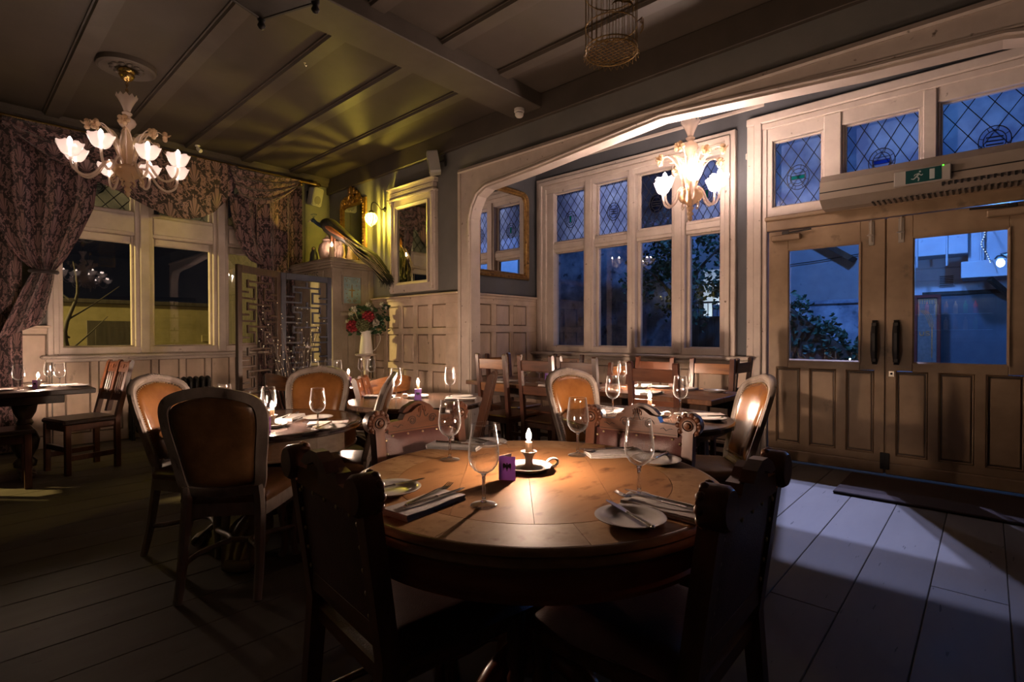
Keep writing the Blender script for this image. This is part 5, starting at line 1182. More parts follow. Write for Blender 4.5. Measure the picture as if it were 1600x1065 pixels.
# ================================================================ CORNER LOBBY with sign, stained light, matchboard
bx0, by0, bz = 3.40, 6.24, 2.20
lob = thing('corner_lobby', 'white painted corner lobby with a pale etched window and cornice, below the peacock', 'lobby', (3.71, 6.8, 0))
def ll(mb): return mb.warp(lambda x, y, z: (x - 3.71, y - 6.8, z))
mb = MB(); mb.box(bx0, bx0 + .13, by0, by0 + .13, 0, 2.08, .006); ll(mb).build('corner_post', M['lobby'], lob)
mb = MB(); mb.box(bx0 + .13, 3.56, by0 + .02, by0 + .05, 1.5, 2.08, .003).box(3.83, XB, by0 + .02, by0 + .05, 1.5, 2.08, .003).box(3.56, 3.83, by0 + .02, by0 + .05, 1.5, 1.62, .003).box(3.56, 3.83, by0 + .02, by0 + .05, 1.98, 2.08, .003); mb.box(3.93, 3.955, by0 + .0, by0 + .03, 0, 2.1, .004); ll(mb).build('front_frame', M['lobby'], lob)
for k in range(5):
    x = bx0 + .13 + k * .098; ll(MB().box(x + .001, min(x + .097, XB), by0 + .02, by0 + .045, 0, 1.5, .004)).build('matchboard', M['lobby'], lob)
mb = MB(); mb.tube([(bx0 + .10, by0 - .005, 1.485), (3.95, by0 - .005, 1.485)], .03, 10); ll(mb).build('sill_roll', M['lobby'], lob, 60)
mb = MB(); frame_rect(mb, 'y', by0 + .02, 3.555, 3.835, 1.615, 1.985, [(-.012, -.01), (.012, -.01), (.004, .012), (-.01, .012)], (0, -1, 0)); ll(mb).build('window_moulding', M['lobby'], lob)
M['etch'] = surf('etched_blue_pane', (.20, .29, .31), (.30, .40, .42), .3, scale=14)
pn = ll(MB().box(3.565, 3.825, by0 + .028, by0 + .033, 1.625, 1.975)).build('etched_pane', M['etch'], lob)
M['amber'] = surf('amber_painted_glass', (.20, .12, .03), (.30, .2, .06), .4, scale=30)
mb = MB(); yy = by0 + .025
mb.prism([(3.685, 1.72), (3.695, 1.70), (3.705, 1.72), (3.702, 1.79), (3.74, 1.795), (3.74, 1.805), (3.702, 1.81), (3.70, 1.87), (3.695, 1.885), (3.69, 1.87), (3.688, 1.81), (3.65, 1.805), (3.65, 1.795), (3.688, 1.79)], yy, yy + .003, 'y')
for s in (-1, 1):
    mb.tube([(3.695 + s * (.035 + .028 * exp(-.2 * q) * cos(q)), yy, 1.655 + .028 * exp(-.2 * q) * sin(q)) for q in [k * .5 for k in range(16)]], .004, 4)
    for q in range(5): mb.ball((3.695 + s * (.07 + .03 * ((q * 37) % 3) / 3), yy, 1.70 + .055 * q), (.008, .002, .008), 6, 4)
    for q in range(3): mb.ball((3.695 + s * (.03 + .03 * q), yy, 1.945 + .01 * (q % 2)), (.007, .002, .007), 6, 4)
ll(mb).build('painted_ornament', M['amber'], pn)
mb = MB(); mb.box(bx0 + .02, bx0 + .05, by0 + .13, YA, 0, 2.08); ll(mb).build('side_board', M['lobby'], lob)
mb = MB(); mb.box(bx0 + .008, bx0 + .022, 6.50, 7.15, 1.93, 2.075, .003); sb = ll(mb).build('sign_board', M['lobby'], lob)
# letters of the sign, cut as thin black shapes (reads along -Y)
GL = {'S': [[(1, .85), (.75, 1), (.25, 1), (0, .8), (.1, .6), (.9, .42), (1, .2), (.75, 0), (.25, 0), (0, .15)]], 'A': [[(0, 0), (.5, 1), (1, 0)], [(.2, .38), (.8, .38)]], 'I': [[(.5, 0), (.5, 1)], [(.25, 0), (.75, 0)], [(.25, 1), (.75, 1)]], 'N': [[(0, 0), (0, 1), (1, 0), (1, 1)]], 'T': [[(.5, 0), (.5, 1)], [(0, 1), (1, 1)]]}
mb = MB(); y = 7.02
for chh in 'SAINTS':
    w = .028 if chh == 'I' else .052
    for st in GL[chh]: mb.tube([(bx0 + .006, y - w * a, 1.965 + .085 * b) for a, b in st], .0055, 4)
    y -= w + .020
ll(mb).build('sign_lettering', M['black'], sb)
mb = MB()
for (o, z0, z1) in ((.03, 2.08, 2.11), (.05, 2.11, 2.145), (.075, 2.145, 2.175)): mb.box(bx0 - o, XB, by0 - o, YA, z0, z1, .006)
mb.box(bx0 - .055, XB, by0 - .055, YA, 2.175, 2.20, .006); ll(mb).build('cornice', M['lobby'], lob)
# ---- things on top of the lobby
def on_top(z): return z
ca = thing('pillar_candle', 'thick lit pillar candle on the front corner of the lobby top', 'candle', (3.405, 6.262, bz))
MB().lathe([(0, 0), (.030, 0), (.030, .135), (.026, .142), (.012, .135), (0, .135)], 20).build('wax', M['wax'], ca, 60); MB().tube([(0, 0, .13), (.001, 0, .15)], .0012, 5).build('wick', M['black'], ca)
MB().lathe([(0, .146), (.006, .151), (.010, .162), (.0095, .172), (.006, .185), (.0025, .196), (0, .203)], 14).build('flame', M['flamep'], ca, 179)
M['stone'] = surf('pinkish_carved_stone', (.30, .20, .15), (.46, .33, .25), .7, scale=16, bump=.4, bscale=30)
M['stone2'] = surf('ochre_carved_stone', (.26, .17, .08), (.46, .32, .16), .7, scale=16, bump=.4, bscale=30)
t = thing('stoneware_jar', 'pinkish stoneware jar behind the candle on the lobby top', 'jar', (3.47, 6.50, bz)); MB().lathe([(0, 0), (.07, 0), (.10, .05), (.115, .13), (.10, .20), (.06, .235), (.05, .25), (.065, .265), (.062, .275), (.045, .27)], 24).build('body', M['stone'], t, 60); MB().lathe([(.02, .262), (.055, .27), (.03, .30), (.014, .31), (.018, .325), (0, .335)], 16).build('lid', M['stone'], t, 60)
t = thing('carved_stone_figure', 'pale carved stone figure right of the candle on the lobby top', 'sculpture', (3.60, 6.38, bz)); MB().box(-.07, .07, -.05, .05, 0, .03, .008).box(-.075, .075, .02, .05, .03, .26, .02).build('back_slab', M['stone'], t); MB().lathe([(0, .03), (.05, .03), (.055, .09), (.04, .15), (.045, .18), (.02, .20), (.028, .225), (.024, .255), (0, .265)], 14, (0, -.005, 0)).build('figure', M['stone'], t, 60)
t = thing('carved_ochre_figure', 'ochre carved figure group beneath the peacock tail on the lobby top', 'sculpture', (3.74, 6.33, bz)); MB().lathe([(0, 0), (.06, 0), (.055, .08), (.04, .15), (.05, .18), (.02, .21), (.03, .23), (.02, .26), (0, .265)], 12, (-.02, 0, 0)).ball((.05, -.01, .10), (.04, .04, .09)).ball((.05, -.01, .20), .026).build('figures', M['stone2'], t, 60); MB().box(.085, .12, -.03, .03, 0, .24, .006).build('gilt_end_board', M['gold'], t)
t = thing('dark_figurine', 'small dark praying figurine at the left of the lobby top', 'sculpture', (3.50, 6.93, bz)); MB().lathe([(0, 0), (.06, 0), (.055, .07), (.05, .13), (.035, .165), (.026, .18), (.03, .20), (.022, .225), (0, .235)], 14).build('robe', surf('blue_black_glaze', (.02, .025, .05), (.04, .04, .07), .4), t, 60); MB().ball((-.02, -.03, .20), .02).build('face', M['stone'], t, 179)
# ---- peacock
pk = thing('mounted_peacock', 'mounted peacock with a long dark tail trailing down beside the white mirror', 'peacock', (3.53, 6.42, bz))
def pl(mb): return mb.warp(lambda x, y, z: (x - 3.53, y - 6.42, z - bz))
M['pkbody'] = surf('peacock_dark_plumage', (.014, .016, .020), (.05, .045, .03), .5, scale=40, stretch=(1, 1, 1))
M['pkneck'] = surf('peacock_blue_neck', (.010, .022, .06), (.02, .05, .12), .35, scale=60)
M['pkback'] = surf('peacock_scaled_back', (.035, .032, .016), (.10, .088, .042), .5, scale=70)
M['pkwing'] = surf('peacock_chestnut_wing', (.22, .075, .028), (.34, .13, .05), .55, scale=30)
M['pktail'] = surf('peacock_tail', (.008, .007, .006), (.022, .024, .010), .55, scale=30)
M['quill'] = surf('pale_quill', (.40, .30, .24), rough=.5)
mb = MB(); mb.tube(spl([(3.44, 6.575, 2.64), (3.475, 6.51, 2.665), (3.505, 6.44, 2.62), (3.545, 6.34, 2.54), (3.60, 6.23, 2.45), (3.66, 6.09, 2.34)], 5), [.03, .055, .078, .094, .105, .112, .116, .118, .118, .116, .113, .109, .104, .099, .093, .088, .083, .078, .073, .068, .064, .06, .056, .052, .048, .045], 16, flat=.85); pl(mb).build('body', M['pkbody'], pk, 179)
mb = MB(); mb.tube(spl([(3.455, 6.55, 2.70), (3.50, 6.45, 2.715), (3.56, 6.33, 2.62), (3.64, 6.17, 2.47), (3.70, 6.03, 2.35)], 5), [.03, .045, .06, .07, .075, .076, .075, .074, .072, .07, .067, .064, .06, .057, .054, .05, .046, .042, .038, .034, .03], 12, flat=.45, up=(0, 0, 1)); pl(mb).build('scaled_back', M['pkback'], pk, 179)
mb = MB(); mb.tube(spl([(3.40, 6.47, 2.655), (3.44, 6.38, 2.60), (3.49, 6.28, 2.53), (3.55, 6.17, 2.45)], 5), [.014, .02, .026, .031, .034, .035, .035, .034, .032, .03, .028, .025, .022, .018, .014, .009], 10, flat=1.0); pl(mb).build('chestnut_wing', M['pkwing'], pk, 179)
mb = MB(); mb.tube(spl([(3.45, 6.54, 2.665), (3.425, 6.60, 2.68), (3.405, 6.645, 2.70), (3.385, 6.685, 2.735)], 4), [.06, .052, .045, .039, .034, .031, .029, .027, .026, .025, .024, .024, .026], 12); mb.ball((3.378, 6.70, 2.745), (.032, .038, .03), 12, 8); hd = pl(mb).build('neck_and_head', M['pkneck'], pk, 179)
mb = MB(); mb.tube([(3.365, 6.725, 2.74), (3.35, 6.752, 2.731), (3.343, 6.768, 2.722)], [.012, .007, .001], 8); pl(mb).build('beak', surf('horn', (.50, .42, .32), rough=.4), hd, 179)
mb = MB(); mb.ball((3.353, 6.695, 2.75), (.006, .014, .010), 8, 5); pl(mb).build('eye_patch', M['china'], hd, 179)
mb = MB()
for k in range(5): e = (3.39 + .012 * (k - 2), 6.705 - .012 * (k - 2), 2.825 + .004 * (2 - abs(k - 2))); mb.tube([(3.382, 6.698, 2.772), e], .0018, 4); mb.ball(e, .008, 7, 5)
pl(mb).build('crest', M['pkneck'], hd, 179)
for s in (-.03, .03): 
    mb = MB(); mb.tube([(3.52 + s, 6.42 + s * .6, 2.52), (3.515 + s, 6.44 + s * .6, 2.36), (3.525 + s, 6.42 + s * .6, 2.225)], [.02, .012, .010], 8)
    for q in range(3): a = 2.6 + q * .8; mb.tube([(3.525 + s, 6.42 + s * .6, 2.22), (3.525 + s + .06 * cos(a), 6.42 + s * .6 + .06 * sin(a), 2.207)], .007, 6)
    pl(mb).build('leg', M['pkwing'], pk, 60)
rt_ = random.Random(21); mb = MB(); fr = MB(); qm = MB()
for k in range(230):
    u = rt_.uniform(-1, 1); w = rt_.uniform(-1, 1); dr = rt_.uniform(.75, 1.08)
    A = Vector((3.60 + .055 * u, 6.20 + .05 * w, 2.43 + .05 * w + .02)); B = Vector((3.68 + .085 * u, 6.0 + .07 * w, 2.28 + .10 * w))
    C = Vector((3.775 + .09 * u, 5.84 + .07 * w, 2.15 + .12 * w)); D_ = Vector((3.86 + .08 * u, 5.75 + .10 * w, lerp(2.13, 1.86, (w * -.5 + .5) * dr)))
    pts = spl([tuple(A), tuple(B), tuple(C), tuple(D_)], 4); wd = rt_.uniform(.009, .017)
    mb.tube(pts, [wd * .6] * 3 + [wd] * 8 + [wd * 1.2, wd * .7], 5, flat=.3)
    for q in range(5):
        e = Vector(pts[-2]); fr.tube([tuple(e), tuple(e + Vector((rt_.uniform(-.03, .03), rt_.uniform(-.05, .03), rt_.uniform(-.11, -.02))))], [.003, .0008], 3)
    if k % 17 == 3: qm.tube([tuple(Vector(p) + Vector((-.055, -.04, .0))) for p in pts], .0024, 4)
tl_ = pl(mb).build('tail_feathers', M['pktail'], pk, 60, kind='stuff'); pl(fr).build('tail_fringe', M['pktail'], tl_, None, kind='stuff'); pl(qm).build('pale_quills', M['quill'], tl_, 60)
# ================================================================ SPEAKERS, DETECTOR, SENSOR
def speaker(label, loc, rz, tiltx):
    t = thing('wall_speaker', label, 'speaker', loc, rz); t.rotation_euler[0] = tiltx
    pr = [(-.075, -.13), (.075, -.13), (.095, -.11), (.095, .11), (.075, .13), (-.075, .13), (-.095, .11), (-.095, -.11)]
    mb = MB(); mb.prism(pr, -.06, .06, 'y'); mb.warp(lambda x, y, z: (x * (1 - .25 * (y + .06) / .12), y, z)); mb.build('cabinet', M['white'], t)
    MB().prism([(x * .9, z * .92) for x, z in pr], -.068, -.061, 'y').build('grille', surf('speaker_mesh', (.34, .32, .28), (.38, .36, .32), .6, scale=200), t)
    MB().lathe([(.0, -.0705), (.045, -.0705), (.062, -.069)], 20, (0, 0, -.045), 'y').build('woofer', surf('speaker_cone', (.20, .19, .17), rough=.6), t, 60)
    MB().ball((0, -.07, -.105), (.008, .004, .008), 8, 5).build('badge', M['enamel'], t); MB().tube([(0, .05, 0), (0, .10, 0), (0, .13, .02)], .014, 8).box(-.04, .04, .12, .14, -.05, .06, .004).build('wall_bracket', M['iron'], t)
    return t
speaker('white loudspeaker angled out beside the end of the curtain pole', (3.72, 7.33, 3.24), R(18), R(14)); speaker('grey white loudspeaker tucked under the beam above the white mirror', (3.90, 4.80, 3.215), R(-128), R(10))
sd = thing('smoke_detector', 'white smoke detector under the end of the ceiling beam', 'detector', (3.85, 3.42, 3.42)); MB().lathe([(0, 0), (.05, 0), (.05, -.03), (.042, -.036), (0, -.036)], 20).build('base', M['enamel'], sd, 40); MB().lathe([(.036, -.036), (.036, -.044)], 20).build('dark_slot', M['iron'], sd); MB().lathe([(.042, -.044), (.042, -.062), (.03, -.078), (0, -.082)], 20).build('sensor_dome', M['enamel'], sd, 40)
ps = thing('ceiling_sensor', 'tiny white spotlight on the ceiling edge above the curtains', 'sensor', (2.13, 7.15, 3.53)); MB().lathe([(0, 0), (.03, 0), (.028, -.02), (0, -.02)], 14).build('base', M['enamel'], ps, 40); MB().tube([(0, 0, -.02), (0, -.01, -.05), (.02, -.05, -.085)], [.012, .02, .024], 10).build('head', M['enamel'], ps, 50)
hk = thing('brass_ceiling_hook', 'tiny bright hook on a ceiling batten near the beam', 'hook', (2.11, 4.32, ZC - .012)); MB().lathe([(0, 0), (.014, 0), (.010, -.006), (0, -.008)], 12).tube([(0, 0, -.006), (0, 0, -.02), (.012, 0, -.03), (.018, 0, -.02)], .003, 6).build('hook', M['chrome'], hk, 60)
# ================================================================ CURTAINS
def damask():
    m, nt, out = newmat('damask_cloth'); L = nt.links.new
    uv = N(nt, 'ShaderNodeTexCoord'); sp = N(nt, 'ShaderNodeSeparateXYZ'); L(uv.outputs['UV'], sp.inputs[0])
    def mth(op, a, b=None, c=None):
        n = N(nt, 'ShaderNodeMath', operation=op)
        for i, q in enumerate((a, b, c)):
            if q is None: continue
            if isinstance(q, (int, float)): n.inputs[i].default_value = q
            else: L(q, n.inputs[i])
        return n.outputs[0]
    x = mth('MULTIPLY', sp.outputs[0], 1 / .27); fx = mth('FLOOR', x); lx = mth('SUBTRACT', mth('FRACT', x), .5); ax = mth('ABSOLUTE', lx)
    y = mth('ADD', mth('MULTIPLY', sp.outputs[1], 1 / .36), mth('MULTIPLY', fx, .5)); ly = mth('SUBTRACT', mth('FRACT', y), .5)
    # scroll shapes: mirrored noise bent by its own second octave
    cv = N(nt, 'ShaderNodeCombineXYZ'); L(ax, cv.inputs[0]); L(mth('MULTIPLY', ly, 1.25), cv.inputs[1])
    n1 = N(nt, 'ShaderNodeTexNoise'); n1.inputs['Scale'].default_value = 5.2; n1.inputs['Detail'].default_value = 1.2; n1.inputs['Distortion'].default_value = 1.5; L(cv.outputs[0], n1.inputs['Vector'])
    n2 = N(nt, 'ShaderNodeTexNoise'); n2.inputs['Scale'].default_value = 13; n2.inputs['Detail'].default_value = 1.0; n2.inputs['Distortion'].default_value = 2.2; L(cv.outputs[0], n2.inputs['Vector'])
    # palmette in the middle of every repeat: fan of rays inside an oval
    rad = mth('SQRT', mth('ADD', mth('MULTIPLY', mth('MULTIPLY', ax, 2.9), mth('MULTIPLY', ax, 2.9)), mth('MULTIPLY', mth('MULTIPLY', ly, 2.3), mth('MULTIPLY', ly, 2.3))))
    ang = mth('ARCTAN2', ax, mth('ADD', ly, .28)); ray = mth('SINE', mth('MULTIPLY', ang, 17))
    palm = mth('MULTIPLY', mth('LESS_THAN', rad, mth('ADD', .58, mth('MULTIPLY', ray, .09))), mth('ADD', .62, mth('MULTIPLY', ray, .38)))
    sc = mth('GREATER_THAN', n1.outputs['Fac'], .505); ve = mth('MULTIPLY', mth('GREATER_THAN', n2.outputs['Fac'], .43), sc)
    outer = mth('MULTIPLY', ve, mth('GREATER_THAN', rad, .70))
    f = mth('MAXIMUM', palm, outer)
    mx = N(nt, 'ShaderNodeMix', data_type='RGBA'); L(f, mx.inputs[0]); mx.inputs[6].default_value = (.018, .007, .009, 1); mx.inputs[7].default_value = (.25, .14, .14, 1)
    b = N(nt, 'ShaderNodeBsdfPrincipled'); L(mx.outputs[2], b.inputs['Base Color']); b.inputs['Sheen Weight'].default_value = .3
    rg = N(nt, 'ShaderNodeMapRange'); rg.inputs['To Min'].default_value = .75; rg.inputs['To Max'].default_value = .42; L(f, rg.inputs[0]); L(rg.outputs[0], b.inputs['Roughness']); L(b.outputs[0], out.inputs[0]); return m
M['damask'] = damask()
def cloth(name, parent, fn, uvf, nu, nv):
    mb = MB(); mb.grid(fn, nu, nv); me = bpy.data.meshes.new(name); me.from_pydata(mb.v, [], mb.f)
    ul = me.uv_layers.new(name='UVMap'); 
    uvs = [uvf(i / nu, j / nv) for i in range(nu + 1) for j in range(nv + 1)]
    for l in me.loops: ul.data[l.index].uv = uvs[l.vertex_index]
    me.polygons.foreach_set('use_smooth', [True] * len(me.polygons)); me.materials.append(M['damask']); return link(name, me, parent)
def poly_at(P, z):
    for (x0, z0), (x1, z1) in zip(P, P[1:]):
        if z1 <= z <= z0: return lerp(x0, x1, (z0 - z) / max(1e-6, z0 - z1))
    return P[0][0] if z > P[0][1] else P[-1][0]
YC = 7.29
cl = thing('damask_curtain', 'dark damask curtain tied back at the left side of the draped window', 'curtain', (.2, YC, 0), 0, 'damask window dressing')
def off(f): return lambda u, v: (lambda p: (p[0] - .2, p[1] - YC, p[2]))(f(u, v))
def pleat(x, n, amp, ph=0): return amp * (abs(sin(n * x + ph)) ** .8 * 2 - 1)
cloth('straight_drape', cl, off(lambda u, v: (lerp(-.98, .56, u), YC + .02 + pleat(u, 20, .045) + .02 * sin(u * 9 + v * 3), lerp(3.37, .03, v))), lambda u, v: (u * 3.2, -v * 3.3), 150, 24)
RE = [(1.20, 3.37), (1.17, 2.86), (1.14, 2.60), (1.02, 2.28), (.90, 2.02), (.80, 1.87)]; LE = [(.30, 3.37), (.34, 2.6), (.42, 2.2), (.52, 2.0), (.64, 1.87)]
def sw(u, v):
    z = lerp(3.37, 1.87, v); x = lerp(poly_at(LE, z), poly_at(RE, z), u); z2 = z - .22 * (1 - u) * v * 0 
    return (x, YC - .05 + pleat(u * 1.0, 10.5, .055 * (1 - .55 * v), 1.1) - .03 * v, z)
cloth('swept_drape', cl, off(sw), lambda u, v: (u * 1.5, -v * 1.6), 110, 40)
def tail(u, v):
    z = lerp(1.87, lerp(1.16, 1.33, u), v); w = lerp(.16, .34, v ** .7); c = lerp(.72, .535, v); x = c + (u - .5) * w
    return (x, YC - .08 + pleat(u, 6.5, .045 - .015 * v, .5) - .05 * v + (.07 * max(0, v - .88) / .12), z)
cloth('gathered_tail', cl, off(tail), lambda u, v: (u * .9, -v * .75), 60, 26)
MB().tube([(.62 - .2, -.02, 1.87), (.66 - .2, -.14, 1.865), (.74 - .2, -.165, 1.86), (.81 - .2, -.10, 1.865), (.83 - .2, 0, 1.87)], .022, 8).build('tie_back', M['damask'], cl, 60)
cs = thing('damask_swag', 'wide damask swag draped under the curtain pole across the north window', 'curtain', (1.5, YC - .06, 3.0), 0, 'damask window dressing')
BT = [(.42, 3.30), (.62, 3.14), (.80, 3.01), (1.0, 2.92), (1.17, 2.87), (1.36, 2.80), (1.55, 2.71), (1.72, 2.64), (1.87, 2.605), (2.05, 2.62), (2.2, 2.67), (2.33, 2.755), (2.45, 2.90), (2.56, 3.08), (2.62, 3.20)]
def bt(x):
    for (a, b), (c, d) in zip(BT, BT[1:]):
        if a <= x <= c: return lerp(b, d, (x - a) / (c - a))
    return BT[-1][1]
def swag(u, v):
    x = lerp(.42, 2.62, u); zb = bt(x); z = lerp(3.39, zb, v); k = max(0, 1 - u * 2.4)
    q = v + .30 * (u - .5) * k
    fold = .035 * sin(q * 15 - u * 3) * (k * .9 + .10) + .03 * sin(u * pi) * sin(v * pi) + .02 * max(0, u - .85) / .15 * sin(u * 110)
    return (x - 1.5, -.03 - fold - .05 * v * sin(pi * min(1, u * 1.1)), z - 3.0)
cloth('swag_cloth', cs, swag, lambda u, v: (u * 2.3, -v * lerp(.25, .85, sin(pi * u))), 120, 40)
s2 = thing('damask_swag', 'small damask swag of deep folds at the right end of the curtain pole', 'curtain', (3.0, YC - .07, 3.1), 0, 'damask window dressing')
def swag2(u, v):
    x0, z0, x1, z1 = lerp(2.50, 2.60, v), lerp(3.38, 3.03, v), lerp(3.44, 3.36, v), lerp(3.39, 3.26, v)
    sag = lerp(.03, .24, v); x = lerp(x0, x1, u); z = lerp(z0, z1, u) - sag * 4 * (u ** .8) * (1 - u) * .62
    return (x - 3.0, -.04 - .035 * sin(v * 22 + u) * sin(pi * min(max(u, .02), .98)) ** .5 - .03 * v, z - 3.1)
cloth('fold_cloth', s2, swag2, lambda u, v: (u * 1.05, -v * .8), 50, 50)
cr2 = thing('damask_curtain', 'damask curtain hanging at the right side of the draped window, above the screen', 'curtain', (3.2, YC, 0), 0, 'damask window dressing')
cloth('straight_drape', cr2, lambda u, v: (lerp(2.86, 3.50, u) - 3.2, pleat(u, 9.5, .045) + .01, lerp(3.32, .03, v)), lambda u, v: (u * 1.35, -v * 3.3), 90, 24)
LR = [(2.52, 3.05), (2.53, 2.9), (2.56, 2.7), (2.60, 2.48), (2.67, 2.32), (2.78, 2.19), (2.86, 2.165)]
cloth('swept_drape', cr2, lambda u, v: (lambda z: (lerp(poly_at(LR, z), 3.06, u) - 3.2, -.05 + pleat(u, 6.2, .045, .6), z))(lerp(3.05, lerp(2.165, 2.15, u), v)), lambda u, v: (u * .8, -v * .95), 60, 30)
rl_ = thing('curtain_pole', 'brass curtain pole with a turned finial along the top of the north window', 'pole', (1.2, YC, 3.41)); MB().tube([(-2.6, 0, 0), (2.46, 0, 0)], .022, 10).build('rod', M['brass'], rl_, 60); MB().lathe([(.022, 0), (.03, .01), (.022, .03), (.034, .05), (.04, .08), (.024, .11), (.03, .13), (.015, .15), (0, .155)], 14, (2.44, 0, 0), 'x').build('finial', M['brass'], rl_, 60)
for x in (-.8, 2.30): MB().tube([(x, 0, -.02), (x, .08, -.04), (x, .155, -.04)], .014, 7).ball((x, .0, -.045), .022, 8, 6).build('pole_bracket', M['brass'], rl_, 60)
# ================================================================ RADIATOR
ra = thing('cast_iron_radiator', 'black cast iron column radiator under the left end of the north window', 'radiator', (1.87, 7.28, 0), 0)
for k in range(13):
    x = -.40 + .066 * k; mb = MB()
    for yy in (-.06, 0, .06): mb.tube([(x, yy, .10), (x, yy, .64)], .019, 8)
    mb.ball((x, 0, .655), (.028, .085, .045), 10, 6).ball((x, 0, .10), (.026, .082, .03), 10, 6); mb.build('column_section', M['iron'], ra, 60)
for s in (-1, 1): MB().tube([(s * .40, -.05, .0), (s * .40, -.05, .09)], .02, 8).tube([(s * .40, .05, .0), (s * .40, .05, .09)], .02, 8).build('foot', M['iron'], ra, 60)
# ================================================================ FOLDING LATTICE SCREEN
scn = thing('folding_lattice_screen', 'tall folding screen of fretwork lattice, one brown and one blue grey leaf', 'screen', (2.27, 5.2, 0))
FR = []
for i in range(8):
    z = i * .215
    FR += [((.0, z), (.36, z)), ((.64, z), (1, z)), ((.36, z), (.36, z + .11)), ((.64, z), (.64, z + .11)), ((.18, z + .11), (.36, z + .11)), ((.64, z + .11), (.82, z + .11)), ((.18, z + .11), (.18, z + .17)), ((.82, z + .11), (.82, z + .17)), ((.18, z + .165), (.82, z + .165)), ((.5, z + .165), (.5, z + .215)), ((0, z + .06), (.18, z + .06)), ((.82, z + .06), (1, z + .06))]
def leaf(a, sgn, m, nm):
    root = thing('x', 'x', 'x'); bpy.data.objects.remove(root)
    W_ = .61
    def tf(mb): return mb.warp(lambda x, y, z: (sgn * x * cos(a) - y * sin(a), sgn * x * sin(a) + y * cos(a), z))
    fr = tf(MB().box(.005, .06, -.016, .016, .02, 1.83, .004).box(W_ - .055, W_, -.016, .016, .02, 1.83, .004).box(.06, W_ - .055, -.016, .016, 1.765, 1.83, .004).box(.06, W_ - .055, -.016, .016, .02, .10, .004)).build(nm, M[m], scn)
    for (p, q) in FR:
        x0, x1 = sorted((.06 + .495 * p[0], .06 + .495 * q[0])); z0, z1 = sorted((.10 + p[1] * .955, .10 + q[1] * .955)); z1 = min(z1, 1.765)
        if z0 >= 1.75: continue
        tf(MB().box(x0 - .009, x1 + .009, -.010, .010, z0 - .009, z1 + .009, .002)).build('fret_bar', M[m], fr)
leaf(R(31.6) , -1, 'brownpaint', 'brown_leaf'); leaf(R(10), 1, 'bluepaint', 'blue_grey_leaf')
tw = thing('twig_lights', 'bare twigs strung with tiny warm lights in front of the lattice screen', 'lights', (2.30, 5.02, 0))
rt_ = random.Random(5); mb = MB(); bm_ = MB()
MB().lathe([(0, 0), (.09, 0), (.10, .04), (.085, .22), (.07, .30), (.08, .32)], 16).build('dark_vase', M['iron'], tw, 50)
for k in range(26):
    a = rt_.uniform(0, 6.28); l = rt_.uniform(.75, 1.42); r = rt_.uniform(.08, .34)
    pts = [(.02 * cos(a), .02 * sin(a), .2)] + [(r * q ** 1.3 * cos(a + .3 * sin(q * 5 + k)) * 1.25, r * .5 * q ** 1.3 * sin(a), .2 + l * q) for q in (.25, .5, .75, 1.0)]
    P = spl(pts, 3); mb.tube(P, [lerp(.005, .0015, i / len(P)) for i in range(len(P))], 4)
    for i in range(4, len(P)):
        if rt_.random() < .55:
            p = Vector(P[i]) + Vector((rt_.uniform(-.04, .04), rt_.uniform(-.03, .03), rt_.uniform(-.02, .05))); mb.tube([P[i], tuple(p)], .0012, 3); bm_.ball(p, .0038, 5, 4)
mb.build('twigs', surf('twig_bark', (.04, .025, .018), rough=.8), tw, 60, kind='stuff'); bm_.build('fairy_bulbs', M['fairy'], tw, None, kind='stuff')
# ================================================================ FLOWER JUG ON ITS STAND
stn = thing('turned_jug_stand', 'white turned candle stand holding the flower jug in front of the lobby', 'stand', (3.645, 5.85, 0)); MB().lathe([(0, .0), (.15, 0), (.15, .03), (.06, .06), (.04, .12), (.055, .2), (.035, .3), (.05, .5), (.03, .62), (.032, .78), (.045, .86), (.036, .90), (.06, .94), (0, .94)], 20).build('turned_post', M['trim'], stn, 50); MB().lathe([(0, .938), (.12, .942), (.135, .95), (.138, .964), (.12, .968), (0, .968)], 28).build('dish_top', M['trim'], stn, 50)
jg = thing('enamel_jug', 'tall white enamel jug filled with flowers on the white stand', 'jug', (3.645, 5.85, .969)); MB().lathe([(0, 0), (.085, 0), (.085, .02), (.078, .10), (.066, .20), (.064, .235), (.074, .27), (.082, .292), (.076, .292), (.060, .24), (.06, .12), (0, .11)], 28).build('body', M['enamel'], jg, 60)
MB().tube(spl([(.065, -.05, .26), (.13, -.09, .25), (.14, -.10, .17), (.10, -.075, .07), (.065, -.05, .03)], 4), .008, 8, flat=.6).build('handle', M['enamel'], jg, 60)
fb = thing('mixed_bouquet', 'red, white and green flowers with dark leaves in the enamel jug', 'flowers', (3.645, 5.85, 1.20))
rf = random.Random(3)
def flower(nm, c, r, m, n, sz):
    mb = MB()
    for k in range(n):
        z = 1 - 2 * (k + .5) / n; a = k * 2.39996; q = sqrt(1 - z * z); p = (c[0] + r * q * cos(a), c[1] + r * q * sin(a), c[2] + r * z); mb.ball(p, (sz, sz, sz * .75), 6, 4)
    mb.ball(c, r * .8, 8, 6); mb.tube([(0, 0, -.12), (c[0] * .5, c[1] * .5, c[2] * .4), tuple(c)], .003, 5); mb.build(nm, M[m], fb, 179)
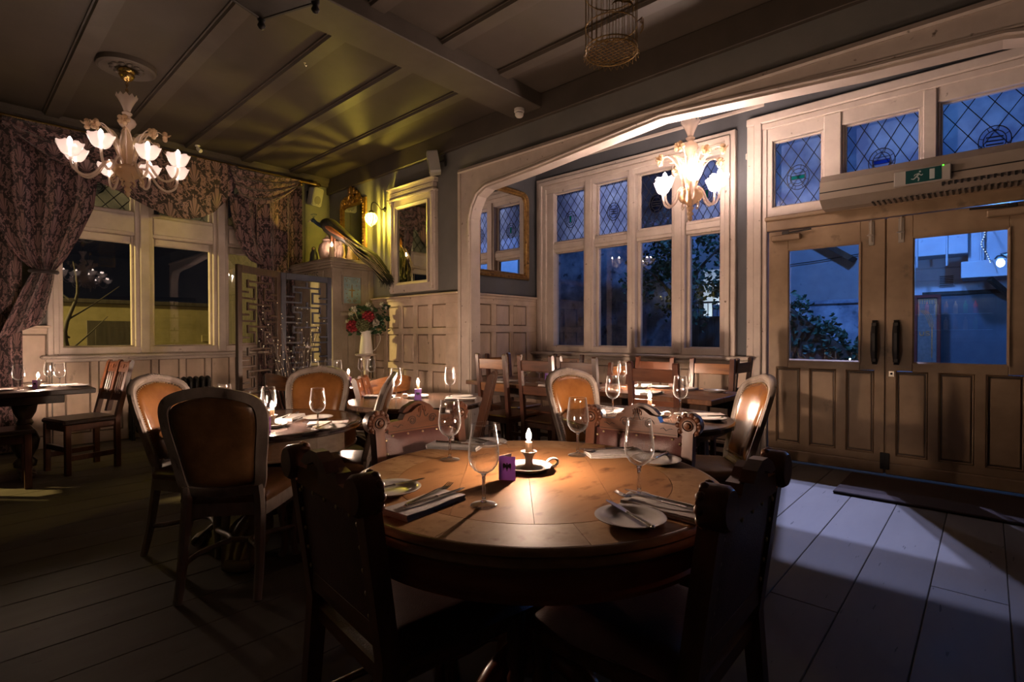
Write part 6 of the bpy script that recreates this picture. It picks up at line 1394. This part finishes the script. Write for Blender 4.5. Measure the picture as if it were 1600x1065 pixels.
# the view from the room is along about (+.6,+.8): right of the picture is (+.67,-.74)
def fp(r, f, z): return (r * .80 - f * .6, -r * .60 - f * .8, z)
flower('red_rose', fp(.035, .10, .235), .062, 'petalr', 34, .024); flower('red_peony', fp(-.155, .10, .115), .062, 'petalr', 34, .024); flower('green_hydrangea', fp(-.03, .13, .13), .075, 'petalg', 60, .017)
for r, f, z, s in ((.03, .02, .39, .034), (.20, -.02, .40, .032), (.13, .12, .16, .045), (-.22, .0, .17, .034), (-.14, .04, .33, .04), (-.19, -.02, .27, .03), (.24, 0, .36, .026), (.06, .05, .33, .03)): flower('white_blossom', fp(r, f, z), s * .85, 'petalw', 14, s * .34)
for k in range(150):
    r = rf.uniform(-.24, .30); f = rf.uniform(-.12, .11); z = rf.uniform(.03, .40) - .25 * abs(r) * rf.random(); c = Vector(fp(r * (1 - .25 * rf.random()), f, z)); d = Vector((rf.uniform(-1, 1), rf.uniform(-1, 1), rf.uniform(-.5, .8))).normalized(); s_ = d.orthogonal().normalized(); l = rf.uniform(.05, .085); w = l * .36
    mb = MB(); mb.grid(lambda u, v: tuple(c + d * l * (u - .5) + s_ * w * sin(pi * (.04 + .93 * u)) * (v - .5) * 2 + d.cross(s_) * (.012 * sin(pi * u) - .010 * abs(v - .5))), 5, 2); mb.build('leaf', M['leaf'], fb, 60)
# ================================================================ HANGING BIRDCAGE AND LANTERN
bc = thing('gilt_birdcage', 'gilt wire birdcage with metal leaves hanging close to the camera', 'birdcage', (2.353, 1.453, 2.66))
M['gilw'] = surf('tarnished_gilt_wire', (.17, .095, .022), (.28, .17, .05), .45, metal=.5, scale=20)
rc = .132
for zz in (0, .02, .13, .30, .42): MB().tube([(rc * cos(k * pi / 16), rc * sin(k * pi / 16), zz) for k in range(32)], .0032, 5, closed=True).build('hoop', M['gilw'], bc, 60)
for k in range(26): a = k * 2 * pi / 26; MB().tube([(rc * cos(a), rc * sin(a), 0), (rc * cos(a), rc * sin(a), .42), (rc * .8 * cos(a), rc * .8 * sin(a), .52), (rc * .35 * cos(a), rc * .35 * sin(a), .58), (0, 0, .60)], .0015, 4).build('wire', M['gilw'], bc, 60)
mb = MB()
for k in range(-5, 6):
    h = sqrt(max(0, rc * rc - (k * .023) ** 2)); mb.tube([(k * .023, -h, 0), (k * .023, h, 0)], .0016, 4); mb.tube([(-h, k * .023, .003), (h, k * .023, .003)], .0016, 4)
mb.build('floor_mesh', M['gilw'], bc, 60, kind='stuff')
mb = MB()
for k in range(28): a = k * 2 * pi / 28; b = a + pi / 28; mb.tube([(rc * cos(a), rc * sin(a), 0), ((rc + .012) * cos(b), (rc + .012) * sin(b), -.022), (rc * cos(a + pi / 14), rc * sin(a + pi / 14), 0)], .0014, 4)
mb.build('lower_fringe', M['gilw'], bc, 60)
for aa, zz, sc in ((-2.5, .28, 1.1), (-2.2, .17, .9), (-1.55, .28, .9), (-1.2, .13, .8), (-3.1, .35, .9)):
    mb = MB()
    for q in range(5):
        an = (q - 2) * .55
        def lf(u, v): 
            l = .075 * sc * u; w = .013 * sc * sin(pi * (.05 + .9 * u)) * (v - .5) * 2; t_ = sin(an) * l + cos(an) * w; d_ = -.35 * l * u + .0; return ((rc + .012 + .02 * sin(u * 3)) * cos(aa + t_ / rc), (rc + .012 + .02 * sin(u * 3)) * sin(aa + t_ / rc), zz + cos(an) * l * .8 - sin(an) * w - .035 * u * u * 1.6)
        mb.grid(lf, 6, 2)
    mb.build('metal_leaf', M['gilw'], bc, 60)
MB().tube([(0, 0, .60), (0, 0, .875)], .004, 6).build('hanging_rod', M['gilw'], bc, 60)
ln = thing('pierced_metal_lantern', 'dark pierced metal lantern at the top edge of the picture, only its foot in view', 'lantern', (.994, 2.478, 2.78), R(-69.6))
for s in range(4):
    a = s * pi / 2; c, sn_ = cos(a), sin(a)
    def rt2(mb): return mb.warp(lambda x, y, z: (x * c - y * sn_, x * sn_ + y * c, z))
    pn = rt2(MB().box(-.17, .17, -.182, -.166, 0, .022, .003).box(-.17, .17, -.178, -.168, .10, .125, .003).box(-.17, .17, -.178, -.168, .46, .50, .003).box(-.176, -.160, -.180, -.164, 0, .5).box(.160, .176, -.180, -.164, 0, .5)).build('pierced_side', M['iron'], ln)
    for k in range(6):
        x = -.135 + .054 * k; rt2(MB().tube([(x + .02 * cos(q), -.172, .062 + .034 * sin(q)) for q in [i * pi / 6 for i in range(12)]], .005, 4, closed=True).tube([(x + .027, -.172, .022), (x + .027, -.172, .10)], .004, 4)).build('scroll_ring', M['iron'], pn, 60)
    for k in range(2): rt2(MB().tube([(-.16, -.172, .125), (.16, -.172, .46)] if k else [(.16, -.172, .125), (-.16, -.172, .46)], .004, 4)).build('cross_bar', M['iron'], pn)
    rt2(MB().lathe([(0, -.05), (.012, -.045), (.02, -.03), (.012, -.012), (.02, 0), (.02, .02), (0, .02)], 12, (-.172, -.172, 0))).build('ball_finial', M['iron'], ln, 60)
MB().box(-.168, .168, -.168, .168, .004, .012).build('base_plate', M['iron'], ln)
mb = MB(); mb.add([(-.17, -.17, .5), (.17, -.17, .5), (.17, .17, .5), (-.17, .17, .5), (0, 0, .66)], [(0, 1, 4), (1, 2, 4), (2, 3, 4), (3, 0, 4), (3, 2, 1, 0)]); mb.tube([(0, 0, .64), (0, 0, .76)], .006, 6); mb.build('peaked_top', M['iron'], ln)
# ================================================================ DOOR MAT, AIR CURTAIN, EXIT SIGN
mt = tag(MB().box(4.55, 5.27, -.95, .868, 0.001, .022, .006).build('door_mat', surf('coir_mat', (.022, .010, .007), (.038, .018, .012), .95, scale=180, bump=.6, bscale=400)), 'dark coir door mat in front of the double doors', 'mat')
ac = thing('air_curtain_heater', 'long beige air curtain heater mounted over the double doors', 'heater', (5.40, .10, 2.30))
pr = [(0, .02), (-.06, -.01), (-.20, -.01), (-.315, .05), (-.315, .11), (-.30, .20), (-.24, .265), (-.15, .285), (0, .285)]
MB().prism([(a, b) for a, b in pr], -.62, .98, 'y').warp(lambda x, y, z: (x, y, z)).build('casing', surf('beige_metal_case', (.30, .24, .19), (.34, .275, .22), .45, scale=6), ac)
for k in range(34): 
    y = -.58 + .036 * k; MB().box(-.235, -.08, y, y + .012, -.016, -.008).build('outlet_vane', M['iron'], ac)
MB().box(-.319, -.314, -.62, .98, .104, .112).build('case_seam', M['iron'], ac)
for k in range(22):
    y = -.60 + .036 * k; MB().box(-.318, -.300, y, y + .014, .02, .046).build('front_louvre', M['iron'], ac)
ex = thing('exit_sign', 'unlit green emergency exit sign box on the front of the air curtain', 'sign', (5.085, .385, 2.355), 0)
MB().box(-.035, 0.0, -.17, .175, 0, .115, .006).build('sign_box', surf('clear_grey_plastic', (.40, .36, .32), rough=.25), ex)
gp_ = MB().box(-.0375, -.035, -.115, .10, .008, .107).build('green_panel', surf('exit_green', (.006, .055, .055), rough=.35), ex)
mb = MB(); X = -.0385
def pg(P): mb.prism(P, X - .0006, X, 'x')
# running figure, then the doorway (seen with +Y to the left)
mb.ball((X, .012, .088), (.001, .0065, .0065), 8, 5)
for P in ([(.020, .080), (.040, .052), (.030, .046), (.012, .072)], [(.036, .056), (.052, .040), (.066, .044), (.066, .038), (.050, .032), (.030, .048)], [(.034, .054), (.022, .036), (.026, .018), (.018, .018), (.014, .038), (.028, .056)], [(.022, .078), (.044, .072), (.050, .060), (.045, .058), (.040, .067), (.022, .072)], [(.018, .074), (.004, .062), (-.006, .068), (-.006, .062), (.004, .055), (.020, .068)]): pg(P)
pg([(-.045, .02), (-.045, .095), (-.075, .095), (-.075, .02)]); mb.build('running_man_pictogram', surf('sign_white', (.42, .46, .44), rough=.5), gp_)
MB().ball((-.038, -.125, .108), .0045, 8, 5).build('charge_light', M['led'], ex)
# ================================================================ OUTSIDE
M['pave'] = surf('dark_paving', (.05, .05, .055), (.09, .09, .095), .8, scale=2)
M['render'] = surf('blotchy_whitewash', (.16, .19, .25), (.46, .50, .58), .85, scale=2.4, detail=7, lo=.38, hi=.62, dark=(.07, .08, .10), dscale=5, dlo=.60, dhi=.70)
M['shed'] = surf('painted_shed', (.42, .45, .50), (.52, .55, .60), .6, scale=3, dark=(.18, .2, .24), dscale=14, dlo=.66, dhi=.8)
M['fence'] = surf('dark_fence', (.035, .028, .022), (.07, .055, .045), .8, scale=5, stretch=(3, 3, .4))
M['yardwall'] = surf('ochre_yard_wall', (.24, .20, .10), (.36, .30, .16), .85, scale=3)
struct('ground', MB().box(-14, 18, -8, 22, -.3, -.13), M['pave'])
tag(MB().box(9.6, 9.8, 4.1, 11, -.14, 3.5).build('yard_wall', M['render']), 'blotchy whitewashed yard wall outside the left lights of the big window', 'wall')
tag(MB().box(11.2, 11.4, 3.0, 4.6, -.14, 2.6).build('yard_wall', M['shed']), 'pale lit wall behind the yard fence outside the right window light', 'wall')
fc = thing('yard_fence', 'dark board fence with a railing top outside the right window light', 'fence', (9.3, 3.4, -.13))
for k in range(11): MB().box(-.012, .012, -.78 + .142 * k, -.645 + .142 * k, 0, 1.62, .003).build('fence_board', M['fence'], fc)
MB().box(-.03, .03, -.80, .80, 1.62, 1.66, .004).box(-.025, .025, -.80, .80, 1.90, 1.93, .004).build('rail', M['fence'], fc)
for k in range(19): MB().tube([(0, -.76 + .084 * k, 1.66), (0, -.76 + .084 * k, 1.90)], .008, 5).build('baluster', M['iron'], fc)
def foliage(name, parent, pts, m, seed, l0, l1):
    rg = random.Random(seed); v = []; f = []
    for c in pts:
        d = Vector((rg.uniform(-1, 1), rg.uniform(-1, 1), rg.uniform(-.8, .6))).normalized(); s_ = d.orthogonal().normalized(); s_ = (s_ * cos(1.7 * rg.random()) + d.cross(s_) * sin(1.7 * rg.random())).normalized()
        l = rg.uniform(l0, l1); w = l * .34; n_ = d.cross(s_) * l * .12; b = len(v); c = Vector(c)
        v += [tuple(c - d * l * .5), tuple(c + s_ * w + n_), tuple(c + d * l * .5), tuple(c - s_ * w + n_)]; f += [(b, b + 1, b + 2), (b, b + 2, b + 3)]
    mb = MB(); mb.v = v; mb.f = f; return mb.build(name, M[m], parent, kind='stuff')
rg = random.Random(11)
tr_ = thing('leafy_yard_tree', 'leafy tree in the yard outside the right lights of the big window', 'tree', (8.3, 3.75, -.13))
MB().tube(spl([(0, 0, 0), (.03, .02, .8), (-.02, .05, 1.6), (.02, .1, 2.3)], 4), [.09, .088, .085, .08, .075, .07, .068, .065, .06, .055, .05, .045, .04], 9).build('trunk', M['fence'], tr_, 60)
for k in range(6): a = k * 1.1; MB().tube(spl([(0, .04, 1.5 + .1 * k), (.3 * cos(a), .35 * sin(a), 2.0 + .1 * k), (.6 * cos(a), .8 * sin(a), 2.35 + .1 * k)], 3), [.035, .03, .026, .022, .018, .014, .010], 6).build('branch', M['fence'], tr_, 60)
P = []
for k in range(34):
    a = rg.uniform(0, 6.28); r = rg.uniform(.1, .85); c = (r * .7 * cos(a), r * 1.0 * sin(a), rg.uniform(1.55, 3.3)); s = rg.uniform(.16, .34)
    for q in range(75): d = Vector((rg.gauss(0, 1), rg.gauss(0, 1), rg.gauss(0, .8))); P.append(tuple(Vector(c) + d * s * .55))
foliage('leaves', tr_, P, 'ivy', 2, .06, .12)
hg = thing('ivy_hedge', 'dark ivy hedge stepping down to the right outside the left door pane', 'hedge', (8.0, 1.8, -.13))
P = []
for k in range(2600):
    y = rg.uniform(-.75, .95); top = 1.20 + .80 * max(0, min(1, (y + .62) / .95)) + .10 * sin(y * 17) + .05 * sin(y * 41); z = top * (rg.random() ** .6); x = -.10 - .16 * rg.random() + .10 * (z / top)
    P.append((x + rg.uniform(-.05, .2), y, z))
foliage('ivy_leaves', hg, P, 'ivy', 3, .06, .11)
MB().box(-.10, .06, -.62, .9, 0, 1.0).prism([(-.62, 1.0), (.9, 1.0), (.9, 1.75), (.25, 1.72), (-.1, 1.4)], -.10, .06, 'x').build('hedge_stems', M['fence'], hg)
tag(MB().box(10.2, 10.4, .85, 4.0, -.14, 1.72).box(10.15, 10.45, .85, 4.0, 1.72, 1.79, .01).build('garden_wall', M['render']), 'mottled garden wall with a coping outside the left door pane', 'wall')
ob = thing('gable_building', 'plain pale building side rising behind the garden wall outside the left door pane', 'building', (12.4, 2.5, -.13))
MB().box(0, .3, -2.2, 3, 0, 4.5).build('wall', M['shed'], ob); MB().prism([(-.55, 2.85), (.12, 3.35), (.20, 3.28), (-.47, 2.78)], -.5, 0, 'x').build('bargeboard', M['fence'], ob); MB().tube([(-.1, 2.2, 2.75), (-.1, .2, 2.86), (-.1, -1.6, 3.02)], .010, 5).build('cable', M['iron'], ob)
sh = thing('yard_shed', 'painted outbuilding with boxed eaves and a bracket outside the right door pane', 'shed', (9.0, .2, -.13))
MB().box(0, .3, -2.2, .72, 0, 3.6).build('wall', M['shed'], sh)
for k in range(4): MB().box(-.02, .0, -2.2, .70, 2.05 + .17 * k, 2.21 + .17 * k, .004).build('weatherboard', M['shed'], sh)
MB().box(-.42, 0, -.0, .66, 2.34, 2.78, .006).build('eaves_box', M['shed'], sh); MB().box(-.55, 0, -1.9, .06, 2.02, 2.22, .006).build('eaves_box', M['shed'], sh); MB().box(-.35, 0, -1.9, .0, 2.22, 2.7, .006).build('fascia', M['shed'], sh)
for y in (.50, .20, -.12, -.40): MB().tube([(-.43, y, 2.2), (-.43, y, 2.78)], .012, 6).build('downpipe', M['shed'], sh)
MB().box(-.025, 0, .14, .30, 1.97, 2.12, .003).build('vent_frame', M['shed'], sh)
for k in range(6): MB().box(-.03, -.024, .15, .29, 1.978 + .023 * k, 1.990 + .023 * k).build('vent_bar', M['iron'], sh)
MB().box(-.03, 0, -.75, .42, .5, 1.85, .004).build('dark_door', surf('dark_blue_door', (.05, .07, .10), (.08, .10, .13), .5), sh)
MB().box(-.05, 0, -.80, .47, 1.85, 1.90, .004).build('door_lintel', M['fence'], sh); mb = MB(); mb.tube([(-.5, -.20, 2.0), (-.02, -.55, 1.62)], .035, 4); mb.tube([(-.5, -.55, 2.0), (-.02, -.55, 1.62)], .03, 4); mb.build('bracket', M['fence'], sh)
pc = thing('framed_poster_case', 'dark red framed pub board with gilt lettering behind the right door pane', 'poster', (8.72, .60, .0))
MB().box(-.03, .03, .10, .14, .80, 1.72, .004).box(-.03, .03, -.14, -.10, .80, 1.72, .004).box(-.03, .03, -.14, .14, 1.68, 1.72, .004).box(-.03, .03, -.14, .14, .80, .84, .004).build('red_frame', surf('dark_red_paint', (.10, .012, .012), rough=.4), pc)
MB().box(-.01, .01, -.10, .10, .84, 1.68).build('board', surf('grey_board', (.10, .09, .085), (.16, .15, .14), .6, scale=30), pc); MB().box(-.02, .03, -.13, -.05, 0, .82).box(-.02, .03, .05, .13, 0, .82).build('legs', M['fence'], pc)
mb = MB()
for k in range(7):
    for j in range(3): mb.ball((-.012, .075 - .025 * k, 1.655 - .022 * j), (.002, .006, .006), 6, 4)
mb.tube([(-.012, .09, 1.44), (-.012, .09, 1.66), (-.012, -.09, 1.66), (-.012, -.09, 1.44)], .004, 4)
for k in range(4): mb.tube(spl([(-.012, .08 - .02 * k, 1.52), (-.012, .02 - .02 * k, 1.45), (-.012, -.03 - .012 * k, 1.30)], 4), .003, 4)
mb.tube([(-.012, -.05, 1.30), (-.012, -.05, .90)], .006, 4)
U = [[(0, 1), (0, .2), (.2, 0), (.7, 0), (.9, .2), (.9, 1)], [(.9, .2), (.9, 0)]]; S = [[(.9, .85), (.7, 1), (.2, 1), (0, .8), (.15, .58), (.75, .42), (.9, .2), (.7, 0), (.2, 0), (0, .15)]]
for st in U: mb.tube([(-.012, .075 - .045 * a, 1.19 + .05 * b) for a, b in st], .005, 4)
for st in S: mb.tube([(-.012, .015 - .045 * a, 1.19 + .05 * b) for a, b in st], .005, 4)
mb.build('gilt_lettering', M['gold'], pc)
fl_ = thing('yard_lamp', 'glaring white yard lamp on a post at the right edge of the door glass', 'lamp', (7.6, -.085, 1.99))
MB().lathe([(0, .05), (.03, .05), (.05, .02), (.05, .01), (0, .01)], 16).tube([(0, 0, .05), (0, -.25, .10), (0, -.32, 0), (0, -.32, -2.12)], .02, 8).build('post', M['iron'], fl_, 60); MB().ball((0, 0, -.03), (.035, .035, .045), 12, 8).build('lamp_glass', M['floodw'], fl_, 179)
point('yard_lamp_light', (7.52, -.085, 1.96), P_BLUE_C, (.10, .36, 1.0), .05)
point('yard_back_light', (10.5, 3.85, 1.5), P_BACK, (.9, .95, .85), .08)
ic = thing('icicle_lights', 'string of cold white icicle lights hanging in the yard behind the right door pane', 'lights', (8.35, .02, 2.05))
mb = MB(); P = spl([(.25, .03, .60), (0, .03, .45), (.0, .02, .33), (0, .05, .22), (0, .0, .10), (0, -.03, 0)], 4); mb.tube(P, .004, 4); mb.build('cable', M['iron'], ic); mb = MB()
for p in P[::1]: mb.ball((p[0] - .01, p[1] + .006, p[2]), .007, 6, 4)
mb.build('bulbs', emit('cold_bulb', (.75, .88, 1), 1.6), ic, kind='stuff')
# ---- north side: low yard building, bare tree, street lamp
nb = thing('low_yard_building', 'low ochre building lit yellow outside the draped north window', 'building', (2.6, 12.6, -.13))
MB().box(-4.5, 6, 0, .3, 0, 1.95).build('wall', M['yardwall'], nb); MB().box(-4.5, 6, -.06, .36, 1.95, 2.03, .01).build('coping', M['fence'], nb); MB().box(-.75, .10, -.04, 0, 0, 1.62, .004).box(-.62, -.04, -.06, -.03, .85, 1.5).build('shed_door', M['fence'], nb); MB().box(-.62, -.04, -.05, -.02, .86, 1.49).build('door_light', surf('dim_glass', (.08, .08, .09), rough=.2), nb)
for k in range(7):
    for j in range(4): MB().box(1.2 + .32 * k + .16 * (j % 2), 1.5 + .32 * k + .16 * (j % 2), -.02, 0, .9 + .15 * j, 1.04 + .15 * j, .006).build('brick', M['yardwall'], nb)
bt_ = thing('bare_yard_tree', 'thin bare tree outside the left pane of the draped window', 'tree', (1.35, 10.6, -.13))
MB().tube(spl([(0, 0, 0), (.02, 0, .8), (-.06, 0, 1.4), (.10, 0, 2.0), (.05, 0, 2.5)], 4), [.05, .05, .048, .046, .044, .042, .04, .037, .034, .03, .027, .024, .02, .016, .012, .009, .006], 7).build('trunk', M['fence'], bt_, 60)
for a, z, l in ((2.6, 1.3, .6), (.4, 1.6, .7), (2.9, 1.9, .5), (.2, 1.1, .5)): MB().tube(spl([(0, 0, z), (l * .5 * cos(a), .1, z + .25), (l * cos(a), .05, z + .55)], 4), [.016, .014, .013, .012, .010, .009, .007, .006, .004], 5).build('branch', M['fence'], bt_, 60)
sl = thing('street_lamp', 'sodium street lamp outside, left of the draped window and out of view', 'lamp', (-4.5, 11.2, -.13)); MB().tube([(0, -.3, 0), (0, -.3, 3.9), (0, 0, 3.95)], .04, 8).build('post', M['iron'], sl, 60); MB().lathe([(.16, 3.78), (.10, 3.92), (0, 3.95)], 16).build('hood', M['iron'], sl, 60)
for x, y, z, nm in ((7.47, 1.73, 4.13, 'upper'), (7.49, 1.90, 3.69, 'lower')):
    f_ = thing('yard_floodlight', '%s floodlight on a pole on a long arm outside the small left transom light' % nm, 'lamp', (x, y, z)); MB().box(.03, .07, -.07, .07, -.05, .05, .006).build('housing', M['iron'], f_); MB().tube([(.03, 0, 0), (-1.0, 0, 3.55 - z + .1), (5.50 - x, 0, 3.40 - z)], .014, 7).build('wall_arm', M['iron'], f_, 60)
tag(MB().box(3.98, 4.16, 7.64, 12.6, -.13, 3.6).build('yard_wall', M['fence']), 'high wall dividing the two yards, out of view behind the corner lobby', 'wall')  # added as a light blocker between street lamp and whitewashed wall
# ---- hidden back bar on the west wall: shows as a reflection in the right door pane
bb = thing('back_bar_shelf', 'lit glass bottle shelf on the west wall, seen only mirrored in the door pane', 'shelf', (XW, .70, 0))
for z in (1.30, 1.62): MB().box(0, .20, -.75, .75, z - .012, z, .002).build('glass_shelf', surf('shelf_glass', (.45, .6, .62), rough=.15), bb)
MB().box(.0, .02, -.8, .8, 1.1, 2.1).build('back_panel', M['fence'], bb); MB().box(.16, .19, -.74, .74, 1.94, 1.955).build('light_strip', emit('bar_strip', (.75, .88, 1), 30), bb); MB().box(.195, .215, -.80, .80, 1.915, 1.96).build('pelmet_lip', M['fence'], bb); MB().box(.0, .24, -.80, .80, 1.96, 1.99).build('pelmet', M['fence'], bb)
BC_ = [(.45, .03, .04), (.05, .35, .10), (.55, .45, .30), (.30, .14, .04), (.60, .62, .60), (.65, .05, .06)]
for k in range(12):
    m = surf('bottle_%d' % k, BC_[k % 6], rough=.15) if k < 6 else m0[k % 6]
    if k == 0: m0 = []
    if k < 6: m0.append(m)
    o = thing('spirit_bottle', 'spirit bottle on the %s hidden back bar shelf, %s from its south end' % ('upper' if k < 7 else 'lower', ('first', 'second', 'third', 'fourth', 'fifth', 'sixth', 'seventh')[k % 7]), 'bottle', (XW + .10, .20 + .15 * (k % 7), 1.62 if k < 7 else 1.30), 0, 'bottles on the hidden back bar')
    MB().lathe([(0, 0), (.036, 0), (.038, .01), (.038, .16), (.03, .19), (.013, .21), (.013, .26), (0, .26)], 14).build('glass_body', m, o, 60); MB().lathe([(0, .255), (.015, .255), (.015, .285), (0, .285)], 10).build('stopper', M['iron'], o)
